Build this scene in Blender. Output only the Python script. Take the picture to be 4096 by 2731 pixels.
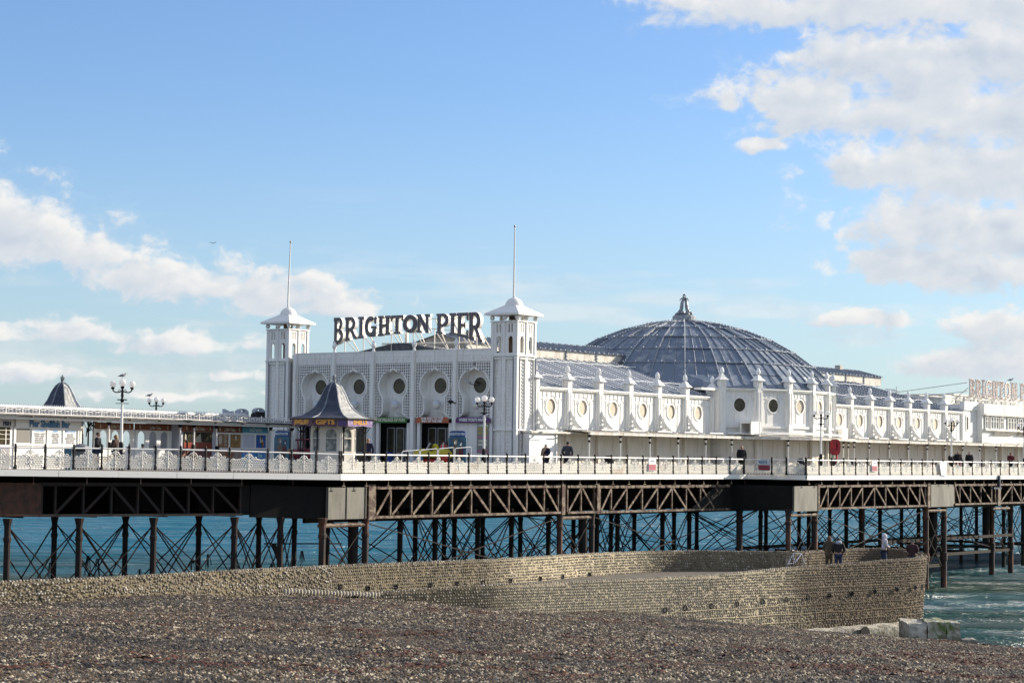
import bpy, bmesh, math, random
import numpy as np
from mathutils import Vector, Matrix, noise as mnoise
from mathutils.geometry import tessellate_polygon
random.seed(7)
S = bpy.context.scene
for o in list(bpy.data.objects): bpy.data.objects.remove(o, do_unlink=True)
COL = S.collection
R = math.radians

# ------------------------------------------------------------------ camera
PITCH, ROLL = math.atan(457.35/8200.0), 0.0125
fw = Vector((0, math.cos(PITCH), math.sin(PITCH)))
u0 = Vector((0, -math.sin(PITCH), math.cos(PITCH))); r0 = Vector((1, 0, 0))
rt = r0*math.cos(ROLL)+u0*math.sin(ROLL); up = -r0*math.sin(ROLL)+u0*math.cos(ROLL)
cd = bpy.data.cameras.new('camera'); cam = bpy.data.objects.new('camera', cd); COL.objects.link(cam)
mw = Matrix((rt, up, -fw)).transposed().to_4x4(); mw.translation = Vector((0, 0, 9.0))
cam.matrix_world = mw
cd.sensor_width = 36; cd.lens = 36*8200/4096.0; cd.clip_start = 0.5; cd.clip_end = 60000
S.camera = cam
S.render.resolution_x, S.render.resolution_y = 1024, 682

# ------------------------------------------------------------------ sun, sky, exposure
SUN_B, SUN_E = 66.0, 21.0          # bearing clockwise from the view direction, elevation
sv = Vector((math.sin(R(SUN_B))*math.cos(R(SUN_E)), math.cos(R(SUN_B))*math.cos(R(SUN_E)), math.sin(R(SUN_E))))
sl = bpy.data.lights.new('sun', 'SUN'); sl.energy = 4.7; sl.angle = R(0.55); sl.color = (1.0, 0.885, 0.73)
so = bpy.data.objects.new('sun', sl); COL.objects.link(so); so.rotation_euler = sv.to_track_quat('Z', 'Y').to_euler()
S.view_settings.view_transform = 'Standard'; S.view_settings.look = 'None'
S.view_settings.exposure = 0.68; S.view_settings.gamma = 1.0

class NT:
    """small helper to write node trees"""
    def __init__(s, tree): s.t = tree; s.n = tree.nodes; s.l = tree.links
    def node(s, typ, **kw):
        n = s.n.new(typ)
        for k, v in kw.items(): setattr(n, k, v)
        return n
    def set(s, inp, v):
        if isinstance(v, bpy.types.NodeSocket): s.l.new(v, inp)
        elif v is not None: inp.default_value = v
    def math(s, op, a, b=None, c=None, clamp=False):
        n = s.node('ShaderNodeMath', operation=op); n.use_clamp = clamp
        s.set(n.inputs[0], a)
        if b is not None: s.set(n.inputs[1], b)
        if c is not None: s.set(n.inputs[2], c)
        return n.outputs[0]
    def vm(s, op, a, b=None):
        n = s.node('ShaderNodeVectorMath', operation=op); s.set(n.inputs[0], a)
        if b is not None: s.set(n.inputs[1], b)
        return n.outputs['Value'] if op in ('LENGTH', 'DOT_PRODUCT') else n.outputs[0]
    def mr(s, v, a, b, c=0.0, d=1.0, smooth=True):
        n = s.node('ShaderNodeMapRange'); n.interpolation_type = 'SMOOTHSTEP' if smooth else 'LINEAR'
        s.set(n.inputs[0], v)
        for i, q in enumerate((a, b, c, d)): s.set(n.inputs[i+1], q)
        return n.outputs[0]
    def mix(s, f, a, b, typ='MIX'):
        n = s.node('ShaderNodeMix', data_type='RGBA', blend_type=typ); n.clamp_factor = True
        s.set(n.inputs[0], f)
        for i, q in ((6, a), (7, b)):
            if isinstance(q, tuple) and len(q) == 3: q = q+(1,)
            s.set(n.inputs[i], q)
        return n.outputs[2]
    def noise(s, vec, scale, detail=4, rough=0.55, dist=0.0):
        n = s.node('ShaderNodeTexNoise'); s.set(n.inputs['Vector'], vec)
        n.inputs['Scale'].default_value = scale; n.inputs['Detail'].default_value = detail
        n.inputs['Roughness'].default_value = rough; n.inputs['Distortion'].default_value = dist
        return n.outputs['Fac']
    def vor(s, vec, scale, feature='F1'):
        n = s.node('ShaderNodeTexVoronoi', feature=feature); s.set(n.inputs['Vector'], vec)
        n.inputs['Scale'].default_value = scale; return n
    def ramp(s, f, stops, interp='LINEAR'):
        n = s.node('ShaderNodeValToRGB'); s.set(n.inputs[0], f); cr = n.color_ramp; cr.interpolation = interp
        while len(cr.elements) < len(stops): cr.elements.new(0.5)
        for e, (p, c) in zip(cr.elements, stops): e.position = p; e.color = tuple(c)+(1,)
        return n.outputs[0]
    def comb(s, x, y, z):
        n = s.node('ShaderNodeCombineXYZ')
        for i, q in enumerate((x, y, z)): s.set(n.inputs[i], q)
        return n.outputs[0]
    def sep(s, v):
        n = s.node('ShaderNodeSeparateXYZ'); s.set(n.inputs[0], v); return n.outputs

# world: physical sky with a layer of cumulus defined over azimuth and elevation
W = bpy.data.worlds.new('World'); S.world = W; W.use_nodes = True
W.node_tree.nodes.clear(); w = NT(W.node_tree)
sky = w.node('ShaderNodeTexSky', sky_type='NISHITA'); sky.sun_disc = False
sky.sun_elevation = R(SUN_E); sky.sun_rotation = R(SUN_B); sky.altitude = 0; sky.air_density = 1.0
sky.dust_density = 0.6; sky.ozone_density = 1.2
# cloud banks: azimuth, elevation, half-width, half-height (all in radians)
BL = [(50,550,125,80),(225,592,110,48),(340,640,150,40),(480,668,170,42),(640,690,170,38),(770,712,100,20),(-160,560,160,110),
 (180,775,120,30),(420,800,140,26),(30,775,60,22),(60,868,160,18),(-150,790,120,30),(545,872,60,11),(400,915,150,12),(700,905,70,8),
 (1750,40,150,36),(2050,30,260,52),(2350,50,260,60),(2650,40,260,80),
 (1960,150,110,55),(2120,190,170,75),(2330,160,150,70),(1870,235,130,50),(2060,285,250,42),(2320,290,200,70),(1655,245,26,28),(1750,352,40,9),(1580,10,90,20),
 (2060,400,140,45),(2250,430,220,75),(2500,350,220,200),(2150,520,180,55),(2340,560,200,70),(2080,620,150,30),(2300,640,210,34),(2560,600,200,120),
 (1960,748,75,14),(2055,748,35,14),(2290,760,90,24),(2130,845,70,24),(2300,835,130,30),(2480,800,150,60)]
# the banks are computed here as a density and a self-shading map over (azimuth, elevation)
def vnoise(x, y, seed):
    xi, yi = np.floor(x).astype(np.int64), np.floor(y).astype(np.int64); fx, fy = x-xi, y-yi
    fx = fx*fx*fx*(fx*(fx*6-15)+10); fy = fy*fy*fy*(fy*(fy*6-15)+10)
    def h(i, j):
        n = (i*374761393+j*668265263+seed*1442695041) & 0x7fffffff; n = ((n ^ (n >> 13))*1274126177) & 0x7fffffff; return ((n ^ (n >> 16)) & 0xffff)/65535.0
    return (h(xi,yi)*(1-fx)+h(xi+1,yi)*fx)*(1-fy)+(h(xi,yi+1)*(1-fx)+h(xi+1,yi+1)*fx)*fy
def fbm(x, y, seed, octv=6, gain=.52):
    s_, a, t_ = 0, 1.0, 0
    for k in range(octv):
        s_ = s_+a*vnoise(x*2**k+13.7*k, y*2**k+7.1*k, seed+k); t_ += a; a *= gain
    return s_/t_
CX0, CX1, CY0, CY1 = -500.0, 2852.0, -160.0, 1090.0
cw, chh = 1676, 625
XX, YY = np.meshgrid(np.linspace(CX0, CX1, cw), np.linspace(CY1, CY0, chh))
wx = XX+40*(fbm(XX/110, YY/80, 11, 4)-.5)+9*(fbm(XX/28, YY/22, 31, 4)-.5); wy = YY+34*(fbm(XX/100, YY/70, 57, 4)-.5)+8*(fbm(XX/26, YY/20, 77, 4)-.5)
fld = np.full(XX.shape, -9.0)
for (bx, by, ba, bb) in BL:
    if bx > 1500: ba, bb = ba*1.08+8, bb*1.12+6
    d = np.sqrt(((wx-bx)/ba)**2+((wy-by)/np.where(wy > by, bb*.72, bb*1.1))**2); q = 1.30-d
    hmix = np.clip(.5+.5*(q-fld)/.4, 0, 1); fld = fld*(1-hmix)+q*hmix+.4*hmix*(1-hmix)
bil = 1-np.abs(fbm(wx/52, wy/40, 5, 5, .55)*2-1)*2.6
fld = fld+(1.15*(fbm(wx/75, wy/46, 3, 7, .54)-.5)*1.7+.30*bil)*np.clip(1.15-.75*fld, .28, 1.0)-.10
thin = (fbm(XX/420, YY/60, 91, 6)-.56)*1.4*np.clip((YY-420)/420, 0, 1)       # thin streaks low in the sky
alpha = np.clip((fld+.22)/.90, 0, 1); alpha = alpha*alpha*(3-2*alpha)
wisp = np.clip((fld+.55)/.9, 0, 1)**2*.30; alpha = np.maximum(alpha*.97, wisp); alpha = np.maximum(alpha, np.clip(thin*2.2, 0, .38))
Tk = np.clip(fld, 0, 1.4); Ls = np.zeros(XX.shape)
for k in range(1, 15):
    sx_, sy_ = int(round(k*2.1)), int(round(k*1.9)); Ls += np.roll(np.roll(Tk, -sx_, 1), -sy_, 0)*(1 if k < 9 else .5)
rel = fbm(wx/95, wy/62, 23, 5, .46)*1.9+.10*bil+.35*fld; rel = rel-np.roll(np.roll(rel, -13, 1), -12, 0)
shade = (.62*np.exp(-.13*Ls)+.34)*np.clip(.84+.58*rel, .30, 1.3)
edge = np.clip(1-(np.abs(XX-1176)-1400)/240, 0, 1)*np.clip((YY+150)/110, 0, 1)
horizon = np.clip((1065-YY)/60, .0, 1)
img = np.zeros((chh, cw, 4), np.float32); img[..., 0] = np.clip(shade, 0, 1); img[..., 1] = alpha*edge*horizon; img[..., 2] = edge; img[..., 3] = 1
im = bpy.data.images.new('cloud_map', cw, chh, alpha=False, float_buffer=True, is_data=True); im.pixels.foreach_set(img.ravel()); im.update(); im.pack()
tc = w.node('ShaderNodeTexCoord')
dx, dy, dz = w.sep(tc.outputs['Generated'])
az = w.math('ARCTAN2', dx, dy); el = w.math('ARCSINE', dz)
pxl = w.math('MULTIPLY_ADD', az, 4709.0, 1176.0)
pyl = w.math('SUBTRACT', w.math('MULTIPLY_ADD', w.math('SUBTRACT', pxl, 1176.0), 0.0125, 1047.0), w.math('MULTIPLY', el, 4709.0))
uv = w.comb(w.math('DIVIDE', w.math('SUBTRACT', pxl, CX0), CX1-CX0), w.math('DIVIDE', w.math('SUBTRACT', CY1, pyl), CY1-CY0), 0.0)
ti = w.node('ShaderNodeTexImage'); ti.image = im; ti.extension = 'CLIP'; ti.interpolation = 'Linear'; w.l.new(uv, ti.inputs['Vector'])
cR, cG, cB = [o for o in w.node('ShaderNodeSeparateColor').outputs] if False else (None, None, None)
sc_ = w.node('ShaderNodeSeparateColor'); w.l.new(ti.outputs['Color'], sc_.inputs[0]); cR, cG, cB = sc_.outputs
# elsewhere in the sky: scattered banks of the same kind
fn = w.noise(w.comb(az, w.math('MULTIPLY', el, 2.4), 0.0), 2.6, 4, 0.55)
fd = w.math('MULTIPLY', w.mr(fn, 0.44, 0.58), w.math('SUBTRACT', 1.0, cB)); fd = w.math('MULTIPLY', fd, w.mr(el, 0.0, 0.05))
dens = w.math('MAXIMUM', cG, w.math('MULTIPLY', fd, .9))
lit = w.math('MAXIMUM', cR, w.math('MULTIPLY', w.mr(fn, .85, .50), w.math('SUBTRACT', 1.0, cB)))
ccol = w.mix(lit, (0.62, 0.72, 0.84), (1.09, 1.075, 1.03))
# soft bluish haze towards the horizon and high thin veil
skyc = w.node('ShaderNodeHueSaturation'); w.l.new(sky.outputs[0], skyc.inputs['Color'])
skyc.inputs['Saturation'].default_value = 1.0; skyc.inputs['Value'].default_value = 1.0
SKYMUL = 0.088
skys = w.vm('MULTIPLY', skyc.outputs[0], (SKYMUL*0.73, SKYMUL*0.92, SKYMUL*1.25))
skys = w.mix(w.mr(el, 0.19, -0.02, 0.0, 0.55), skys, (0.355, 0.455, 0.515))
tot = w.mix(dens, skys, w.vm('MULTIPLY', ccol, (0.53, 0.53, 0.54)))
bg = w.node('ShaderNodeBackground'); w.l.new(tot, bg.inputs[0]); bg.inputs[1].default_value = 1.0
wo = w.node('ShaderNodeOutputWorld'); w.l.new(bg.outputs[0], wo.inputs[0])

# ------------------------------------------------------------------ frames and mesh builder
PIER = (-8.25, 99.5, R(53.6)); LEFT = (-8.25, 99.5, R(213.69)); KIO = (-24.1, 96.6, R(63.0)); WORLD = (0.0, 0.0, 0.0)
BASE = {}
def fw_(frame, p):
    c, s = math.cos(frame[2]), math.sin(frame[2])
    return Vector((frame[0]+p[0]*c-p[1]*s, frame[1]+p[0]*s+p[1]*c, p[2]))
def thing(name, label, cat, base, frame=PIER, group=None, kind=None, turn=0.0):
    o = bpy.data.objects.new(name, None); COL.objects.link(o); o.empty_display_size = 0.3
    o.location = fw_(frame, base); o.rotation_euler = (0, 0, frame[2]+turn)
    if label: o['label'] = label
    if cat: o['category'] = cat
    if group: o['group'] = group
    if kind: o['kind'] = kind
    BASE[o.name] = Vector(base) if turn == 0 else Vector((0, 0, 0))
    return o
def link(name, me, parent=None, loc=None, rot=None, label=None, kind=None):
    o = bpy.data.objects.new(name, me); COL.objects.link(o)
    if parent is not None:
        o.parent = parent; BASE[o.name] = BASE[parent.name]+(Vector(loc)-BASE[parent.name] if loc is not None else Vector((0,0,0)))
    if loc is not None: o.location = Vector(loc)-(BASE[parent.name] if parent is not None else Vector((0,0,0)))
    if rot is not None: o.rotation_euler = rot
    if label: o['label'] = label
    if kind: o['kind'] = kind
    return o
def copy_tree(o, parent=None):
    c = o.copy(); COL.objects.link(c); c.parent = parent
    BASE[c.name] = BASE.get(o.name, Vector((0, 0, 0)))
    for ch in list(o.children): copy_tree(ch, c)
    return c
class M:
    def __init__(s): s.v = []; s.f = []; s.m = []; s.cm = 0
    def add(s, vs, fs):
        b = len(s.v); s.v += [tuple(p) for p in vs]; s.f += [tuple(i+b for i in f) for f in fs]; s.m += [s.cm]*len(fs); return s
    def box(s, x0, x1, y0, y1, z0, z1):
        return s.add([(x0,y0,z0),(x1,y0,z0),(x1,y1,z0),(x0,y1,z0),(x0,y0,z1),(x1,y0,z1),(x1,y1,z1),(x0,y1,z1)],
                     [(0,3,2,1),(4,5,6,7),(0,1,5,4),(1,2,6,5),(2,3,7,6),(3,0,4,7)])
    def frus(s, x0, x1, y0, y1, z0, X0, X1, Y0, Y1, z1):
        return s.add([(x0,y0,z0),(x1,y0,z0),(x1,y1,z0),(x0,y1,z0),(X0,Y0,z1),(X1,Y0,z1),(X1,Y1,z1),(X0,Y1,z1)],
                     [(0,3,2,1),(4,5,6,7),(0,1,5,4),(1,2,6,5),(2,3,7,6),(3,0,4,7)])
    def bar(s, p, q, w_, h=None, up=(0,0,1)):
        p, q = Vector(p), Vector(q); d = (q-p)
        if d.length < 1e-6: return s
        d.normalize(); u_ = Vector(up)
        if abs(d.dot(u_)) > 0.98: u_ = Vector((1,0,0))
        a = d.cross(u_).normalized()*(w_/2); b = a.cross(d).normalized()*((h or w_)/2)
        return s.add([p-a-b,p+a-b,p+a+b,p-a+b,q-a-b,q+a-b,q+a+b,q-a+b],[(0,3,2,1),(4,5,6,7),(0,1,5,4),(1,2,6,5),(2,3,7,6),(3,0,4,7)])
    def tube(s, pts, r, n=6, caps=True, closed=False):
        pts = [Vector(p) for p in pts]; rs = r if isinstance(r, (list, tuple)) else [r]*len(pts); vs = []; N = len(pts); prev = None
        for i, p in enumerate(pts):
            if closed: d = pts[(i+1)%N]-pts[i-1]
            else: d = pts[min(i+1, N-1)]-pts[max(i-1, 0)]
            if d.length < 1e-9: d = Vector((0,0,1))
            d.normalize()
            if prev is None:
                a = d.cross(Vector((0,0,1)))
                if a.length < 0.05: a = d.cross(Vector((0,1,0)))
            else: a = prev-d*prev.dot(d)
            a.normalize(); prev = a; b = d.cross(a)
            for k in range(n):
                t = 2*math.pi*k/n; vs.append(p+(a*math.cos(t)+b*math.sin(t))*rs[i])
        fs = []
        for i in range(N if closed else N-1):
            j = (i+1)%N
            for k in range(n): fs.append((i*n+k, i*n+(k+1)%n, j*n+(k+1)%n, j*n+k))
        if caps and not closed: fs += [tuple(range(n-1, -1, -1)), tuple((N-1)*n+k for k in range(n))]
        return s.add(vs, fs)
    def lathe(s, prof, n=10, c=(0,0), z=0, ph=0.0, ax='z'):
        vs = []; fs = []
        for (r, h) in prof:
            for k in range(n):
                t = 2*math.pi*k/n+ph; vs.append((c[0]+r*math.cos(t), c[1]+r*math.sin(t), z+h))
        L = len(prof)
        for i in range(L-1):
            for k in range(n): fs.append((i*n+k, i*n+(k+1)%n, (i+1)*n+(k+1)%n, (i+1)*n+k))
        fs += [tuple(range(n-1, -1, -1)), tuple((L-1)*n+k for k in range(n))]
        return s.add(vs, fs)
    def sphere(s, c, r, n=8, m=None, sc=(1,1,1)):
        m = m or max(4, n//2+1); vs = [(c[0],c[1],c[2]-r*sc[2])]; fs = []
        for i in range(1, m):
            t = math.pi*i/m
            for k in range(n):
                p = 2*math.pi*k/n; vs.append((c[0]+r*sc[0]*math.sin(t)*math.cos(p), c[1]+r*sc[1]*math.sin(t)*math.sin(p), c[2]-r*sc[2]*math.cos(t)))
        vs.append((c[0],c[1],c[2]+r*sc[2])); T = len(vs)-1
        for k in range(n): fs.append((0, 1+(k+1)%n, 1+k)); fs.append((T, 1+(m-2)*n+k, 1+(m-2)*n+(k+1)%n))
        for i in range(m-2):
            for k in range(n): a = 1+i*n; fs.append((a+k, a+(k+1)%n, a+n+(k+1)%n, a+n+k))
        return s.add(vs, fs)
    def plate(s, outline, holes, T, d0, d1):
        """polygon with holes in (s,t), extruded from depth d0 to d1; T(s,t,d)->xyz"""
        rings = [list(outline)]+[list(h) for h in holes]
        flat = [p for r_ in rings for p in r_]
        tr = tessellate_polygon([[Vector((p[0], p[1], 0)) for p in r_] for r_ in rings])
        n = len(flat); vs = [T(p[0], p[1], d0) for p in flat]+[T(p[0], p[1], d1) for p in flat]
        fs = [tuple(t) for t in tr]+[tuple(i+n for i in reversed(t)) for t in tr]
        b = 0
        for r_ in rings:
            L = len(r_)
            for i in range(L): j = (i+1)%L; fs.append((b+i, b+j, b+j+n, b+i+n))
            b += L
        return s.add(vs, fs)
    def quadstrip(s, A, B):
        n = len(A); return s.add(list(A)+list(B), [(i, i+1, n+i+1, n+i) for i in range(n-1)])
    def mesh(s, name, mats, off=None, smooth=False, fix=True):
        me = bpy.data.meshes.new(name)
        v = s.v if off is None else [(p[0]-off[0], p[1]-off[1], p[2]-off[2]) for p in s.v]
        me.from_pydata(v, [], s.f)
        for m_ in (mats if isinstance(mats, (list, tuple)) else [mats]): me.materials.append(m_)
        if any(s.m): me.polygons.foreach_set('material_index', s.m)
        if fix and len(s.f) < 6000:
            bm = bmesh.new(); bm.from_mesh(me); bmesh.ops.recalc_face_normals(bm, faces=bm.faces); bm.to_mesh(me); bm.free()
        if smooth: me.polygons.foreach_set('use_smooth', [True]*len(me.polygons))
        me.update(); return me
    def obj(s, name, mats, parent, label=None, kind=None, smooth=False):
        return link(name, s.mesh(name, mats, BASE[parent.name], smooth), parent, None, None, label, kind)
def circ(cx, cy, r, n=16, a0=0.0, a1=2*math.pi, ry=None):
    full = abs(a1-a0-2*math.pi) < 1e-6; N = n if full else n+1
    return [(cx+r*math.cos(a0+(a1-a0)*k/n), cy+(ry or r)*math.sin(a0+(a1-a0)*k/n)) for k in range(N)]

# ------------------------------------------------------------------ materials
MATS = {}
def base_mat(name):
    m = bpy.data.materials.new(name); m.use_nodes = True; t = NT(m.node_tree); m.node_tree.nodes.clear()
    b = t.node('ShaderNodeBsdfPrincipled'); o = t.node('ShaderNodeOutputMaterial'); t.l.new(b.outputs[0], o.inputs[0]); return m, t, b
def mat(name, col, rough=0.6, metal=0.0, col2=None, sc=3.0, stretch=(1,1,1), bump=0.0, bsc=20.0, amt=1.0, spec=None, lo=0.35, hi=0.7, emit=None):
    if name in MATS: return MATS[name]
    m, t, b = base_mat(name); pos = t.node('ShaderNodeNewGeometry').outputs['Position']
    if col2:
        n = t.noise(t.vm('MULTIPLY', pos, stretch), sc, 5, 0.6)
        t.l.new(t.mix(t.math('MULTIPLY', t.mr(n, lo, hi), amt), col, col2), b.inputs['Base Color'])
    else: b.inputs['Base Color'].default_value = tuple(col)+(1,)
    b.inputs['Roughness'].default_value = rough; b.inputs['Metallic'].default_value = metal
    if spec is not None: b.inputs['Specular IOR Level'].default_value = spec
    if bump:
        bn = t.node('ShaderNodeBump'); bn.inputs['Strength'].default_value = 1.0; bn.inputs['Distance'].default_value = bump
        t.l.new(t.noise(pos, bsc, 4, 0.6), bn.inputs['Height']); t.l.new(bn.outputs[0], b.inputs['Normal'])
    MATS[name] = m; return m
def rusty(name, paint, rust, lo, hi, sc=2.5, rough=0.75, stretch=(1,1,1)):
    return mat(name, paint, rough, 0.0, rust, sc, stretch, 0.004, 30, 1.0, None, lo, hi)
WHITE = mat('white_paint', (0.83,0.82,0.78), 0.45, 0, (0.70,0.67,0.60), 1.6, (1,1,0.25), 0.002, 12, 0.55, None, 0.5, 0.8)
def _white_walls():
    # same white gloss paint, with faint board joints, rain streaks and scuffs
    m, t, b = base_mat('white_paint_walls'); pos = t.node('ShaderNodeNewGeometry').outputs['Position']
    st = t.noise(t.vm('MULTIPLY', pos, (3, 3, 0.35)), 2.2, 5, 0.65); sp = t.noise(pos, 9, 4, 0.7)
    c = t.mix(t.math('MULTIPLY', t.mr(st, 0.48, 0.75), 0.6), (0.85,0.84,0.80), (0.56,0.52,0.43))
    c = t.mix(t.math('MULTIPLY', t.mr(sp, 0.60, 0.74), 0.5), c, (0.46,0.37,0.27))
    t.l.new(c, b.inputs['Base Color']); b.inputs['Roughness'].default_value = 0.5
    bn = t.node('ShaderNodeBump'); bn.inputs['Distance'].default_value = 0.004; t.l.new(t.noise(pos, 14, 3), bn.inputs['Height']); t.l.new(bn.outputs[0], b.inputs['Normal'])
    return m
WALLS = _white_walls()
WOLD = mat('weathered_white_paint', (0.72,0.69,0.62), 0.6, 0, (0.42,0.37,0.28), 1.8, (1,1,0.3), 0.004, 10, 0.9, None, 0.42, 0.75)
CREAM = mat('cream_paint', (0.76,0.72,0.64), 0.5, 0, (0.6,0.55,0.45), 2, (1,1,0.3), 0, 1, 0.6)
DULLW = mat('grey_white_render', (0.62,0.59,0.52), 0.8, 0, (0.38,0.35,0.29), 2.2, (1,1,0.5), 0.006, 8, 0.9, None, 0.4, 0.7)
BLACK = mat('black_iron_paint', (0.007,0.009,0.013), 0.5, 0, (0.014,0.013,0.013), 5, spec=.25)
DARK = mat('dark_pile_iron', (0.008,0.007,0.007), 0.9, 0, (0.028,0.014,0.009), 3.0, (1,1,0.6), 0.008, 14, 0.8)
UNDERDECK = mat('underdeck_shade_black', (0.005,0.0045,0.004), 0.95, 0, (0.010,0.008,0.007), 2, spec=0.1)  # near-black colour puts the shade under the deck into the members
RUST = rusty('rusty_cream_girder_paint', (0.20,0.155,0.11), (0.05,0.020,0.010), 0.40, 0.58, 3.2)
RUST_SHADE = rusty('shaded_rusty_girder', (0.012,0.010,0.009), (0.035,0.014,0.008), 0.45, 0.7, 2.2)  # darker copy of the girder paint: shade of the left section in colour
PANEL = mat('grey_sheet_panel', (0.17,0.165,0.135), 0.6, 0, (0.07,0.067,0.053), 1.1, (1,1,0.35), 0.003, 6, 0.9)
PANEL_SHADE = mat('shaded_panel_black', (0.007,0.008,0.008), 0.7, 0, (0.014,0.012,0.010), 1.2, spec=0.15)  # near-black copy of the panel grey, painted shade for faces turned away
LEAD = mat('blue_grey_lead_roof', (0.33,0.36,0.40), 0.5, 0.05, (0.46,0.48,0.50), 1.4, (1,1,1), 0.006, 5, 0.65, None, 0.4, 0.72)
LEADD = mat('slate_blue_dome_lead', (0.14,0.185,0.25), 0.5, 0.05, (0.33,0.36,0.39), 1.5, (1,1,1), 0.006, 4, 0.85, None, 0.46, 0.7)
RIB = mat('lead_roof_rolls', (0.17,0.20,0.25), 0.5, 0.1, (0.32,0.35,0.38), 3)
BULB = mat('white_glass_bulb', (0.85,0.85,0.83), 0.25)
SILVER = mat('silver_painted_statue', (0.34,0.35,0.37), 0.4, 0.3, (0.16,0.17,0.19), 4, (1,1,1), 0.01, 12)
def _globe():
    m, t, b = base_mat('opal_globe_glass'); b.inputs['Base Color'].default_value = (.92,.92,.92,1); b.inputs['Roughness'].default_value = .3
    tr = t.node('ShaderNodeBsdfTranslucent'); tr.inputs['Color'].default_value = (.95,.95,.95,1); mx = t.node('ShaderNodeMixShader'); mx.inputs[0].default_value = .55
    o = [n for n in t.n if n.type == 'OUTPUT_MATERIAL'][0]; t.l.new(b.outputs[0], mx.inputs[1]); t.l.new(tr.outputs[0], mx.inputs[2]); t.l.new(mx.outputs[0], o.inputs[0]); return m
GLOBE = _globe()
LEAD_SHADE = mat('shaded_navy_lead', (0.030,0.044,0.075), 0.6, 0, (0.065,0.08,0.115), 3, (1,1,1), .012, 12, .7)  # dark copy of the kiosk lead, shade painted on the unlit facets
GLASSD = mat('dark_window_glass', (0.03,0.028,0.02), 0.15, 0, (0.09,0.075,0.04), 2.5, (1,1,1), 0, 1, 0.8, 0.3)
GLASSC = mat('cream_blind_behind_glass', (0.66,0.56,0.42), 0.3, 0, (0.50,0.44,0.34), 1.2, (1,1,1), 0, 1, 0.7, 0.6)
GLASSW = mat('pale_window_glass', (0.25,0.27,0.27), 0.08, 0, (0.45,0.45,0.42), 2.0, (1,1,1), 0, 1, 0.8, 0.6)
INTER = mat('dark_interior', (0.015,0.014,0.014), 0.9)
DECK = mat('deck_planks', (0.20,0.17,0.14), 0.85, 0, (0.11,0.09,0.075), 4)
GUTTER = mat('gutter_paint', (0.74,0.72,0.66), 0.5, 0, (0.38,0.34,0.28), 2.5, (1,1,1), 0, 1, 0.8)
DGUT = mat('black_gutter', (0.03,0.03,0.033), 0.5, 0, (0.09,0.08,0.07), 3)
FELT = mat('dark_roof_felt', (0.07,0.075,0.085), 0.8, 0, (0.14,0.14,0.14), 3)
_t = NT(DARK.node_tree); _p = [n for n in _t.n if n.type == 'BSDF_PRINCIPLED'][0]; _src = _p.inputs['Base Color'].links[0].from_socket
_z = _t.sep(_t.node('ShaderNodeNewGeometry').outputs['Position'])[2]   # weed and rust below the tide line
_t.l.new(_t.mix(_t.math('MULTIPLY', _t.mr(_z, 2.2, 1.2), .8), _src, (0.020,0.022,0.010)), _p.inputs['Base Color'])
def flat(name, c, r=0.5, **k): return mat(name, c, r, **k)
FLOW = mat('white_fascia', (0.86,0.85,0.80), 0.45, 0, (0.62,0.50,0.36), 1.3, (1,1,2.5), 0.002, 8, 0.55, None, 0.6, 0.78)
# ------------------------------------------------------------------ text
def text_pts(string, size, bold=0.0, xs=1.0):
    cu = bpy.data.curves.new('t', 'FONT'); cu.body = string; cu.size = size; cu.align_x = 'CENTER'; cu.align_y = 'CENTER'; cu.offset = bold; cu.resolution_u = 2
    o = bpy.data.objects.new('t', cu); COL.objects.link(o); dg = bpy.context.evaluated_depsgraph_get(); dg.update()
    me = bpy.data.meshes.new_from_object(o.evaluated_get(dg)); vs = [(v.co.x*xs, v.co.y) for v in me.vertices]; fs = [tuple(p.vertices) for p in me.polygons]
    bpy.data.objects.remove(o, do_unlink=True); bpy.data.curves.remove(cu); bpy.data.meshes.remove(me); return vs, fs
def text(string, size, T, mats, parent, bold=0.0, xs=1.0, name='lettering', th=0.012, arc=0.0):
    """T(s,t,d) maps the flat text to the sign face, d grows towards the reader"""
    vs, fs = text_pts(string, size, bold, xs); m = M()
    f = lambda p, d: T(p[0], p[1]-arc*p[0]*p[0], d)
    n = len(vs); m.add([f(p, th) for p in vs], fs)
    return m.obj(name, mats, parent)
def facing_front(u, v, z):      # sign face that looks towards the shore (-u); reads from +v to -v
    return lambda s, t, d: (u-d, v-s, z+t)
def facing_side(u, v, z):       # sign face that looks sideways (-v); reads towards +u
    return lambda s, t, d: (u+s, v-d, z+t)

# ------------------------------------------------------------------ deck, fascia
DZ = 8.08
def poly_prism(m, pts, z0, z1):
    n = len(pts); m.add([(x,y,z0) for x,y in pts]+[(x,y,z1) for x,y in pts], [tuple(range(n-1,-1,-1)), tuple(range(n,2*n))]+[(i,(i+1)%n,n+(i+1)%n,n+i) for i in range(n)])
# outline of the pier in pier coordinates
c_, s_ = math.cos(LEFT[2]-PIER[2]), math.sin(LEFT[2]-PIER[2])
def L2P(a, b, z=None):          # left-section coordinates (a along the edge, b back) to pier coordinates
    q = (a*c_-(-b)*s_, a*s_+(-b)*c_); return q if z is None else (q[0], q[1], z)
pier = thing('pier_structure', 'iron pier deck with white edge board, rusty lattice girders and dark piles', 'pier', (0,0,8.0))
e0 = L2P(24, 0)
out = [(0,0),(39.3,0),(39.9,-4.0),(135,-4.0),(135,30),(39,30),(39,25),(0,25),(e0[0],26),(e0[0],e0[1])]
m = M(); poly_prism(m, out, 7.80, 8.0); m.obj('deck_slab', UNDERDECK, pier)
m = M()
out2 = [(0.1,0.12),(39.3,0.12),(40.0,-3.88),(134,-3.88),(134,29),(40,29),(39,24),(0,24),(e0[0],25),(e0[0]+.1,e0[1]+.12)]
poly_prism(m, out2, 8.004, DZ); m.obj('deck_planking', DECK, pier)
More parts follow.
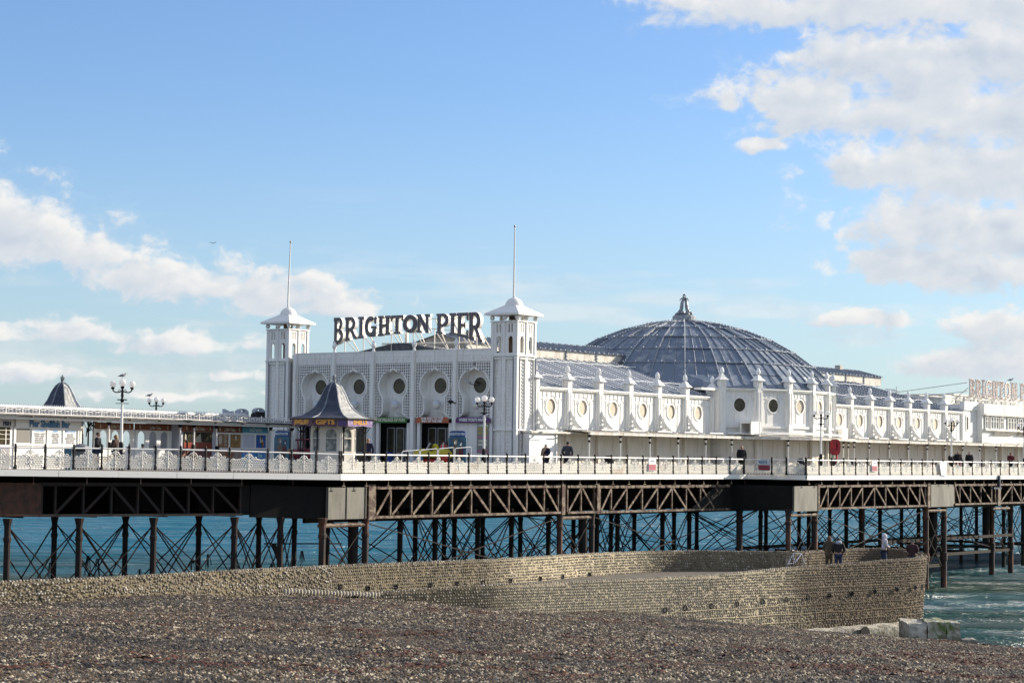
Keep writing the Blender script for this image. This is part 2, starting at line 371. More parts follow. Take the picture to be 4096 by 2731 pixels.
# white edge board in lengths, and little brackets hanging from it
def fascia_run(P, Q, n, zP=(7.72,8.02), zQ=(7.72,8.02), seed=0):
    P, Q = Vector(P), Vector(Q); d = (Q-P); L = d.length; d.normalize(); nrm = Vector((d.y, -d.x))
    for i in range(n):
        a, b = i/n, (i+1)/n-0.02/L
        A = P+d*L*a; B = P+d*L*b; m = M(); o = nrm*(0.05+0.004*((i*7)%3)); ins = nrm*-0.10
        za = [zP[k]+(zQ[k]-zP[k])*a for k in (0,1)]; zb = [zP[k]+(zQ[k]-zP[k])*b for k in (0,1)]
        m.add([(A.x+ins.x,A.y+ins.y,za[0]),(B.x+ins.x,B.y+ins.y,zb[0]),(B.x+o.x,B.y+o.y,zb[0]),(A.x+o.x,A.y+o.y,za[0]),
               (A.x+ins.x,A.y+ins.y,za[1]),(B.x+ins.x,B.y+ins.y,zb[1]),(B.x+o.x,B.y+o.y,zb[1]),(A.x+o.x,A.y+o.y,za[1])],
              [(0,3,2,1),(4,5,6,7),(0,1,5,4),(1,2,6,5),(2,3,7,6),(3,0,4,7)])
        m.obj('edge_board', FLOW, pier)
LE = L2P(20, 0)
fascia_run((LE[0],LE[1]), (0,0), 7, (7.87,8.15), (7.73,8.02))
fascia_run((0,0), (39.3,0), 14); fascia_run((39.35,-0.05), (39.9,-3.95), 2); fascia_run((39.9,-4.0), (100,-4.0), 18)
m = M()
for k in range(24):
    u = 0.4+1.69*k; m.bar((u,0.1,7.8), (u,0.1,7.42), 0.03); m.bar((u-.12,0.1,7.44),(u+.12,0.1,7.44),0.04)
for k in range(28):
    u = 40.4+1.69*k; m.bar((u,-3.9,7.8), (u,-3.9,7.45), 0.03); m.bar((u-.12,-3.9,7.46),(u+.12,-3.9,7.46),0.04)
for a in (15.4,12.9,10.3,7.8,5.2,2.5):
    p = L2P(a,0.1); m.bar((p[0],p[1],7.9),(p[0],p[1],7.5),0.03); m.bar((p[0]-.1,p[1]-.1,7.52),(p[0]+.1,p[1]+.1,7.52),0.04)
m.obj('hanger_bracket', RUST, pier, kind='stuff')
# cross girders under the deck: dark, seen between the members
m = M()
for u in [-17.2+3.3*k for k in range(36)]:
    v0 = 0.9 if 0 < u < 39.5 else 1.4-.36*u if u <= 0 else -3.0
    m.box(u-.12, u+.12, v0, 24, 7.25, 7.79); m.box(u-.1, u+.1, v0+.3, 24, 5.95, 6.12)
    for j in range(7):
        a, b = v0+.8+3.2*j, v0+.8+3.2*(j+1); m.bar((u,a,6.05),(u,(a+b)/2,7.3),0.11); m.bar((u,(a+b)/2,7.3),(u,b,6.05),0.11)
for v, a in ((2.2,1.5),(3.6,-6),(5,-10),(8,-17),(11,-18),(17,-18)): m.box(a, 100, v-.12, v+.12, 6.22 if v < 9 else 6.5, 7.78)  # long plates added to close the view, underdeck shade as black sheets
m.box(42,100,-1.6,-1.4,6.25,7.78)
for v in (5, 11, 17): m.box(-3, 100, v-.15, v+.15, 7.2, 7.77); m.box(1, 100, v-.12, v+.12, 5.85, 6.05)
m.obj('cross_girder', UNDERDECK, pier, kind='stuff')
# lattice side girders
def girder(T, us, z0, z1, dirs, mt, w=0.16):
    """T(u,z)->xyz point on the girder plane; us = verticals; dirs per bay: 1 rising, -1 falling, 0 both, None none"""
    nrm = (T(us[1],z0)-T(us[0],z0)).normalized(); side = Vector((nrm.y,-nrm.x,0))
    m = M(); m.bar(T(us[0]-.1,z1), T(us[-1]+.1,z1), .22, .16); ch = m.obj('girder_chord', mt, pier)
    m = M(); m.bar(T(us[0]-.1,z0), T(us[-1]+.1,z0), .28, .12); m.obj('girder_chord', mt, pier)
    for u in us:
        m = M(); m.bar(T(u,z0+.05), T(u,z1-.07), .10, .10); m.obj('girder_upright', mt, pier)
    for i, d in enumerate(dirs):
        a, b = us[i], us[i+1]
        for q in ((d,) if d else (1,-1)) if d is not None else ():
            m = M(); A = T(a+.08, z0+.1 if q > 0 else z1-.1)+side*.06; B = T(b-.08, z1-.1 if q > 0 else z0+.1)+side*.06
            m.bar(A, B, .05, .13); m.obj('girder_diagonal', mt, pier)
PT = lambda v: (lambda u, z: Vector((u, v, z)))
girder(PT(0.5), [3.21,4.43,6.1,7.78,9.45,11.1,12.75,14.44,16.08,17.73,19.11], 5.87, 7.34, [1,1,1,1,1,-1,-1,-1,-1,-1], RUST)
girder(PT(0.5), [20.0,21.35,22.68], 5.85, 7.32, [1,-1], RUST)
girder(PT(0.5), [23.28,24.45,26.09,27.77,29.46,31.11,32.76,34.44,36.1,37.8], 5.83, 7.28, [1,1,1,1,1,-1,-1,-1,-1], RUST)
girder(PT(-3.5), [42.46,43.66,45.29,46.92,48.54,50.31,52.0,53.76,55.48,57.32,58.25], 5.88, 7.31, [1,1,1,1,1,-1,-1,-1,-1,-1], RUST)
girder(PT(-3.5), [63.1,64.05,65.9,67.77,69.74,70.43], 5.92, 7.31, [-1,-1,-1,-1,None], RUST)
girder(PT(-3.5), [71.3,73.55,75.3,77.2,79.0,81,83,85], 5.92, 7.31, [1,-1,1,1,1,-1,-1], RUST)
LTf = lambda a, z: Vector(L2P(a, .8, z))
girder(LTf, [4.93,6.35,7.6,8.9,10.14,11.43,12.78,14.11,14.75], 6.08, 7.48, [-1*-1,1,1,1,1,-1,-1,None], RUST_SHADE)
# shaft columns of the girders
for u, w2 in ((2.75,.16),(3.0,.1),(19.45,.16),(22.95,.12),(42.2,.1),(58.6,.2),(70.9,.25)):
    v = .42 if u < 39 else -3.58
    m = M(); m.box(u-w2, u+w2, v-.08, v+.2, 5.75, 7.5); m.obj('girder_post', RUST, pier)
# box panels at the knees of the pier
m = M(); m.box(-.38,2.5,.42,.55,5.82,7.38); o = m.obj('knee_panel', PANEL, pier)
for u in (-.36, 1.0, 2.42): m = M(); m.bar((u,.40,5.85),(u,.40,7.36),.05); m.obj('panel_joint', PANEL, o)
A = L2P(.3,.5); B = L2P(4.4,.8); m = M(); m.bar((A[0],A[1],6.6),(B[0],B[1],6.72),.1,1.56); m.obj('shaded_knee_panel', PANEL_SHADE, pier)
A = L2P(4.4,.85); B = L2P(4.9,.85); m = M(); m.bar((A[0],A[1],6.75),(B[0],B[1],6.75),.1,1.4); m.obj('shaded_knee_panel', PANEL_SHADE, pier)
m = M(); m.box(39.0,42.1,-3.62,-3.5,5.75,7.33); m.obj('knee_panel', PANEL, pier)
m = M(); m.add([(38.2,.4,5.78),(39.05,-3.5,5.78),(39.1,-3.4,7.36),(38.2,.5,7.36)],[(0,1,2,3)]); m.add([(33.2,.45,5.8),(38.2,.4,5.8),(38.2,.4,7.3),(36.2,.45,7.3)],[(0,1,2,3)]); m.obj('shaded_knee_panel', PANEL_SHADE, pier)
m = M(); m.box(59.0,62.2,-3.62,-3.5,5.78,7.36); m.box(62.2,63.0,-3.55,-3.45,5.78,7.36); m.obj('knee_panel', PANEL, pier)
A = L2P(14.8,.75); B = L2P(20,.75); m = M(); m.bar((A[0],A[1],6.78),(B[0],B[1],6.84),.1,1.5)
for k in range(14): m.bar((A[0],A[1],6.1+.1*k),(B[0],B[1],6.16+.1*k),.14,.05)
m.obj('boarded_panel', mat('rust_brown_boards', (0.11,0.05,0.03), .8, 0, (0.05,0.03,0.02), 3), pier)
# long horizontal bearers under the girders
m = M()
for a0, a1, b, z in ((20,-.3,.85,5.93),(16,.5,4.8,5.8)):
    A = L2P(a0,b); B = L2P(a1,b); m.bar((A[0],A[1],z),(B[0],B[1],z-.05),.22,.16)
for u0_, u1_, v, z in ((-.8,2.8,.6,5.52),(19.3,22.8,.6,5.55),(39,42.6,-3.3,5.5),(59,62,-3.3,5.5),(70.4,73.5,-3.3,5.5)): m = M(); m.tube([(u0_,v,z),(u1_,v,z)],.11,8); m.obj('bearer_pipe', RUST, pier)
m = M()
for u0_, u1_, v in ((3,40,5),(12,60,11),(40,100,5),(60,100,1)): m.box(u0_,u1_,v-.1,v+.1,5.45,5.68)
m.obj('bearer_beam', DARK, pier)
# ------------------------------------------------------------------ piles (one by one) and their tie rods
piles = [(-0.76,.4),(4.79,5),(2.67,.6),(10.72,5),(19.43,11),(13.76,5),(25.99,14),(23.18,11),(17.63,5),(29.98,14),(20.86,5),(29.97,11),(24.57,5),(19.45,.6),(35.87,11),(22.65,.6),(29.72,5),(40.31,11),(32.01,5),(43.19,11),(37.26,5),(48.33,11),(40.56,5),(56.36,14),(39.5,.6),(50.01,5),(61.47,11),(39.0,-3.2),(66.67,11),(57.03,5),(42.47,-3.2),(71.77,11),(62.89,5),(57.47,1),(68.49,5),(84.75,11),(75.3,5),(59.02,-3.2),(62.02,-3.2),(96.85,11),(100.22,11),(80.32,1),(92.14,5),(84.1,1),(96.35,5),(90,11)]
Lp = [(16.28,.8),(12.55,4.8),(12.93,.8),(8.99,4.8),(9.31,.8),(5.16,4.8),(5.19,.8),(1.89,4.8),(2.76,.8),(-.1,4.8)]
rows = {}
def pile(u, v, r, top=6.0, mt=DARK, rust=False):
    m = M(); n = 10
    m.lathe([(r*1.12,-2.5),(r*1.05,1.0),(r*1.05,1.9),(r*1.3,1.95),(r*1.3,2.5),(r,2.55),(r,4.9),(r*1.22,4.95),(r*1.22,5.1),(r,5.15),(r,top-.35),(r*1.5,top-.05),(r*1.5,top)], n, (u,v))
    m.obj('pile', RUSTP if rust else DARK, pier)
RUSTP = rusty('rust_streaked_pile', (0.022,0.016,0.014), (0.13,0.05,0.025), 0.45, 0.68, 2.0, 0.8, (1,1,.3))
for (u, v) in piles:
    front = v < 1.5; pile(u, v, .21 if front and u > 39 else .17 if front else .15, 5.9, rust=front)
    rows.setdefault(v if v not in (.4,) else .6, []).append(u)
lp = [L2P(a, b) for a, b in Lp]
for (a, b), p in zip(Lp, lp): pile(p[0], p[1], .145 if b < 1 else .13, 5.95)
for r_,u,v,zb in ((.28,22.2,.9,-2),(.3,61.35,-2.7,2.2),(.26,2.2,1.0,-2),(.3,79.9,1.3,2.6)): m = M(); m.lathe([(r_,zb),(r_,5.9)],10,(u,v)); m.obj('pile', DARK, pier)
def tie(p, q, r=.024):
    m = M(); m.bar(p, q, r*2); mid = (Vector(p)+Vector(q))/2; m.sphere(mid, .07, 6); m.obj('tie_rod', DARK, pier)
nt = 0
def cross(P, Q, zt=5.6, zb=2.2):
    tie((P[0],P[1],zt),(Q[0],Q[1],zb)); tie((P[0],P[1],zb),(Q[0],Q[1],zt))
for v, us in rows.items():
    us = sorted(us)
    for a, b in zip(us, us[1:]):
        if b-a < 1.2: continue
        k = 2 if b-a > 6 else 1
        cross((a,v),(b,v))
        if b-a < 7: cross((a,v),(b,v),4.0,1.2)
        if b-a < 5 and v > 2: cross((a,v),(b,v),5.6,.4)
for k in (0,1):
    seq = [p for (a,b),p in zip(Lp, lp) if (b > 1) == bool(k)]
    for P, Q in zip(seq, seq[1:]): cross(P, Q); cross(P, Q, 5.7, .6)
for (A_, B_) in ((0,1),(2,3),(4,5),(6,7),(8,9)): cross(lp[A_], lp[B_]); cross(lp[A_], lp[B_], 4.3, .9)
for (u, v) in [(p) for p in piles if p[1] < 1.5]:
    near5 = min([q for q in piles if q[1] == 5], key=lambda q: abs(q[0]-u-1.0)); cross((u,v), near5)
for u, v in [q for q in piles if q[1] == 5][::2]:
    n11 = min([q for q in piles if q[1] == 11], key=lambda q: abs(q[0]-u-2)); cross((u,v), n11)
m = M()
for u0_, u1_, v, z in ((10,30,5,2.35),(30,57,5,2.1),(57,100,5,2.0),(57,100,11,2.4),(59,84,1,1.9),(39,62,-3.1,1.6),(60,84,.9,3.1)): m.bar((u0_,v,z),(u1_,v,z),.14,.22)
for u in (57.3,62.9,68.5,75.3,84,92): m.bar((u,1,2.0),(u,11,2.1),.14,.2)
m.obj('low_walkway_beam', DARK, pier)
m = M()   # weed hanging from the ties, net scraps
rr = random.Random(3)
for a in (14.0,11.4,10.9,9.9,7.3,6.2,3.0,1.5):
    p = L2P(a, .8+rr.random()*3); z = 3.4+rr.random()*1.0
    for k in range(9):
        dx, dy = (rr.random()-.5)*.35, (rr.random()-.5)*.35; m.bar((p[0]+dx*.3,p[1]+dy*.3,z),(p[0]+dx,p[1]+dy,z-.3-rr.random()*.7),.018)
m.obj('hanging_weed', UNDERDECK, pier, kind='stuff')
m = M(); m.bar(L2P(2.5,2.0,4.6),L2P(1.2,2.3,1.9),.13,.2); m.bar(L2P(3.0,2.0,4.62),L2P(-1.5,2.4,4.55),.06,.06); m.obj('broken_strut', DARK, pier)
m = M(); m.bar((69.7,-4.15,8.0),(69.7,-4.15,7.0),.16,.16); m.box(68.4,69.8,-4.3,-4.0,7.0,7.12); m.obj('drain_pipe', mat('blue_black_pipe',(0.03,0.04,0.07),.4), pier)

# ------------------------------------------------------------------ railings
def panel_mesh(w_, h, name):
    m = M(); y = 0.0; t = .016
    hx = w_/17.0; z0, z1 = .10, h*.60
    def seg(a, b, r=t): m.bar((a[0],y,a[1]),(b[0],y,b[1]),r*2,r*2.6,(0,1,0))
    rws = 5; dz = (z1-z0)/rws
    def top(x):
        q = abs(x)/(w_/2); return z1 if q > .42 else h*.62+(.42-q)/.42*h*.12
    for r_ in range(rws+1):
        z = z0+r_*dz
        for k in range(17):
            x = -w_/2+(k+(0.5 if r_%2 else 0))*hx
            if x+hx > w_/2+1e-4: continue
            seg((x,z+dz*.14),(x+hx*.5,z-dz*.14)); seg((x+hx*.5,z-dz*.14),(x+hx,z+dz*.14))
            if r_ < rws: seg((x+hx*0,z+dz*.14),(x,z+dz*.86))
    for k in range(9):
        x = -w_/2+.08+(w_-.16)*k/8; seg((x,0),(x,.12),.012)
    seg((-w_/2,.11),(w_/2,.11),.014); 
    def scroll(cx, cz, r, turns, a0, sgn):
        pts = []
        for i in range(13):
            q = i/12; a = a0+sgn*turns*2*math.pi*q; rad = r*(1-.75*q); pts.append((cx+rad*math.cos(a), y-.012, cz+rad*math.sin(a)))
        m.tube(pts, .024, 4)
    for s in (-1,1):
        scroll(s*.13,.30*h/.9,.12,1.1,math.pi/2,s); scroll(s*.17,.55*h/.9,.11,1.0,-math.pi/2,-s); scroll(s*.10,.74*h/.9,.08,1.0,-math.pi/2,-s)
        scroll(s*.33,.60*h/.9,.08,1.0,0,s); m.tube([(s*w_*.5,y,h*.60),(s*w_*.44,y,h*.66),(s*w_*.36,y,h*.60),(s*.26,y,h*.68),(s*.12,y,h*.86),(0,y,h*.90)],.024,4)
    m.tube([(0,y-.01,.12),(0,y-.01,h*.95)],.028,5); m.sphere((0,y-.01,h*.93),.04,6); m.sphere((0,y-.015,h*.5),.05,6); m.sphere((0,y-.015,h*.3),.05,6)
    for q in (-.05,.05): m.sphere((q,y-.01,h*.88),.025,5)
    return m.mesh(name, RAILW)
RAILW = mat('white_rail_ironwork', (0.80,0.78,0.71), 0.5, 0, (0.50,0.33,0.20), 0.9, (1,1,1), 0, 1, 0.75, None, 0.56, 0.74)
def post_mesh():
    m = M(); m.lathe([(.085,0),(.085,.10),(.055,.14),(.06,.2),(.048,.26),(.048,.42),(.062,.45),(.046,.5),(.048,.74),(.065,.78),(.065,.92),(.06,.95),(.075,.99),(.04,1.03),(.065,1.07),(.03,1.13)], 8)
    return m.mesh('rail_post', BLACK, smooth=False)
PM = post_mesh(); PNL = panel_mesh(1.56, .92, 'railing_panel'); PNS = panel_mesh(1.21, .92, 'railing_panel_short')
PNW = panel_mesh(1.86, .92, 'railing_panel_wide')
def railing(label, frame, base, pts, panels, turn=0):
    t = thing('pier_railing', label, 'railing', (base[0],base[1],base[2]), frame, 'white railings along the pier edge')
    for p in pts: link('rail_post', PM, t, p)
    for (p, q, me, zs) in panels:
        P, Q = Vector(p), Vector(q); c = (P+Q)/2; d = Q-P
        link('railing_panel', me, t, tuple(c), (0, -math.atan2(d.z, math.hypot(d.x,d.y)) if False else 0, math.atan2(d.y, d.x)))
    for p, q in zip(pts, pts[1:]):
        m = M(); P, Q = Vector(p)+Vector((0,0,.95)), Vector(q)+Vector((0,0,.95)); d = (Q-P).normalized()*.05
        m.tube([P+d, Q-d], .042, 6); m.obj('top_rail', WHITE, t)
    return t
b = -0.06
pts = [(.16+1.69*k, .08, 8.02) for k in range(24)]
railing('white iron railing on the sunny side, from the gift kiosk to the dome', PIER, (0,.08,8.02), pts, [(p,q,PNL,1) for p,q in zip(pts,pts[1:])])
la = [0.0,1.28,2.61,3.87,5.87,7.10,8.36,9.61,10.91,12.23,13.56,14.90,16.27,17.6,18.95,20.3]
zl = lambda a: 8.02+.13*min(1,a/8)
pts = [(a, -.08, zl(a)) for a in la]
railing('white iron railing in front of the shellfish bar and coffee kiosks', LEFT, (0,-.08,8.02), pts, [(q,p,PNW if abs(p[0]-q[0])>1.7 else PNS,1) for p,q in zip(pts,pts[1:])])
pts = [(39.15,.08,8.02),(39.45,-1.75,8.02),(39.55,-2.75,8.02),(39.95,-3.9,8.02)]
PNX = [panel_mesh(l, .92, 'railing_panel_corner') for l in (1.70,.85,1.06)]
railing('short shaded railing on the projecting corner below the dome, with a red notice', PIER, (39.2,0,8.02), pts, [(p,q,me,1) for (p,q),me in zip(zip(pts,pts[1:]),PNX)])
pts = [(39.99+1.69*k, -3.92, 8.02) for k in range(38)]
railing('white iron railing running out to sea past the red lifebuoy case', PIER, (40,-3.92,8.02), pts, [(p,q,PNL,1) for p,q in zip(pts,pts[1:])])
# ------------------------------------------------------------------ entrance building with the lattice front
UF = 18.4
BAYC = [18.23, 15.15, 12.03, 8.89, 5.98]; PILV = [19.79, 16.68, 13.58, 10.46, 7.33]
fac = thing('entrance_building', 'white entrance building with five keyhole openings in a lattice screen between two towers', 'building', (UF, 12.5, DZ))
def hw(z):       # half-width of the keyhole opening at height z
    if z > 14.02: return 0.0
    if z >= 12.2:
        q = (z-13.03)/.95
        c = 1.06*math.sqrt(max(0, 1-q*q))
        if z > 13.85: c = max(.0, (14.02-z)/.17*.28)
        return max(c, .74 if z < 12.5 else 0)
    if z >= 11.62: return .73
    if z >= 11.2: return .73+.42*(1-math.sqrt(max(0, 1-((11.62-z)/.42)**2)))
    return 1.3
zs = [11.16,11.22,11.3,11.38,11.46,11.54,11.62,11.9,12.17]+[12.2+.09*k for k in range(19)]+[13.9,13.95,14.02]
def keyhole(vc, grow=0.0):
    R_ = [(vc+hw(z)+grow, z+(grow if z > 13.9 else 0)) for z in zs[:-1]]+[(vc, 14.02+grow)]
    return R_+[(2*vc-a, b) for a, b in reversed(R_[:-1])]
FT = lambda s, t, d: (UF+d, s, t)
BD = M().box(UF+.62, UF+.655, -1.13, 1.13, 0, .125).mesh('board', WALLS, (0,0,0))
for bi, vc in enumerate(BAYC):
    lo, hi = (4.82 if bi == 4 else PILV[bi+1]+.14), (19.65 if bi == 0 else PILV[bi]-.14)
    m = M()
    n = int(round((hi-lo)/.165))
    for k in range(n+1):
        s = lo+(hi-lo)*k/n; run = None; z = 11.16
        while z <= 14.46:
            inside = abs(s-vc) < hw(z)+.03
            if not inside and run is None: run = z
            if (inside or z > 14.43) and run is not None:
                if z-run > .08: m.box(UF, UF+.09, s-.022, s+.022, run, z)
                run = None
            z += .03
    z = 11.2
    while z < 14.44:
        h_ = hw(z)+.03
        for a, b in ((lo, min(hi, vc-h_)), (max(lo, vc+h_), hi)) if h_ > .05 else ((lo, hi),):
            if b-a > .05: m.box(UF+.004, UF+.086, a, b, z-.022, z+.022)
        z += .165
    m.box(UF-.01, UF+.1, lo, hi, 14.40, 14.5)
    m.obj('lattice_screen', WALLS, fac)
    # moulded rim and deep lining of the opening
    A, B_ = keyhole(vc), keyhole(vc, .085); m = M()
    m.quadstrip([(UF-.03, a, b) for a, b in A], [(UF-.03, a, b) for a, b in B_])
    m.quadstrip([(UF-.03, a, b) for a, b in A], [(UF+.64, a, b) for a, b in A])
    m.quadstrip([(UF-.03, a, b) for a, b in B_], [(UF+.1, a, b) for a, b in B_])
    m.obj('keyhole_rim', WALLS, fac)
    for k in range(23): link('board', BD, fac, (0, vc, 11.15+.129*k))
    wf = M(); wf.quadstrip([(UF+.56, a, b) for a, b in circ(vc, 13.05, .46, 24)+[(vc+.46, 13.05)]], [(UF+.56, a, b) for a, b in circ(vc, 13.05, .54, 24)+[(vc+.54, 13.05)]])
    wf.quadstrip([(UF+.56, a, b) for a, b in circ(vc, 13.05, .54, 24)+[(vc+.54, 13.05)]], [(UF+.63, a, b) for a, b in circ(vc, 13.05, .55, 24)+[(vc+.55, 13.05)]])
    wo_ = wf.obj('round_window', WALLS, fac)
    m = M(); m.add([(UF+.60, a, b) for a, b in circ(vc, 13.05, .47, 24)], [tuple(range(24))]); m.obj('pane', GLASSD, wo_)
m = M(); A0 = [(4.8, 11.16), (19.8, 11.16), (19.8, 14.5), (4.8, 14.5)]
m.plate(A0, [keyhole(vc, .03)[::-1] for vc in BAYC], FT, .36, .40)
m.obj('void_shade_sheet', mat('void_shade_grey', (0.24,0.25,0.27), .8), fac)  # added grey sheet, its tone stands in for shade behind the lattice
m = M(); m.box(UF+.66, UF+.8, 4.8, 20.4, 11.1, 14.5); m.obj('inner_wall', WALLS, fac)
# parapet, in bays, with rows of small blind arches
for bi in range(5):
    lo, hi = (4.82 if bi == 4 else PILV[bi+1]+.13), (19.66 if bi == 0 else PILV[bi]-.13)
    mid = (lo+hi)/2
    for a, b in ((lo, mid-.01), (mid+.01, hi)):
        m = M(); m.box(UF-.02, UF+.14, a, b, 14.5, 15.08); o = m.obj('parapet_panel', WALLS, fac)
        m = M(); nn = 4; w_ = (b-a)/nn
        for k in range(nn):
            c = a+w_*(k+.5); P = [(UF-.03, c-w_*.36, 14.52), (UF-.03, c-w_*.36, 14.7)]+[(UF-.03, c+w_*.36*math.cos(t), 14.7+w_*.36*math.sin(t)) for t in [math.pi*(1-i/6) for i in range(7)]]+[(UF-.03, c+w_*.36, 14.52)]
            m.tube(P, .014, 4)
        for k in range(8): m.box(UF-.035, UF-.018, a+(b-a)*(k+.2)/8, a+(b-a)*(k+.45)/8, 14.96, 15.03)
        m.obj('blind_arches', WALLS, o)
m = M(); m.box(UF-.05, UF+.2, 4.8, 19.8, 15.08, 15.13); m.obj('coping', WALLS, fac)
FIN = M(); FIN.lathe([(.10,0),(.10,.05),(.06,.08),(.07,.16),(.13,.27),(.145,.36),(.11,.46),(.06,.57),(.0,.66)], 8)
for q in range(4): FIN.bar((.11*math.cos(q*1.57),.11*math.sin(q*1.57),.2),(.09*math.cos(q*1.57),.09*math.sin(q*1.57),.5),.03)
FINM = FIN.mesh('finial', BULB)
for k, v in enumerate(PILV):
    m = M(); m.box(UF-.14, UF+.15, v-.13, v+.13, DZ, 15.1); m.box(UF-.165, UF-.14, v-.09, v+.09, 11.3, 15.0); p = m.obj('pilaster', WALLS, fac)
    if k: link('finial', FINM, fac, (UF, v, 15.14))
# doors and posts under the screen
m = M(); m.box(UF+1.6, UF+1.7, 4.8, 20.3, DZ, 11.1); m.box(UF+.1, UF+1.6, 4.8, 20.3, 11.0, 11.08); m.obj('dark_lobby', INTER, fac)
for vc in BAYC[:4]:
    for s in (-1.18, 1.18):
        m = M(); m.box(UF+.02, UF+.2, vc+s-.11, vc+s+.11, DZ, 10.88); m.obj('door_post', WALLS, fac)
    for s in (-.72, -.02, .7):
        m = M(); x0 = vc+s-.31; u_ = UF+.7
        m.box(u_, u_+.05, x0, x0+.05, DZ, 10.6); m.box(u_, u_+.05, x0+.56, x0+.61, DZ, 10.6); m.box(u_, u_+.05, x0+.05, x0+.56, 10.54, 10.6); m.box(u_, u_+.05, x0+.05, x0+.56, DZ, DZ+.2); m.box(u_, u_+.05, x0+.05, x0+.56, 9.05, 9.12)
        d = m.obj('door', mat('steel_door_frame',(0.35,0.36,0.37),.35,.3), fac)
        m = M(); m.box(u_+.02, u_+.03, x0+.05, x0+.56, DZ+.2, 10.54); m.obj('pane', GLASSD, d)
m = M(); m.box(UF+.05, UF+.12, 4.82, 7.2, DZ, 10.9)
for k in range(20): m.box(UF+.03, UF+.05, 4.82, 7.2, DZ+.14*k, DZ+.14*k+.12)
m.obj('boarded_wall', WALLS, fac)
# flat and gabled roofs behind the parapet
m = M(); m.add([(UF+1.2,8.3,15.02),(UF+1.2,12.1,15.66),(UF+1.2,13.1,15.66),(UF+1.2,17,15.02),(UF+5,8.3,15.02),(UF+5,12.1,15.66),(UF+5,13.1,15.66),(UF+5,17,15.02)],[(0,1,2,3),(0,1,5,4),(1,2,6,5),(2,3,7,6)])
m.box(UF+.2, UF+4, 4.9, 20.3, 14.9, 15.0); m.obj('roof', FELT, fac)
def floodstrip(m, P, Q, n, r=.035, off=.05):
    P, Q = Vector(P), Vector(Q)
    for i in range(n):
        c = P.lerp(Q, (i+.5)/n); m.sphere((c.x, c.y, c.z+off), r, 5, 4)
# ---- shop signs on the front
def sign_board(label, vc, w_, col, lines, tcol, size, cat='sign', z0=10.86, z1=11.2, bold=.01, xs=1.0):
    t = thing('entrance_sign', label, cat, (UF-.2, vc, z0)); o_ = []
    n = 8
    arc = [(vc+w_/2-.22+.22*math.cos(a), z1-.22+.22*math.sin(a)) for a in [math.pi/2*i/5 for i in range(6)]]
    pts = [(vc+w_/2, z0)]+arc+[(2*vc-a, b) for a, b in reversed(arc)]+[(vc-w_/2, z0)]
    m = M(); m.plate(pts, [], lambda s, t_, d: (UF-.2+d, s, t_), 0, .06); m.obj('board', col, t)
    for i, ln in enumerate(lines):
        zc = (z0+z1)/2 if len(lines) == 1 else z1-.085-i*(z1-z0-.02)/2
        text(ln, size, facing_front(UF-.2, vc, zc), tcol, t, bold, xs)
    return t
GREEN = flat('green_sign_paint', (0.035,0.17,0.03)); ORANGE = flat('orange_sign_paint', (0.42,0.11,0.035)); PURPLE = flat('purple_sign_paint', (0.11,0.03,0.14))
CRM = flat('cream_lettering', (0.70,0.68,0.52)); YEL = flat('golden_lettering', (0.75,0.36,0.04)); PALE = flat('pale_lettering', (0.72,0.74,0.72))
sign_board('green arched sign over the doors reading the palace of fun', BAYC[2], 2.45, GREEN, ['THE PALACE OF FUN'], CRM, .27, xs=.86)
sign_board('orange arched sign over the doors pointing to the end of the pier', BAYC[3], 2.45, ORANGE, ['THIS WAY TO THE', 'END OF THE PIER'], PALE, .17, xs=1.15)
sign_board('purple sign beside the right tower with white lettering about tickets', 5.9, 2.5, PURPLE, ['WHERE TICKETS MAKE P'], PALE, .24, xs=.74)
sign_board('brown sign half hidden behind the roof of the gift kiosk', BAYC[1], 2.4, flat('brown_sign_paint',(0.13,0.05,0.03)), [], CRM, .2)
t = thing('poster', 'tall colourful poster on the boarded wall behind the lamp post, left of the right tower', 'poster', (UF-.02, 5.3, 9.1))
m = M(); m.box(UF-.02, UF, 4.85, 5.72, 9.15, 10.83); m.obj('sheet', flat('pale_poster_green', (0.24,0.25,0.22)), t)
m = M(); m.box(UF-.026, UF-.021, 4.85, 5.66, 9.98, 10.1); m.box(UF-.026, UF-.021, 4.85, 5.7, 9.15, 9.35); m.obj('band', flat('pink_band', (0.40,0.18,0.24)), t)
for ln, z, c, sz in (('COME AND', 10.72, PALE, .17), ('REDEMP', 10.52, flat('yellow_poster', (0.5,0.4,0.12)), .24), ('MACHI', 10.27, flat('yellow_poster', (0.5,0.4,0.12)), .26), ('WHERE TI', 9.82, CRM, .17), ('MEAN PR', 9.62, CRM, .19)):
    text(ln, sz, facing_front(UF-.03, 5.28, z), c, t, .012, .85)
# ---- wall lamps inside the keyholes
def wall_lamp(vc, label):
    t = thing('wall_lamp', label, 'lamp', (UF+.3, vc, 11.5), group='half globe lamps on brackets inside the keyholes')
    m = M(); m.lathe([(.0,-.32),(.12,-.28),(.22,-.15),(.27,0)], 12, (UF+.1, vc), 11.95)
    for k in range(6): a = k*math.pi/3; m.bar((UF+.1, vc, 11.6),(UF+.1+.28*math.cos(a), vc+.28*math.sin(a), 11.95),.02)
    m.obj('bowl', WALLS, t, smooth=False)
    m = M(); m.sphere((UF+.1, vc, 11.96), .25, 12, 8); m.obj('globe', mat('pale_blue_globe',(0.55,0.6,0.66),.3), t, smooth=True)
    m = M(); m.tube([(UF+.1,vc,11.62),(UF+.1,vc,11.48),(UF+.3,vc-.12,11.46),(UF+.6,vc-.2,11.3)],.025,5); m.tube([(UF+.2,vc-.05,11.45),(UF+.38,vc-.12,11.2),(UF+.6,vc-.2,11.1)],.02,5); m.obj('bracket', WALLS, t)
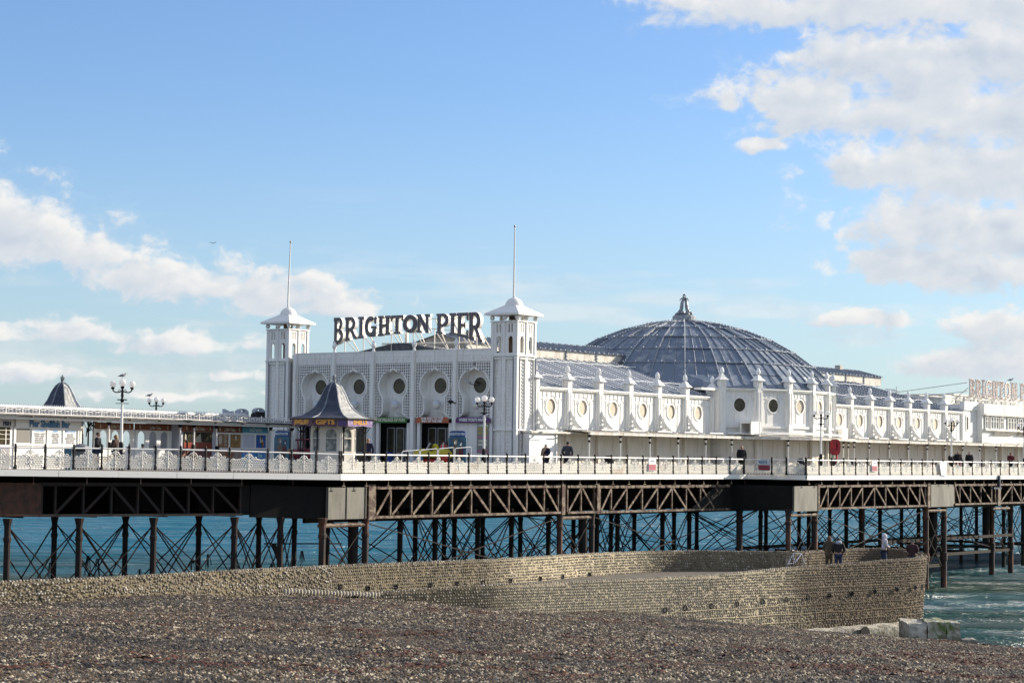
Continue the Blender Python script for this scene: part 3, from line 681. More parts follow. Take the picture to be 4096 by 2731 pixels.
wall_lamp(BAYC[0]-.1, 'half globe wall lamp in the keyhole beside the left tower'); wall_lamp(BAYC[1]-.1, 'half globe wall lamp hidden behind the gift kiosk roof')
wall_lamp(BAYC[2]-.1, 'half globe wall lamp above the green sign'); wall_lamp(BAYC[3]-.1, 'half globe wall lamp above the orange sign'); wall_lamp(BAYC[4]-.1, 'half globe wall lamp behind the street lamp, above the purple sign')
t = thing('security_camera', 'grey security camera pointing left inside the rightmost keyhole', 'camera', (UF+.3, 6.3, 13.1)); m = M(); m.bar((UF+.1,6.75,13.32),(UF+.1,6.35,13.18),.14,.13); m.obj('housing', flat('cctv_grey',(.4,.4,.4)), t); m = M(); m.bar((UF+.1,6.45,13.15),(UF+.5,6.2,13.02),.04); m.obj('arm', BLACK, t)
t = thing('floodlight', 'small black floodlight fixed to the pilaster left of the purple sign', 'floodlight', (UF-.4, 7.2, 12.0)); m = M(); m.lathe([(.0,-.12),(.22,0),(.05,.12)], 8, (UF-.55, 7.25), 12.06); m.obj('head', BLACK, t); m = M(); m.bar((UF-.5,7.25,12.04),(UF-.12,7.2,12.0),.05); m.obj('arm', BLACK, t)

# ------------------------------------------------------------------ towers
def tower(v0, label):
    t = thing('entrance_tower', label, 'tower', (UF+.92, v0+.92, DZ), group='pair of white square towers with flagpoles')
    a, b, c, d = UF, UF+1.85, v0, v0+1.85; W_ = 1.85
    m = M(); m.box(a+.10, b-.10, c+.10, d-.10, DZ, 14.68); m.obj('shaft', WALLS, t)
    m = M()
    for (x, y) in ((a,c),(a,d),(b,c),(b,d)):
        m.box(x-.02 if x == a else x-.2, x+.2 if x == a else x+.02, y-.02 if y == c else y-.2, y+.2 if y == c else y+.02, DZ, 14.66)
    mu, mv = (a+b)/2, (c+d)/2
    m.box(a-.01, a+.10, mv-.11, mv+.11, DZ, 14.66); m.box(b-.10, b+.01, mv-.11, mv+.11, DZ, 14.66); m.box(mu-.11, mu+.11, c-.01, c+.10, DZ, 14.66); m.box(mu-.11, mu+.11, d-.10, d+.01, DZ, 14.66)
    m.obj('corner_strips', WALLS, t)
    m = M()
    for z, g_ in ((10.44,.05),(14.66,.06),(14.5,.03),(16.62,.05)): m.box(a-g_, b+g_, c-g_, d+g_, z, z+.07)
    m.obj('band', WALLS, t)
    m = M()    # rows of small studs
    for k in range(30):
        z = 8.3+.205*k
        if abs(z-10.45) < .12: continue
        for q in (.36, .52, .68-.02, 1.18, 1.34, 1.50):
            if int(q*100) in (52, 134): continue
            m.box(a+.05, a+.10, c+q-.035, c+q+.035, z, z+.08); m.box(a+q-.035, a+q+.035, c+.05, c+.10, z, z+.08)
    m.obj('stud_rows', WALLS, t, kind='stuff')
    for (x, y) in ((a-.03, c+.24), (a-.03, c+1.62), (a+.24, c-.03), (b-.05, c-.05)):
        m = M(); m.bar((x, y, DZ), (x, y, 14.6), .05); m.obj('joint_shade_bar', flat('grey_joint_shade', (0.25,0.26,0.28)), t)  # thin grey bars added at strip joints, standing in for groove shade
    # belfry: pierced faces
    for face in range(4):
        T = {0: lambda s, t_, d_: (a+d_, c+s, t_), 1: lambda s, t_, d_: (a+s, c+d_, t_), 2: lambda s, t_, d_: (b-d_, c+s, t_), 3: lambda s, t_, d_: (a+s, d-d_, t_)}[face]
        holes = []
        for o_ in (.2, 1.02):
            cx = o_+.315; w_ = .17
            holes.append([(cx-w_, 14.85), (cx+w_, 14.85), (cx+w_, 15.62)]+[(cx+w_*math.cos(q), 15.62+w_*1.15*math.sin(q)) for q in [math.pi*i/8 for i in range(1, 8)]]+[(cx-w_, 15.62)])
            for s_q in (-.1, .1): holes.append([(cx+s_q-.055, 16.02), (cx+s_q+.055, 16.02), (cx+s_q+.055, 16.5), (cx+s_q-.055, 16.5)])
        m = M(); m.plate([(0,14.74),(W_,14.74),(W_,16.6),(0,16.6)], [h[::-1] for h in holes], T, .03 if face % 2 else .035, .12)
        for s_q in (0.0, .87, 1.69):
            P0 = T(s_q, 14.74, -.02); P1 = T(s_q+.13, 16.6, .14)
            m.box(min(P0[0],P1[0]), max(P0[0],P1[0]), min(P0[1],P1[1]), max(P0[1],P1[1]), 14.74, 16.6)
        m.obj('belfry_face', WALLS, t)
    for i in range(3):
        for j in range(3):
            if i == 1 and j == 1: continue
            m = M(); m.sphere((a+.04+i*.885, c+.04+j*.885, 16.86), .145, 10); m.obj('ball', WALLS, t, smooth=True)
    m = M(); m.box(mu-.2, mu+.2, mv-.2, mv+.2, 14.7, 17.0); m.obj('mast_core', mat('brown_core',(0.10,0.06,0.035)), t)
    e = .29
    m = M(); m.box(a-e, b+e, c-e, d+e, 17.0, 17.12); m.frus(a-e+.005, b+e-.005, c-e+.005, d+e-.005, 17.121, mu-.3, mu+.3, mv-.3, mv+.3, 17.66); m.obj('cap_roof', WHITE, t)
    m = M(); m.lathe([(.55,17.40),(.55,17.52),(.52,17.68),(.44,17.84),(.32,17.97),(.16,18.05),(.1,18.06),(.1,18.12)], 20, (mu, mv)); m.obj('cupola', WHITE, t, smooth=True)
    m = M(); m.tube([(mu-.05, mv, 18.0), (mu-.05, mv, 18.6), (mu-.05-.0, mv-(.12 if v0 > 10 else .02), 22.1)], [.062, .054, .036], 8); o = m.obj('flagpole', WHITE, t)
    m = M(); m.sphere((mu-.05, mv-(.12 if v0 > 10 else .02), 22.17), .07, 6); m.obj('truck_ball', flat('dull_gold_ball', (0.25,0.22,0.12), .4), o)
    return t
tower(2.95, 'right entrance tower, sunlit on its right side, beside the long side wall')
tower(20.45, 'left entrance tower standing clear against the sky beside the ice cream kiosk')

# ------------------------------------------------------------------ big letters on the roof
# strokes per glyph in a unit box: ('q', x0,y0,x1,y1) rectangles, ('l',x0,y0,x1,y1,w) slants, ('a',cx,cy,rx,ry,a0,a1,w) arcs
ST = .27; SE = .09
GLY = {
 'B': [('q',.06,0,.06+ST,1),('q',0,0,.5,SE+.05),('q',0,.86,.5,1),('q',.3,.46,.55,.58),('a',.5,.755,.30,.245,-90,90,.24),('a',.5,.27,.38,.27,-90,90,.26)],
 'R': [('q',.06,0,.06+ST,1),('q',0,0,.42,SE),('q',0,.88,.5,1),('q',.3,.40,.52,.54),('a',.5,.70,.36,.30,-90,90,.25),('l',.50,.46,.84,.04,.26),('q',.70,0,1.0,SE)],
 'I': [('q',.25,0,.75,1),('q',.05,0,.95,SE+.03),('q',.05,.89,.95,1)],
 'G': [('a',.5,.5,.48,.5,55,360-28,.28),('q',.52,.40,1.0,.52),('q',.72,.02,.94,.45),('q',.80,.62,.96,.97)],
 'H': [('q',.10,0,.38,1),('q',.62,0,.90,1),('q',.3,.43,.7,.57),('q',0,0,.46,SE+.02),('q',.54,0,1,SE+.02),('q',0,.89,.46,1),('q',.54,.89,1,1)],
 'T': [('q',.36,0,.64,1),('q',0,.87,1,1),('q',0,.68,.13,.9),('q',.87,.68,1,.9),('q',.22,0,.78,SE+.02)],
 'O': [('a',.5,.5,.5,.5,0,360,.29)],
 'N': [('q',.10,0,.30,1),('q',.70,0,.90,1),('l',.22,.95,.80,.05,.28),('q',0,0,.42,SE+.02),('q',0,.89,.36,1),('q',.6,.89,1,1)],
 'P': [('q',.08,0,.08+.30,1),('q',0,0,.52,SE+.02),('q',0,.88,.55,1),('q',.3,.36,.55,.50),('a',.55,.68,.42,.32,-90,90,.26)],
 'E': [('q',.10,0,.10+.30,1),('q',0,0,.95,.13),('q',0,.87,.95,1),('q',.3,.44,.72,.56),('q',.82,0,.96,.32),('q',.82,.70,.96,1),('q',.62,.38,.74,.62)]}
def letter(T, ch, mats, parent, bulbs=True, depth=.30):
    """T(x,y,d): x,y in the unit box, d depth away from the reader"""
    body, face, bl = M(), M(), M(); k = 0
    for st in GLY[ch]:
        k += 1; e = .003*k
        if st[0] == 'q': poly = [(st[1],st[2]),(st[3],st[2]),(st[3],st[4]),(st[1],st[4])]; polys = [poly]; cl = [((st[1]+st[3])/2, st[2]+.05, (st[1]+st[3])/2, st[4]-.05) if st[4]-st[2] > st[3]-st[1] else (st[1]+.05,(st[2]+st[4])/2,st[3]-.05,(st[2]+st[4])/2)]
        elif st[0] == 'l':
            x0,y0,x1,y1,w_ = st[1:]; polys = [[(x0-w_/2,y0),(x0+w_/2,y0),(x1+w_/2,y1),(x1-w_/2,y1)]]; cl = [(x0,y0,x1,y1)]
        else:
            cx,cy,rx,ry,a0,a1,w_ = st[1:]; N = 18 if a1-a0 > 200 else 10; polys = []; cl = []
            for i in range(N):
                p0, p1 = R(a0+(a1-a0)*i/N), R(a0+(a1-a0)*(i+1)/N)
                f = lambda p, q: (cx+(rx-q)*math.cos(p), cy+(ry-q*.75)*math.sin(p))
                polys.append([f(p0,0), f(p1,0), f(p1,w_), f(p0,w_)]); cl.append((*f(p0,w_/2), *f(p1,w_/2)))
        for pl in polys:
            n = len(pl); vs = [T(p[0],p[1],e) for p in pl]+[T(p[0],p[1],depth-e) for p in pl]
            body.add(vs, [tuple(range(n)), tuple(range(2*n-1,n-1,-1))]+[(i,(i+1)%n,n+(i+1)%n,n+i) for i in range(n)])
            cx_, cy_ = sum(p[0] for p in pl)/n, sum(p[1] for p in pl)/n
            face.add([T(p[0],p[1],e-.006) for p in pl], [tuple(range(n))])
        for (x0,y0,x1,y1) in cl:
            q = max(1, int(math.hypot((x1-x0)*.6, y1-y0)/.075))
            for i in range(q):
                s = (i+.5)/q
                for o_ in (-.06, .06): 
                    P = T(x0+(x1-x0)*s+(o_ if abs(y1-y0) > abs(x1-x0)*.5 else 0), y0+(y1-y0)*s+(0 if abs(y1-y0) > abs(x1-x0)*.5 else o_*.5), -.03); bl.sphere(P, .036, 4, 4)
    L = body.obj('letter', mats[0], parent)
    face.obj('letter_face', mats[1], L)
    bl.obj('bulbs', mats[2], L, kind='stuff')
    return L
sg = thing('roof_sign', 'arched roof sign of dark bulb-studded letters reading Brighton Pier between the towers', 'sign', (UF+1.0, 12, 15.1))
LW = WHITE; LF = mat('dark_brown_letter_face', (0.105,0.085,0.085), .7, 0, (0.16,0.135,0.135), 8); LB = mat('grey_lamp_bulbs', (0.32,0.33,0.37), .35)
zbot = lambda v: float(np.interp(v, [6.2,7.2,8.1,8.7,9.5,11.1,13.1,14.1,15.15,16.0,16.7,17.6], [15.55,15.78,15.98,16.05,16.14,16.24,16.2,16.10,16.04,15.98,15.85,15.62]))
spans = [('B',17.6,16.78),('R',16.68,15.78),('I',15.66,15.2),('G',15.12,14.2),('H',14.06,13.14),('T',13.04,12.14),('O',12.12,11.06),('N',11.08,10.1),('P',9.56,8.68),('I',8.62,8.12),('E',8.04,7.22),('R',7.16,6.2)]
for ch, va, vb in spans:
    va, vb = va+.03, vb-.03
    T = (lambda va, vb: lambda x, y, d: (UF+.95+d, va+(vb-va)*x, (lambda zb: zb+(17.32-zb)*y)(zbot(va+(vb-va)*x))))(va, vb)
    letter(T, ch, (LW, LF, LB), sg)
m = M(); u_ = UF+1.2
for z in (17.05, None):
    P = [(u_, v, z if z else zbot(v)+.28) for v in [17.3,15.5,13.5,11.5,9.5,7.8,6.5]]; m.tube(P, .025, 5, False)
for v in (16.9, 15.4, 13.2, 11.5, 9.9, 8.05, 6.75):
    m.bar((u_, v, 15.05), (u_, v, zbot(v)+.3), .05); m.bar((u_+.02, v, zbot(v)+.9), (u_+1.5, v, 15.1), .05); m.bar((u_, v-.1, zbot(v)+.1), (u_+.1, v-1.0, 15.1), .045)
m.bar((u_+.3,14.2,15.66),(u_+.3,7.2,15.62),.06,.1); m.bar((u_+1.2,14,15.7),(u_+1.2,8.5,15.7),.06,.1); m.box(u_+.3,u_+.45,12.25,12.42,15.2,16.3)
m.obj('sign_frame', CREAM, sg)
t = thing('gutter_debris', 'row of white festoon lamps lying on the roof edge behind the sign', 'lights', (UF+1.6, 9.3, 15.2)); m = M(); m.tube([(UF+1.6,10.6,15.32),(UF+1.7,9.6,15.18),(UF+1.6,8.6,15.22),(UF+1.7,7.6,15.16)],.03,5); floodstrip(m,(UF+1.6,10.6,15.3),(UF+1.7,7.6,15.15),14,.05); m.obj('cable', BULB, t)
# ------------------------------------------------------------------ side hall: bays with round windows under a ribbed roof
VW = 3.0; ZE = 13.0
hall = thing('amusement_hall', 'long white seaside hall with round windows, finials and a ribbed lead roof', 'building', (20.3, VW, DZ))
def bay_meshes(w_):
    """wall, trims of one bay: x along the wall from a pilaster axis, y=0 wall line, -y outwards, z absolute"""
    a, b = .24, w_-.22; cx = 1.58*w_/3.28; zc = 11.9
    wall = M(); T = lambda s, t_, d: (s, .10+d, t_)
    wall.plate([(0,10.5),(w_,10.5),(w_,12.95),(0,12.95)], [circ(cx, zc, .44, 20)[::-1]], T, 0, .1)
    trim = M()
    def rib(P, r=.027): trim.tube([(p[0], .088, p[1]) for p in P], r, 4)
    ring = lambda r: [(cx+r*math.cos(t_), zc+r*math.sin(t_)) for t_ in [2*math.pi*i/20 for i in range(21)]]
    for k in range(1, 6):
        x = a+.12+(b-a-.24)*k/6; rib([(x, 12.72), (x, 12.42-(.0 if k in (1,5) else .0))])
    rib([(a+.1,12.74),(b-.1,12.74)])
    L_ = [(a+.06, 12.1)]+[(a+.06+.28*(1-math.cos(q)), 12.1+.28*math.sin(q)) for q in [math.pi/2*i/4 for i in range(1,5)]]+[(a+.55, 12.3),(a+.58, 10.75)]
    rib(L_); rib([(2*cx-p[0], p[1]) for p in L_]); rib([(cx-.62, 12.05)]+[(cx+.66*math.cos(q), zc+.66*math.sin(q)) for q in [math.pi*(1-i/10) for i in range(1,10)]]+[(cx+.62,12.05)])
    sill = M(); sill.box(0, w_, -.02, .2, 10.42, 10.56)
    frame = M(); 
    A = [(p[0], .045, p[1]) for p in circ(cx, zc, .44, 20)]; B = [(p[0], .045, p[1]) for p in circ(cx, zc, .52, 20)]; C_ = [(p[0], .16, p[1]) for p in circ(cx, zc, .44, 20)]; D = [(p[0], .1, p[1]) for p in circ(cx, zc, .53, 20)]
    for X, Y in ((A, B), (A, C_), (B, D)): frame.quadstrip(X+[X[0]], Y+[Y[0]])
    pane = M(); pane.add([(p[0], .13, p[1]) for p in circ(cx, zc, .435, 20)], [tuple(range(20))])
    corn = M(); corn.box(.2, w_-.2, -.06, .16, 12.84, 12.92); corn.box(.2, w_-.2, -.12, .2, 12.92, 13.0)
    return [(wall.mesh('wall_panel', WALLS), 'wall_panel'), (trim.mesh('wall_beading', WALLS), 'wall_beading'), (sill.mesh('sill_band', WALLS), 'sill_band'), (corn.mesh('cornice', WALLS), 'cornice')], frame.mesh('round_window', WALLS), pane.mesh('pane', GLASSC), pane.mesh('pane_dark', GLASSD)
def pil_meshes():
    m = M(); m.box(-.21, .21, -.10, .3, 10.5, 13.0); m.box(-.30, -.21, -.03, .3, 10.5, 12.9); m.box(.21, .29, -.03, .3, 10.5, 12.9)
    for x in (-.1, .1): m.box(x-.045, x+.045, -.125, -.10, 10.7, 12.75)
    for k in range(6): m.box(-.14, .14, -.125, -.115, 13.08+.055*k, 13.11+.055*k)
    m.box(-.21, .21, -.11, .35, 13.0, 13.46); m.box(-.18,.18,-.08,.3,13.46,13.5)
    m.frus(-.36, .36, -.28, .5, 13.5, -.16, .16, -.08, .3, 13.72); m.frus(-.16,.16,-.08,.3,13.72,-.12,.12,-.02,.24,13.84)
    f = M(); f.lathe([(.09,13.84),(.07,13.9),(.13,13.98),(.155,14.08),(.13,14.2),(.07,14.31),(.0,14.38)], 8, (0,.1))
    for q in range(8): a_ = q*math.pi/4; f.bar((.13*math.cos(a_),.1+.13*math.sin(a_),13.96),(.10*math.cos(a_),.1+.10*math.sin(a_),14.24),.03)
    return m.mesh('pilaster', WALLS), f.mesh('finial', BULB)
def fin_mesh():
    m = M(); P = [(0, 11.78), (-.0, 10.5), (-1.28, 10.5), (-1.28, 10.56)]
    for i in range(1, 12):
        q = i/12; P.append((-1.28*(1-q)**1.0+ (0)*q, 10.56+1.22*(q**2.1)))
    P = [(-0.0, 10.5), (-1.28, 10.5), (-1.28, 10.56)]+[(-1.28*(1-i/12), 10.56+1.22*((i/12)**2.1)) for i in range(1, 12)]+[(-.0, 11.78)]
    holes = [circ(-.36, 10.72, .12, 10), circ(-.13, 10.95, .065, 8), circ(-.68, 10.62, .055, 8), circ(-.12, 11.2, .045, 7), circ(-.55, 10.82-.06, .03, 6)]
    m.plate(P, [h[::-1] for h in holes], lambda s, t_, d: (d, s-.1, t_), -.03, .03)
    m.tube([(0, s-.1, t_) for s, t_ in P[2:]], .035, 4); m.tube([(0, -.46+.07*math.cos(a_), 10.72+.07*math.sin(a_)) for a_ in [i*.9 for i in range(6)]], .02, 4)
    return m.mesh('scroll_bracket', WALLS)
PIL, FN = pil_meshes(); FINB = fin_mesh(); BM = {}
def bay(parent, x, y, ang, w_, dark=False, fin=True, pil=True, dz=0.0):
    key = round(w_, 2)
    if key not in BM: BM[key] = bay_meshes(w_)
    parts, fr, pn, pnd = BM[key]
    for me, nm in parts: link(nm, me, parent, (x, y, dz), (0, 0, ang))
    o = link('round_window', fr, parent, (x, y, dz), (0, 0, ang)); p = bpy.data.objects.new('pane', pnd if dark else pn); COL.objects.link(p); p.parent = o
    if pil: pilaster(parent, x, y, ang, fin, dz)
def pilaster(parent, x, y, ang, fin=True, dz=0.0):
    link('pilaster', PIL, parent, (x, y, dz), (0, 0, ang)); link('finial', FN, parent, (x, y, dz), (0, 0, ang))
    if fin: link('scroll_bracket', FINB, parent, (x, y, dz), (0, 0, ang))
pA = [20.35+3.29*k for k in range(7)]; pB = [56.45+3.24*k for k in range(8)]
for k in range(6): bay(hall, pA[k], VW, 0, 3.29, fin=True)
pilaster(hall, pA[6]+.1, VW, 0, False)
for k in range(7): bay(hall, pB[k], VW, 0, 3.24, fin=k > 0)
m = M(); m.box(79.1, 79.42, VW-.08, VW+.3, 8.1, 13.0); m.obj('pilaster', WALLS, hall)
# pale box on the wall at the start of the second wing, small lamps
m = M(); m.box(57.6, 58.5, VW-.35, VW-.05, 10.55, 11.3); m.obj('cabinet', WALLS, hall)
# lower wall under the canopy
lowm = {}
def low_bay(w_):
    m = M(); m.box(0, w_, .12, .2, DZ, 10.6)
    fr = M(); fr.box(-.2, .2, -.05, .12, DZ, 10.45); fr.box(-.27,-.2,0,.12,DZ,10.4); fr.box(.2,.27,0,.12,DZ,10.4)
    tr = M()
    for x in (.45, w_/2, w_-.45): tr.box(x-.025, x+.025, .09, .12, 9.35, 10.4)
    for k in range(7): x = .45+(w_-.9)*k/6; tr.box(x-.02, x+.02, .09, .12, 8.3, 9.15)
    tr.box(.42, w_-.42, .085, .12, 9.22, 9.3); tr.box(.42, w_-.42, .085, .12, 8.2, 8.28); tr.box(.42,w_-.42,.085,.12,10.4,10.45)
    return m.mesh('lower_wall', CREAM), fr.mesh('lower_pilaster', CREAM), tr.mesh('panel_moulding', CREAM)
LB_ = low_bay(3.28)
def lowers(parent, x, y, ang=0.0, me=None):
    for q, nm in zip(me or LB_, ('lower_wall','lower_pilaster','panel_moulding')): link(nm, q, parent, (x, y, 0), (0, 0, ang))
for u in [pA[0]]+pA[1:6]+pB[:7]: lowers(hall, u, VW)
# boarded projecting cabin beside the tower, brightly lit
cb = thing('boarded_cabin', 'small sunlit white boarded cabin under the canopy right of the right tower', 'cabin', (19.2, 2.5, DZ))
BW = M(); BW.frus(0, 2.6, -.03, 0, 0, 0, 2.6, -.005, 0, .135); BWM = BW.mesh('board', WHITE)
for k in range(16): link('board', BWM, cb, (19.05, 2.5, DZ+.02+.139*k))
m = M(); m.box(19.05, 21.65, 2.5, 2.94, DZ, 10.3); m.obj('wall', WHITE, cb); m = M(); m.box(21.6, 21.72, 2.42, 2.54, DZ, 10.3); m.obj('corner_post', WHITE, cb)
m = M(); m.box(19.0,23.3,2.3,3.0,10.32,10.44); m.obj('narrow_eave', GUTTER, hall)
# canopy on slender posts
GUT = [(23.2,1.2),(41.0,1.2),(42.7,-.5),(45.3,-1.45),(48.1,-1.75),(50.9,-1.45),(53.4,-.5),(55.4,1.2),(96,1.2)]
WAL = [(23.2,3.05),(40.3,3.05),(42.83,1.2),(45.42,.3),(48.13,0.0),(50.85,.3),(53.44,1.2),(56.0,3.05),(96,3.05)]
m = M(); n = len(GUT)
m.quadstrip([(a,b,10.42) for a,b in GUT], [(a,b,10.58) for a,b in WAL]); m.quadstrip([(a,b,10.36) for a,b in GUT], [(a,b,10.5) for a,b in WAL]); m.obj('canopy_roof', mat('weathered_canopy_roof',(0.42,0.40,0.35),.8,0,(0.13,0.12,0.10),2.5,(1,1,1),.01,6,1.0,None,.4,.65), hall)
m = M(); m.quadstrip([(a,b+.02,10.357) for a,b in GUT], [(a,b-.03,10.497) for a,b in WAL]); m.obj('canopy_soffit', CREAM, hall)
for (a, b) in zip(GUT, GUT[1:]):
    segs = max(1, int(round((b[0]-a[0])/3.3))); A, B_ = Vector((*a,0)), Vector((*b,0))
    for i in range(segs):
        P = A.lerp(B_, i/segs); Q = A.lerp(B_, (i+1)/segs-.004); P.z = Q.z = 10.36; m = M(); m.bar(P, Q, .13, .15); P.z = Q.z = 10.44; m.bar(P, Q, .17, .03); m.obj('gutter', GUTTER, hall)
PO = M(); PO.lathe([(.075,DZ),(.06,8.3),(.045,8.4),(.04,9.85)], 8)
PO.cm = 1; PO.lathe([(.06,9.85),(.085,9.9),(.055,9.98)], 8); PO.cm = 0; PO.lathe([(.05,9.98),(.05,10.14)], 8); PO.cm = 1; PO.lathe([(.055,10.14),(.12,10.26),(.12,10.28)], 8)
POM = PO.mesh('canopy_post', [WHITE, BLACK])
for u in (23.41,26.7,29.95,33.2,36.49,39.73,55.3,56.06,59.31,62.54,65.78,69.04,72.27,75.5,78.78,82.0): link('canopy_post', POM, hall, (u, 1.35, 0))
for u, v in ((43.4,-.75),(52.8,-.75)): link('canopy_post', POM, hall, (u, v, 0))
# pipes and cables lying on the canopy
m = M(); rr = random.Random(5)
for k in range(13):
    u = 20.8+3.1*k if k < 7 else 57+3.3*(k-7); m.tube([(u+1.3,1.7,10.60),(u+3.0,1.75,10.60)], .045, 5)
m.tube([(40,1.8,10.62),(42.4,.3,10.62),(45.3,-.6,10.64),(48.1,-.9,10.66),(50.9,-.6,10.64),(53.4,.4,10.62),(56,2,10.6)], .045, 5, False)
m.tube([(41,1.9,10.7),(43.4,.35,10.72),(46.3,-.4,10.75),(49.1,-.6,10.7),(51.9,-.3,10.7),(54,.9,10.7)], .04, 5, False)
m.obj('canopy_pipe', WHITE, hall, kind='stuff')
m = M()
for k in range(60): u = 20.5+rr.random()*72; v = 1.5+rr.random()*1.3; l = .3+rr.random(); m.bar((u,v,10.5+.09*(v-1.2)),(u+l,v+(rr.random()-.5)*.3,10.52+.09*(v-1.2)),.03+.05*rr.random(),.03)
m.obj('canopy_debris', mat('grey_debris',(0.12,0.11,0.09),.8), hall, kind='stuff')
# small white cabinet and shed on the canopy, struts
t = thing('vent_box', 'white box with a brown grille standing on the canopy left of the dome bay', 'vent', (41.6,.9,10.55)); m = M(); m.box(41.2,42.3,.75,.85,10.6,11.35); m.box(41.2,42.3,1.5,1.6,10.6,11.35); m.box(41.2,42.3,.75,1.6,11.3,11.42); m.box(42.25,42.35,.72,1.62,10.5,11.42); m.obj('housing', WHITE, t); m = M(); m.box(41.25,42.2,.86,.9,10.72,11.25); m.obj('grille', flat('brown_grille',(0.12,0.08,0.045)), t)
# roofs
def roof_sheet(parent, P, Q, P2, Q2, nb, mt=LEAD, every=3, bulbrows=True):
    """P-Q eave, P2-Q2 ridge; nb battens"""
    P, Q, P2, Q2 = map(Vector, (P, Q, P2, Q2)); m = M(); m.add([P, Q, Q2, P2], [(0,1,2,3)]); m.obj('roof_slope', mt, parent)
    bl = M()
    for k in range(nb+1):
        s = k/nb; a = P.lerp(Q, s); b = P2.lerp(Q2, s); up_ = Vector((0,0,.02)); m = M(); m.bar(a+up_, b+up_, .07, .05); m.obj('roof_roll', RIB, parent)
        if k % every == 1:
            L = (b-a).length; q = int(L/.22)
            for i in range(q): c = a.lerp(b, (i+.5)/q)+Vector((.03,0,.15)); bl.sphere(c, .036, 5, 4)
    for f in (.30, .80):
        a = P.lerp(P2, f); b = Q.lerp(Q2, f); q = int((b-a).length/.75)
        pts = []
        for i in range(q+1):
            c = a.lerp(b, i/q); c.z += .2-.05*(i % 2); pts.append(c)
            if i % 2 == 0: bl.sphere(c, .055, 5, 4)
        bl.tube(pts, .024, 4, False)
    bl.obj('festoon_bulbs', BULB, parent, kind='stuff')
roof_sheet(hall, (20.2,3.0,12.99), (40.6,3.0,12.99), (20.2,10.4,15.28), (43.5,10.4,15.28), 31)
roof_sheet(hall, (56.4,3.0,12.99), (79.3,3.0,12.99), (54.5,10.4,15.28), (74.8,10.4,15.28), 34)
m = M(); m.add([(79.3,3.0,12.99),(79.3,22,12.99),(74.8,14.6,15.28),(74.8,10.4,15.28)],[(0,1,2,3)]); m.add([(20.2,14.6,15.28),(74.8,14.6,15.28),(79.3,22,12.99),(20.2,22,12.99)],[(0,1,2,3)]); m.obj('roof_slope', LEADD, hall)
m = M(); m.box(20.2,79.4,3.3,22,10.4,12.95); m.obj('hall_core', INTER, hall)
# raised lantern roof (clerestory)
def clere(u0_, u1_, seg, gable=False):
    n = int(round((u1_-u0_)/seg))
    for i in range(n):
        a = u0_+(u1_-u0_)*i/n; b = u0_+(u1_-u0_)*(i+1)/n; m = M(); m.box(a+.03, b-.03, 10.4, 10.5, 15.15, 15.84); m.obj('lantern_panel', DULLW, hall)
        m = M(); m.box(a-.04, a+.04, 10.34, 10.5, 15.15, 15.84)
        for k in range(3): m.sphere((a, 10.3, 15.3+.2*k), .05, 5, 4)
        m.obj('lantern_post', RIB, hall)
    m = M(); m.add([(u0_-.15,10.25,15.84),(u1_+.1,10.25,15.84),(u1_+.1,12.5,16.42),(u0_-.15,12.5,16.42)],[(0,1,2,3)]); m.add([(u0_-.15,14.75,15.84),(u1_+.1,14.75,15.84),(u1_+.1,12.5,16.42),(u0_-.15,12.5,16.42)],[(0,1,2,3)]); m.obj('lantern_roof', LEADD, hall)
    m = M(); bl = M(); q = int((u1_-u0_)/.7)
    for k in range(q+1):
        u_ = u0_+(u1_-u0_)*k/q; m.bar((u_,10.25,15.88),(u_,12.5,16.46),.07,.08)
    m.obj('lantern_roll', RIB, hall, kind='stuff')
    floodstrip(bl, (u0_,10.22,15.86), (u1_,10.22,15.86), int((u1_-u0_)/.55), .045, .03); floodstrip(bl, (u0_,12.5,16.45), (u1_,12.5,16.45), int((u1_-u0_)/.28), .045, .06); bl.obj('festoon_bulbs', BULB, hall, kind='stuff')
    m = M(); m.add([(u0_,10.4,15.15),(u0_,14.6,15.15),(u0_,14.6,15.84),(u0_,12.5,16.4),(u0_,10.4,15.84)],[(0,1,2,3,4)]); m.add([(u1_,10.4,15.15),(u1_,14.6,15.15),(u1_,14.6,15.84),(u1_,12.5,16.4),(u1_,10.4,15.84)],[(0,1,2,3,4)]); m.obj('lantern_gable', mat('grey_gable',(0.36,0.35,0.32),.8,0,(0.25,0.24,0.22),3), hall)
clere(23.3, 44.5, 3.3); clere(60.5, 79.6, 3.3)
m = M(); m.box(75.8,76.3,12.2,12.7,16.4,16.75); m.obj('chimney', DULLW, hall)
m = M(); m.box(43.6,44.9,8.5,10.6,14.4,15.5); m.obj('valley_box', DULLW, hall)

# ------------------------------------------------------------------ the bay below the dome
dome = thing('dome_hall', 'round domed hall with a shallow blue-grey ribbed dome and sunlit finials', 'building', (49.3, 10.9, DZ))
BP = [(40.48,2.5),(42.83,1.11),(45.42,.25),(48.13,-.04),(50.85,.25),(53.44,1.11),(55.79,2.5)]
for i in range(6):
    (x0,y0),(x1,y1) = BP[i], BP[i+1]; w_ = math.hypot(x1-x0, y1-y0); ang = math.atan2(y1-y0, x1-x0)
    bay(dome, x0, y0, ang, 2.74, dark=i < 2, fin=False, dz=.62)
    m = M(); m.box(-.22,.22,-.11,.25,10.5,11.15); me = m.mesh('pilaster_foot', WALLS); link('pilaster_foot', me, dome, (x0,y0,0), (0,0,ang))
    m = M(); m.box(0,w_,.1,.2,10.5,11.2); link('wall_base', m.mesh('wall_base', WALLS), dome, (x0,y0,0), (0,0,ang))
    lb = low_bay(w_); lowers(dome, x0, y0, ang, lb)
pilaster(dome, *BP[6], math.atan2(BP[6][1]-BP[5][1], BP[6][0]-BP[5][0]), False, .62)
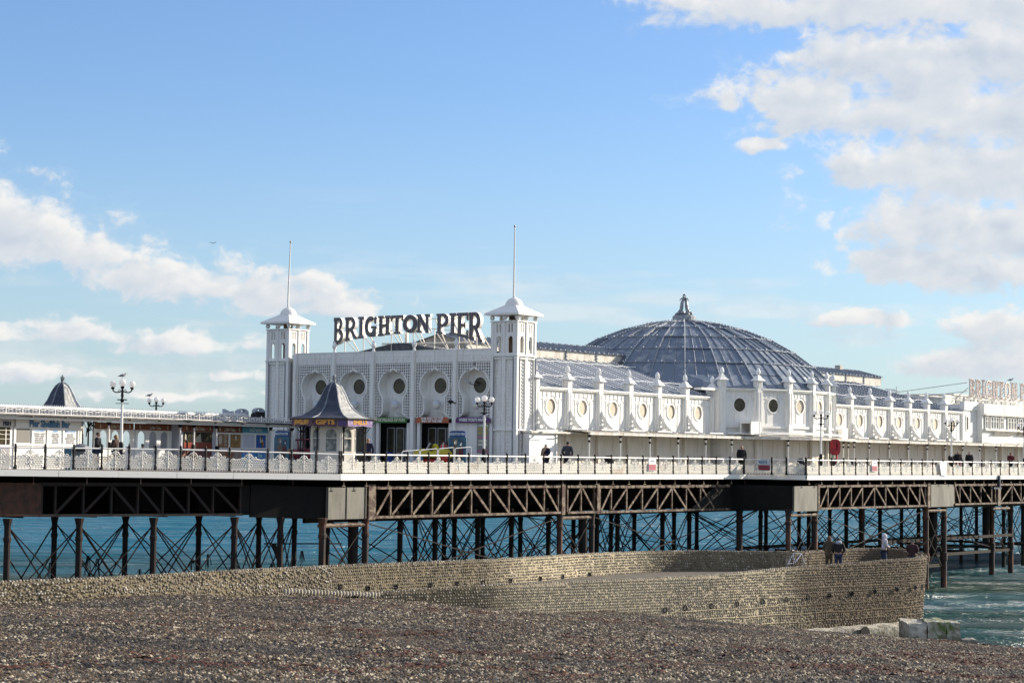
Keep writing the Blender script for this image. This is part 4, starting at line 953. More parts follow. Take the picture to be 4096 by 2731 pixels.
m = M(); m.box(40.2,41.0,2.6,3.6,DZ,13.6); m.obj('return_wall', WALLS, dome)
m = M(); m.box(55.5,56.3,2.6,3.6,DZ,13.6); m.obj('return_wall', WALLS, dome)
m = M(); m.box(38.2,40.5,2.7,3.3,13.42,13.56); m.obj('eaves_board', WALLS, dome)
m = M(); m.add([(a,b+.3,13.62) for a,b in BP]+[(56,9,13.62),(40,9,13.62)],[tuple(range(9))]); m.obj('eaves_board', LEADD, dome)
DC = (49.3, 10.9); NR = 28
prof = [(.75,18.66),(2.6,18.40),(4.4,17.94),(6.3,17.2),(7.9,16.3),(9.25,15.3),(10.1,14.55)]
def dpt(k, r, z): a = 2*math.pi*k/NR-R(6.5); return Vector((DC[0]+r*math.sin(a), DC[1]-r*math.cos(a), z))
low = []
for k in range(NR):
    a = 2*math.pi*k/NR; p = dpt(k, 11.3, 13.66)
    low.append(p)
# the seven front ribs come down on the bay piers
bk = [-3,-2,-1,0,1,2,3]
for q, (x, y) in zip(bk, BP): low[q % NR] = Vector((x, y+.05, 13.64))
for k in range(NR):
    k2 = (k+1) % NR
    for i in range(len(prof)):
        if i+1 < len(prof): A, B_ = dpt(k,*prof[i]), dpt(k2,*prof[i]); C_, D = dpt(k2,*prof[i+1]), dpt(k,*prof[i+1])
        else: A, B_ = dpt(k,*prof[i]), dpt(k2,*prof[i]); C_, D = low[k2], low[k]
        m = M(); off = Vector((0,0,.012*((k*3+i*5)%4))); m.add([A+off, B_+off, C_+off, D+off], [(0,1,2,3)]); m.obj('dome_panel', LEADD, dome)
bl = M()
for k in range(NR):
    P = [dpt(k,*q) for q in prof]+[low[k]]; P = [p+Vector((0,0,.07)) for p in P]
    m = M(); m.tube(P, .06, 5); m.obj('dome_rib', RIB, dome)
    if k % 2 == 0 or k < 5:
        for a, b in zip(P, P[1:]):
            n = int((b-a).length/.25)
            for i in range(n): c = a.lerp(b, (i+.5)/n); bl.sphere((c.x, c.y, c.z+.09), .038, 5, 4)
    for j in (1, 2):   # minor rolls between ribs, from the second ring down
        if j == 2 and False: continue
        m = M()
        Q = [dpt(k+j/3, r*.998, z) for r, z in prof[2 if j == 1 else 3:]]+[low[k].lerp(low[(k+1)%NR], j/3)]
        Q = [p+Vector((0,0,.03)) for p in Q]
        m.tube(Q, .035, 4); m.obj('dome_roll', RIB, dome)
for r, z in prof[1:6]:
    m = M(); P = [dpt(k, r, z)+Vector((0,0,.09)) for k in range(NR)]; m.tube(P, .04, 5, False, True); m.obj('dome_ring', RIB, dome)
    n = int(2*math.pi*r/.9)
    for i in range(n): a_ = 2*math.pi*i/n; bl.sphere((DC[0]+r*math.sin(a_)*1.0, DC[1]-r*math.cos(a_), z+.17), .05, 5, 4)
bl.obj('festoon_bulbs', BULB, dome, kind='stuff')
m = M(); m.lathe([(.84,18.5),(.84,19.02),(.76,19.12),(.2,19.16)], 16, DC)
m.obj('plinth', SILVER, dome)
m = M()
for k in range(5):
    for z in (18.7, 18.82, 18.94): a_ = -0.2+.28*k; m.bar((DC[0]+.86*math.sin(a_+.9),DC[1]-.86*math.cos(a_+.9),z),(DC[0]+.86*math.sin(a_+1.12),DC[1]-.86*math.cos(a_+1.12),z),.03,.05)
m.obj('louvre', INTER, dome)
# entwined dolphins on the plinth
st = thing('dolphin_statue', 'silver statue of two entwined dolphins standing on their heads on top of the dome', 'statue', (DC[0], DC[1], 19.1))
ph = PIER[2]; rx, ry = math.cos(-ph), math.sin(-ph)      # picture-right direction in pier coordinates
def SP(x, y, z):
    x = x*.78; return (DC[0]+x*rx-y*ry, DC[1]+x*ry+y*rx, 19.1+z*.9)
m = M(); m.sphere((DC[0],DC[1],19.1), .52, 12, 8, (1.1,1.1,.5)); 
for k in range(9): a_ = k*.7; m.sphere((DC[0]+.5*math.cos(a_),DC[1]+.5*math.sin(a_),19.2+.05*(k%3)), .17, 8, 6, (1,1,.7))
m.obj('wave_base', SILVER, st, smooth=True)
for sgn in (-1, 1):
    m = M()
    P = [(sgn*.42,-.1,.16),(sgn*.36,-.05,.30),(sgn*.27,0,.48),(sgn*.22,0,.75),(sgn*.20,0,1.0),(sgn*.14,0*sgn,1.2),(sgn*.02,.05*sgn,1.36),(-sgn*.10,.04,1.5),(-sgn*.08,0,1.62)]
    m.tube([SP(*p) for p in P], [.05,.10,.125,.13,.12,.095,.07,.05,.04], 10); m.sphere(SP(sgn*.34,-.08,.34), .17, 8)
    body = m.obj('dolphin', SILVER, st, smooth=True)
    m = M(); c = SP(-sgn*.22,0,1.36); m.add([SP(-sgn*.06,0,1.32),SP(-sgn*.40,-.02,1.30),SP(-sgn*.44,0,1.12),SP(-sgn*.30,.03,1.38),SP(-sgn*.14,.03,1.45),SP(-sgn*.28,-.06,1.36)],[(0,1,5),(1,2,3),(0,5,3,4),(1,3,5)])
    m.tube([SP(-sgn*.08,0,1.38),SP(-sgn*.26,0,1.38),SP(-sgn*.42,0,1.2)],[.06,.05,.02],6); m.tube([SP(-sgn*.08,0,1.62),SP(sgn*.04,0,1.70),SP(sgn*.14,0,1.58)],[.05,.05,.03],6)
    m.tube([SP(sgn*.5,0,.32),SP(sgn*.62,0,.18)],[.07,.02],5); m.obj('fluke', SILVER, body, smooth=True)

# ------------------------------------------------------------------ far theatre block and its roof sign
th = thing('theatre_building', 'white two storey boarded block with casement windows beyond the hall', 'building', (79.4, 3.0, DZ))
m = M(); m.box(79.42,98,3.02,22,DZ,13.2); m.box(81.94,110,2.5,20,10.5,13.7); m.obj('wall', WALLS, th)
m = M()
for k in range(24):
    z = 10.55+.1*k; m.box(79.45,81.9,2.985,3.02,z,z+.085)
m.obj('boarding', WALLS, th, kind='stuff')
m = M(); m.box(79.35,82.0,2.9,3.3,13.15,13.85); o = m.obj('parapet_box', WHITE, th)
m = M(); m.box(81.9,82.0,2.3,2.6,12.8,13.75); m.obj('parapet_box', WHITE, th)
for a, b in ((82.0,86.0),(86.15,90.0),(90.15,94.2),(94.3,99)):
    m = M(); m.box(a,b,2.32,2.6,12.92,13.72); m.obj('parapet_box', WHITE, th)
    m = M(); m.box(a,b,2.2,2.5,12.78,12.9); m.obj('eaves_board', GUTTER, th)
wins = [(82.3,.75),(83.4,1.6),(85.3,.8),(86.9,1.8),(89.1,.9),(90.4,1.7),(92.5,.9),(93.8,1.6)]
for (a, w_) in wins:
    m = M(); z0_, z1_ = 11.74, 12.62
    m.box(a,a+w_,2.38,2.46,z1_,z1_+.07); m.box(a,a+w_,2.38,2.46,z0_-.07,z0_); n = 2 if w_ < 1 else 3
    for i in range(n+1): x = a+(w_-.05)*i/n; m.box(x,x+.06,2.385,2.46,z0_,z1_)
    m.box(a,a+w_,2.39,2.45,12.3,12.34); o = m.obj('window', WHITE, th)
    m = M(); m.box(a+.03,a+w_-.03,2.46,2.48,z0_,z1_); m.obj('pane', GLASSW, o)
m = M(); m.box(79.75,80.25,2.93,3.0,11.5,12.75); m.obj('window', WHITE, th); m = M(); m.box(79.9,80.1,2.9,2.94,11.6,12.6); m.obj('pane', GLASSD, th)
m = M(); m.box(82,99,2.2,2.5,11.55,11.68); m.frus(84,88,2.4,2.5,11.2,84,88,1.9,2.5,11.54); m.frus(89,93,2.4,2.5,11.2,89,93,1.9,2.5,11.54); m.obj('window_ledge', GUTTER, th)
for u in (83,86.4,89.8,93.2):
    m = M(); m.box(u,u+.3,2.7,3.0,DZ,10.4); m.obj('lower_pilaster', CREAM, th)
    for k in range(6): 
        pass
    m = M()
    for k in range(6): m.box(u+.55+.42*k,u+.6+.42*k,2.96,3.0,8.3,10.2)
    m.obj('panel_moulding', CREAM, th)
m = M(); m.box(79.4,99,3.3,12,13.2,13.3); m.box(82,99,6,16,13.7,14.5); m.box(84,99,5.9,16.1,14.5,14.62); m.obj('roof', GUTTER, th)
m = M()
for u in (84.5,86,87.5,89,90.5,92,94,96): m.box(u,u+.9,5.93,6.0,13.85,14.4)
m.obj('clerestory_window', GLASSW, th)
s2 = thing('side_roof_sign', 'distant pale pink bulb letters reading Brighton standing on the theatre roof edge', 'sign', (80.5, 3.0, 13.9))
LP = mat('pale_pink_letter_side', (0.60,0.56,0.53), .6); LF2 = mat('pinkish_letter_face', (0.66,0.57,0.53), .6, 0, (0.78,0.74,0.70), 7); LB2 = mat('cream_bulbs', (0.62,0.50,0.44), .4)
x = 80.6; wd = {'I': .55, 'O': 1.3, 'N': 1.35, 'G': 1.3}
for ch in 'BRIGHTON PI':
    if ch == ' ': x += .55; continue
    w_ = wd.get(ch, 1.15)
    letter((lambda x, w_: lambda a, b, d: (x+w_*a, 3.0+d, 14.22+1.5*b))(x, w_), ch, (LP, LF2, LB2), s2, depth=.09); x += w_+.1
m = M(); m.bar((77.5,6,14.3),(97,6,14.3),.08); m.bar((80,3.2,14.12),(97,3.2,14.12),.09,.12); m.bar((80,4.2,14.12),(97,4.2,14.12),.07)
m.bar((73.5,9.5,14.0),(80.7,3.3,15.4),.06); m.bar((77,7,14.0),(80.7,3.3,14.7),.05); m.bar((77,3.3,13.9),(82,3.3,14.1),.05)
for k in range(8): u = 81+1.9*k; m.bar((u,3.25,13.75),(u,3.25,14.15),.06); m.bar((u,3.3,15.0),(u+.3,5.0,13.8),.045)
for k in range(9): u = 81.2+1.5*k; m.bar((u,3.35,14.35),(u+1.1,3.35,15.2),.035)
m.obj('sign_frame', GUTTER, s2)
t = thing('television_aerial', 'thin roof aerial on the end of the hall roof left of the distant sign', 'aerial', (77.5,8.0,14.0)); m = M(); m.bar((77.5,8,13.8),(77.5,8,15.0),.04); m.bar((75.8,8,14.7),(77.6,8,14.7),.03)
for k in range(7): m.bar((75.8+.27*k,7.8,14.6),(75.8+.27*k,8.2,14.8),.03)
m.obj('mast', RIB, t)
# ------------------------------------------------------------------ left section: canopy, shellfish bar, coffee and ice cream kiosks
KT = lambda x, y, z: (lambda s, t, d: (x+s, y-d, z+t))     # sign face of the kiosk row (reads towards +x, faces -y)
can = thing('kiosk_canopy', 'long low canopy roof with curly white cresting over the snack kiosks left of the towers', 'canopy', (0, 0, DZ), KIO)
X0, X1 = -4.0, 26.5
m = M(); m.add([(X0,0,10.68),(X1,0,10.68),(X1,3.0,11.12),(X0,3.0,11.12)],[(0,1,2,3)]); m.add([(X0,0,10.60),(X1,0,10.60),(X1,3.0,10.66),(X0,3.0,10.66)],[(0,1,2,3)]); m.obj('roof', FELT, can)
m = M(); m.box(X0,X1,.18,.24,10.46,10.60); m.obj('white_beam', WHITE, can)
for k in range(12):
    a = X0+2.54*k; m = M(); m.tube([(a,-.04,10.66),(a+2.50,-.04,10.66)], .06, 6); m.box(a+1.2,a+1.28,-.1,.1,10.57,10.68); m.obj('gutter', DGUT, can)
CR = M()       # one metre of scrolled cresting
def spiral(m, cx, cz, r, s, y=.3, t=.014, turns=1.4):
    m.tube([(cx+r*(1-.8*i/14)*math.cos(s*turns*2*math.pi*i/14+math.pi*(s<0)), y, cz+r*(1-.8*i/14)*math.sin(turns*2*math.pi*i/14)) for i in range(15)], t, 4)
CR.box(-.02,.02,.28,.32,10.7,11.03); CR.box(0,1.2,.285,.315,10.73,10.76)
for q, s in ((.2,1),(.46,-1),(.74,1),(1.0,-1)): spiral(CR, q, 10.86, .10, s)
CR.tube([(0,.3,10.99),(.3,.3,10.94),(.6,.3,10.99),(.9,.3,10.94),(1.2,.3,10.99)],.014,4); CR.sphere((0,.3,11.05),.035,5)
CRM_ = CR.mesh('cresting', WHITE)
for k in range(25): link('cresting', CRM_, can, (X0+1.2*k, 0, 0))
m = M(); m.box(X0,X1-1.5,2.9,3.05,11.06,11.2)
for k in range(180):
    x = X0+.16*k
    if x < X1-1.6: m.box(x,x+.03,2.95,3.0,11.2,11.24); m.sphere((x+.015,2.97,11.265),.032,4,4)
m.obj('ridge_dentils', WHITE, can, kind='stuff')
for x in (9.19,15.3,16.57,18.65,24.04,26.3): 
    m = M(); m.lathe([(.09,DZ),(.06,8.5),(.055,10.3)], 8, (x,.75)); p = m.obj('canopy_post', WHITE, can); m = M(); m.lathe([(.06,10.3),(.13,10.42),(.13,10.5)], 8, (x,.75)); m.obj('capital', BLACK, p)
for x, z in ((9.19,9.25),(16.4,9.2),(18.62,9.15)):
    t = thing('loudspeaker_box', 'small black box strapped to the canopy post at x', 'speaker', (x,.7,z), KIO); t['label'] = {9.19:'small black box strapped to the canopy post near the woman in brown',16.4:'small black box on the post in front of the dark red coffee window',18.62:'small black box on the post between the two coffee kiosks'}[x]
    m = M(); m.box(x-.09,x+.09,.56,.72,z-.1,z+.16); m.frus(x-.09,x+.09,.56,.72,z+.16,x-.06,x+.06,.58,.7,z+.2); m.obj('case', BLACK, t)
m = M()
for k in range(5): m.tube([(7.75,1.0,10.5-.04*k),(8.05+.1*k,1.0,10.45-.07*k),(7.8+.05*k,1.0,10.1-.02*k),(7.72,1.0,9.9)],.018,4)
m.tube([(7.7,1.0,9.7),(7.75,1.0,10.1),(8.1,1.0,10.4),(8.5,1.0,10.5)],.03,5); m.obj('scroll_bracket', BLACK, can)
# ---- shellfish bar
SBL = flat('blue_sign_lettering', (0.045,0.19,0.38)); SBD = flat('navy_lettering', (0.02,0.035,0.08)); GREYT = flat('grey_lettering', (0.16,0.16,0.17)); LBL = flat('light_blue_lettering', (0.12,0.33,0.62))
sb = thing('shellfish_bar', 'white boarded seafood kiosk with menu panels and a blue lettered sign', 'kiosk', (4.7,1.0,DZ), KIO)
m = M(); m.box(2.25,7.25,1.02,3.6,DZ,10.6); m.box(-4,2.2,1.02,3.6,DZ,10.6); m.obj('wall', WHITE, sb)
for x in (2.2,3.5,4.65,5.85,7.0,7.2):
    m = M(); m.box(x,x+.09,.96,1.02,DZ,10.08); m.obj('post', WHITE, sb)
for k in range(7):
    m = M(); m.box(2.29,7.2,1.0,1.02,8.12+.16*k,8.12+.16*k+.15); m.obj('board', WHITE, sb)
m = M(); m.box(2.2,7.29,.94,1.02,9.2,9.3); m.box(2.2,7.29,.94,1.02,10.04,10.1); m.obj('sill', WHITE, sb)
m = M(); m.box(2.45,3.4,1.0,1.02,9.34,10.02); m.obj('grey_shutter', flat('grey_shutter', (0.16,0.155,0.14), .6), sb)
menus = [(4.08,'COLD DRINKS',['COCKLES + WHELKS','MUSSELS + CRABS','BABY LOBSTER','PEELED PRAWNS','WHOLE PRAWNS']),(5.28,'RIBENA',['FRESH CRAB','DRESSED CRAB','COCKLES','FISH STICKS','OCEAN PINK']),(6.42,'SPRING WATER',['ROLL MOPS','JELLIED EELS','SEAFOOD PLATTERS','BABY LOBSTER','CRAYFISH TAILS'])]
for (x, h, ls) in menus:
    m = M(); m.box(x-.45,x+.45,.99,1.015,9.34,10.02); o = m.obj('menu_panel', flat('white_menu_panel', (0.74,0.76,0.76), .4), sb)
    text(h, .13, KT(x,.985,9.93), LBL, o, .004, .9)
    for i, l in enumerate(ls): text(l, .105, KT(x,.985,9.79-.105*i), GREYT, o, .006, .85)
s = thing('shop_sign', 'white sign with blue lettering for the pier shellfish bar', 'sign', (4.75,.95,10.1), KIO)
m = M(); m.box(2.28,7.2,.93,.99,10.11,10.48); m.obj('board', WHITE, s); text('Pier Shellfish Bar', .44, KT(4.75,.925,10.285), SBL, s, .018, 1.02); text('Pier Shellfish Bar', .44, KT(4.775,.932,10.27), SBD, s, .022, 1.02)
s = thing('shop_sign', 'cut off white sign ending in the black word fish at the left edge', 'sign', (1.6,.95,10.1), KIO)
m = M(); m.box(.0,2.15,.93,.99,10.11,10.48); m.obj('board', flat('offwhite_sign', (0.62,0.60,0.55)), s); text('FISH', .27, KT(1.62,.925,10.24), SBD, s, .018, 1.1)
fw2 = M(); fw2.box(-3,1.95,.99,1.03,9.25,10.08); o = fw2.obj('shop_window', GLASSD, sb)
m = M()
for z in (9.5,9.72,9.92): m.box(-.5,1.95,.975,.99,z,z+.02)
m.box(1.6,1.66,.97,.99,9.25,10.08); m.bar((.8,.97,9.25),(1.2,.97,9.8),.02); m.obj('shelf', GUTTER, o)
m = M(); m.box(0.7,1.95,.98,1.02,8.1,9.1); m.obj('lower_panel', flat('grey_lower_panel', (0.25,0.25,0.27)), sb)
# ---- see-through shelter with arched openings
sh = thing('glazed_shelter', 'open white shelter with six arched openings and orange boards, sky showing through', 'shelter', (12.3,1.6,DZ), KIO)
ORB = mat('orange_brown_board', (0.26,0.075,0.02), .5, 0, (0.12,0.035,0.015), 6)
for a, b, cs in ((9.12,12.3,(9.85,10.85,11.78)),(12.45,15.6,(13.05,14.05,15.05))):
    m = M(); holes = []
    for c in cs:
        w_ = .33; holes.append(([(c-w_,9.16),(c+w_,9.16),(c+w_,9.78)]+[(c+w_*math.cos(q),9.78+w_*.9*math.sin(q)) for q in [math.pi*i/8 for i in range(1,8)]]+[(c-w_,9.78)])[::-1])
    m.plate([(a,DZ),(b,DZ),(b,10.15),(a,10.15)], holes, lambda s, t, d: (s,1.6+d,t), 0, .07); m.obj('arched_wall', WHITE, sh)
    m = M(); m.box(a,b,1.55,1.62,10.12,10.47); o = m.obj('orange_board', ORB, sh)
    text('Coffee Trader', .23, KT((a+b)/2+.12,1.53,10.27), flat('cream_coffee_lettering', (0.55,0.48,0.36)), o, .008, .75, arc=.12)
    for x in (a+.38, b-.35): text('R', .22, KT(x,1.54,10.27), flat('cream_coffee_lettering', (0.55,0.48,0.36)), o, .015, .8)
    for x in (a, b-.08): m = M(); m.box(x,x+.08,1.52,1.6,DZ,10.12); m.obj('post', WHITE, sh)
# people sitting behind the shelter glass
# ---- coffee kiosk and ice cream kiosk
ck = thing('coffee_kiosk', 'kiosk with orange brown coffee boards and a dark window with a red brown reflection', 'kiosk', (18.7,1.0,DZ), KIO)
m = M(); m.box(15.8,21.45,1.04,3.4,DZ,10.55); m.obj('wall', flat('pale_kiosk_wall', (0.45,0.46,0.5)), ck)
for a, b in ((15.87,18.66),(18.98,21.46)):
    m = M(); m.box(a,b,.96,1.04,10.10,10.48); o = m.obj('orange_board', ORB, ck)
    text('Coffee Trader', .26, KT((a+b)/2,.94,10.28), flat('cream_coffee_lettering', (0.55,0.48,0.36)), o, .01, .72, arc=.15)
    for x in (a+.3, b-.3): text('R', .26, KT(x,.945,10.28), flat('cream_coffee_lettering', (0.55,0.48,0.36)), o, .015, .8)
m = M(); m.box(16.0,18.62,1.0,1.03,9.2,10.08); o = m.obj('shop_window', GLASSD, ck); m = M(); m.box(16.0,18.62,.985,1.0,9.2,9.52); m.obj('window_reflection', flat('red_brown_reflection', (0.22,0.045,0.02), .3), o)  # red-brown band painted over the window as its reflection
m = M(); m.add([(16.9,.98,9.53),(17.6,.98,9.53),(17.5,.98,10.02),(17.1,.98,9.8)],[(0,1,2,3)]); m.add([(16.05,.98,9.7),(16.4,.98,9.53),(16.1,.98,10.05)],[(0,1,2)]); m.obj('pale_reflection', flat('pale_reflection_paint', (0.35,0.33,0.26)), o)  # pale shapes painted on as further reflections
for x0_, c_ in ((19.12,(0.30,0.16,0.07)),(20.32,(0.32,0.19,0.06))):
    m = M(); m.box(x0_-.07,x0_+1.1,.96,1.04,9.18,10.1); f_ = m.obj('menu_frame', WHITE, ck)
    m = M(); m.box(x0_,x0_+1.0,.945,.96,9.26,10.02); o = m.obj('menu_panel', mat('brown_menu_%d' % int(x0_), c_, .4, 0, tuple(q*.6 for q in c_), 5), f_)
for i in range(6): text(['Espresso','Latte','Mocha','Cappuccino','Tea','Hot Choc'][i], .085, KT(19.8,.94,9.93-.105*i), CRM, ck, .004, .8)
m = M(); m.frus(19.2,19.42,.93,.94,9.45,19.15,19.5,.93,.94,9.85); m.sphere((19.33,.935,9.88),.16,8,5,(1,.05,.4)); m.obj('cup_print', flat('cream_cup', (0.5,0.44,0.34)), ck)
text('R', .34, KT(20.82,.94,9.8), flat('pale_coffee_lettering', (0.66,0.62,0.5)), ck, .02, .8)
m = M(); m.box(18.98,21.44,1.0,1.03,8.2,9.05); m.obj('lower_print', mat('brown_lower_print', (0.22,0.09,0.03), .5, 0, (0.3,0.28,0.27), 1.4), ck)
m = M(); m.box(15.9,18.62,1.0,1.03,8.2,9.1); m.obj('lower_print', mat('plum_lower_print', (0.12,0.05,0.05), .5, 0, (0.26,0.09,0.03), 1.2), ck)
ic = thing('ice_cream_kiosk', 'pale blue ice cream kiosk with a cone poster beside the left tower', 'kiosk', (22.7,1.0,DZ), KIO)
m = M(); m.box(21.5,24.05,1.04,3.4,DZ,10.55); m.obj('wall', flat('pale_kiosk_wall', (0.45,0.46,0.5)), ic)
m = M(); m.box(21.5,24.05,.95,1.03,10.12,10.5); o = m.obj('blue_board', mat('sea_blue_board', (0.06,0.30,0.42), .5, 0, (0.12,0.42,0.5), 8), ic)
text('IceCreams', .30, KT(22.75,.93,10.3), flat('pale_blue_lettering', (0.55,0.68,0.70)), o, .012, .95)
m = M(); m.box(21.5,24.05,.96,1.04,9.18,10.12); f_ = m.obj('window_frame', WHITE, ic); m = M(); m.box(21.6,22.7,.945,.96,9.26,10.04); m.obj('white_panel', flat('blank_panel', (0.55,0.58,0.65)), f_)
m = M(); m.box(22.88,23.85,.945,.96,9.28,10.02); o = m.obj('cone_poster', flat('deep_blue_poster', (0.02,0.10,0.34)), f_)
m = M(); m.tube([(23.55,.93,9.3),(23.42,.93,9.62)],[.02,.12],8); m.obj('cone_print', flat('wafer_orange', (0.42,0.17,0.06)), o)
m = M(); m.sphere((23.38,.93,9.68),.17,8,6,(1,.1,.8)); m.sphere((23.33,.93,9.80),.12,8,6,(1,.1,.9)); m.sphere((23.3,.93,9.91),.06,8,6,(1,.1,1)); m.obj('ice_cream_print', flat('vanilla', (0.52,0.50,0.40)), o); m = M(); m.bar((23.36,.92,9.72),(23.3,.92,10.0),.05); m.obj('flake_print', flat('flake', (0.05,0.03,0.02)), o)
m = M(); m.box(21.55,24.0,1.0,1.03,8.2,9.08); o = m.obj('lower_print', mat('bright_blue_print', (0.04,0.22,0.55), .5, 0, (0.25,0.40,0.55), 1.1), ic); text('Ice', .36, KT(23.3,.98,8.85), flat('ice_lettering', (0.4,0.62,0.7)), o, .02)
# hooded boxes standing behind the canopy end
for i, (a, b, zt, lab) in enumerate(((22.9,23.8,11.5,'broken pale box with a curved top on the canopy, leftmost of three'),(24.15,25.3,11.55,'pale hooded sign box on the canopy, middle of three'),(25.9,27.0,11.65,'pale hooded sign box with a dark screen beside the left tower'))):
    t = thing('hood_box', lab, 'sign box', (a,3.1,10.9), KIO)
    arc = [(a,10.95),(b,10.95),(b,zt-.12)]+[((a+b)/2+(b-a)*.42*math.cos(q), zt-.12+.13*math.sin(q)) for q in [math.pi*j/8 for j in range(9)]]+[(a,zt-.12)]
    if i == 0: arc = [(a,10.95),(b,10.95),(b,zt-.1),(a+.5,zt-.14),(a+.2,zt-.06),(a,zt)]
    m = M(); m.plate(arc, [] if i == 0 else [[((a+b)/2+.22*math.cos(q), zt-.13+.07*math.sin(q)) for q in [2*math.pi*j/10 for j in range(10)]][::-1]], lambda s, t_, d: (s,3.15+d,t_), 0, .2); m.obj('hood', flat('pale_blue_grey_box', (0.42,0.46,0.52)), t)
    if i == 2: m = M(); m.box(a+.06,b-.06,3.1,3.15,11.0,11.42); m.obj('screen', INTER, t)
t = thing('floodlight', 'round black floodlight between the hooded boxes on the canopy', 'floodlight', (25.5,3,11.1), KIO); m = M(); m.sphere((25.6,3.0,11.18),.19,8,6); m.lathe([(.2,0),(.12,.15)],8,(25.5,2.9),11.1); m.obj('head', BLACK, t); m = M(); m.bar((25.55,3,10.9),(25.55,3,11.1),.05); m.obj('arm', BLACK, t)

# ------------------------------------------------------------------ octagonal kiosks with bell roofs
KR = [(.07,12.62),(.20,12.56),(.36,12.42),(.50,12.20),(.60,12.02),(.76,11.66),(.98,11.34),(1.26,11.10),(1.64,10.9),(2.28,10.76)]
def octo(x, y, label, goods, sc=1.0, dz=0):
    t = thing('octagonal_kiosk', label, 'kiosk', (x, y, DZ), WORLD, 'octagonal kiosks with bell-shaped lead roofs')
    P8 = lambda k, r, z: Vector((x+r*math.sin(R(22.5+45*k)), y-r*math.cos(R(22.5+45*k)), z+dz))
    for k in range(8):
        m = M(); n = len(KR); m.add([P8(k,r,z) for r,z in KR]+[P8(k+1,r,z) for r,z in KR], [(i,i+1,n+i+1,n+i) for i in range(n-1)]); f = m.obj('roof_facet', LEAD_SHADE if k != 0 else LEAD_LIT, t, smooth=False)
        m = M(); m.tube([P8(k,r+.01,z+.01) for r,z in KR], .03, 5); m.obj('hip_roll', SILVER if k in (0,1) else RIB, t)  # silver rolls edge the bright facet, sunlight put into their colour
        # overlapping scallop-ended lead scales
        stuff = M()
        for i in range(15):
            z = 10.9+.108*i; r = float(np.interp(z, [q[1] for q in KR[::-1]], [q[0] for q in KR[::-1]])); r2 = float(np.interp(z+.15, [q[1] for q in KR[::-1]], [q[0] for q in KR[::-1]]))
            A, B_ = P8(k,r+.012,z), P8(k+1,r+.012,z); A2, B2 = P8(k,r2+.004,z+.15), P8(k+1,r2+.004,z+.15); nn = max(1, int((B_-A).length/.17))
            for j in range(nn):
                s0, s1 = (j+.04+(i%2)*.0)/nn, (j+.96)/nn; a, b = A.lerp(B_,s0), A.lerp(B_,s1); a2, b2 = A2.lerp(B2,s0), A2.lerp(B2,s1); mid = (a+b)/2; dn = (a-a2)*.35; out_ = (mid-Vector((x,y,mid.z))).normalized()*.022
                vs = [a2,b2,b+out_,mid+dn+out_*1.1,a+out_]
                if k in (7,0) and goods: q = M(); q.add(vs, [(0,4,3,2,1)]); q.add([vs[2],vs[3],vs[4]]+[p-out_ for p in (vs[2],vs[3],vs[4])], [(0,1,4,3),(1,2,5,4)]); q.obj('shingle', LEAD_SHADE if k == 7 else LEAD_LIT, t)
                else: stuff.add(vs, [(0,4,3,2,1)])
        if stuff.v: stuff.obj('shingles', LEAD_SHADE if k else LEAD_LIT, t, kind='stuff')
    m = M(); m.lathe([(.08,12.55),(.09,12.75),(.13,12.8),(.07,12.84),(.09,12.92),(.0,13.06)], 8, (x,y), dz)
    for q in range(4): a = q*math.pi/2; m.bar((x,y,12.8+dz),(x+.14*math.cos(a),y+.14*math.sin(a),12.9+dz),.025)
    m.obj('roof_finial', SILVER, t)
    m = M(); E8 = [P8(k,2.28,10.74) for k in range(8)]; m.tube(E8, .05, 5, False, True); m.obj('gutter', DGUT, t)
    m = M(); m.add([P8(k,2.2,10.7) for k in range(8)], [tuple(range(8))]); m.obj('soffit', INTER, t)
    for k in range(8):
        a, b = P8(k,1.18,0), P8(k+1,1.18,0); a.z = b.z = DZ; d = (b-a); L = d.length; d.normalize(); nr = Vector((d.y,-d.x,0)); T = lambda s_, t_, d_: tuple(a+d*s_-nr*d_+Vector((0,0,t_-DZ)))
        w_ = .27; hole = [(L/2-w_,9.12),(L/2+w_,9.12),(L/2+w_,9.95)]+[(L/2+w_*math.cos(q),9.95+w_*1.1*math.sin(q)) for q in [math.pi*i/8 for i in range(1,8)]]+[(L/2-w_,9.95)]
        m = M(); m.plate([(0,DZ),(L,DZ),(L,10.7),(0,10.7)], [hole[::-1]], T, 0, .06); wl = m.obj('wall', CREAM, t)
        m = M(); m.plate([(L/2-w_-.09,9.03),(L/2+w_+.09,9.03),(L/2+w_+.09,9.95)]+[(L/2+(w_+.09)*math.cos(q),9.95+(w_+.09)*1.1*math.sin(q)) for q in [math.pi*i/8 for i in range(1,8)]]+[(L/2-w_-.09,9.95)], [hole[::-1]], T, -.03, 0); P0 = T(L/2-w_,9.78,-.02); P1 = T(L/2+w_,9.78,-.02); m.bar(P0,P1,.04,.05); wd_ = m.obj('arched_window', CREAM, t)
        m = M(); m.add([T(s_,t_,.05) for s_,t_ in hole], [tuple(range(len(hole)))]); m.obj('pane', KGL, wd_)
        v1 = P8(k,1.72,0); m = M(); m.lathe([(.05,DZ-.0),(.045,8.6),(.04,10.65)], 7, (v1.x,v1.y)); m.obj('post', BLACK, t)
        br = M(); c_ = Vector((x,y,0)); dr = Vector((v1.x-x,v1.y-y,0)).normalized(); v1.z = 0
        for s_ in (1,-1): br.tube([v1+Vector((0,0,10.0)),v1+dr*(.2*s_)+Vector((0,0,10.3)),v1+dr*(.5*s_ if s_>0 else -.35)+Vector((0,0,10.6))],.02,4); br.tube([v1+Vector((0,0,10.2)),v1+dr*(.1*s_)+Vector((0,0,10.5)),v1+dr*(.28*s_)+Vector((0,0,10.62))],.018,4)
        br.obj('scroll_bracket', BLACK, t)
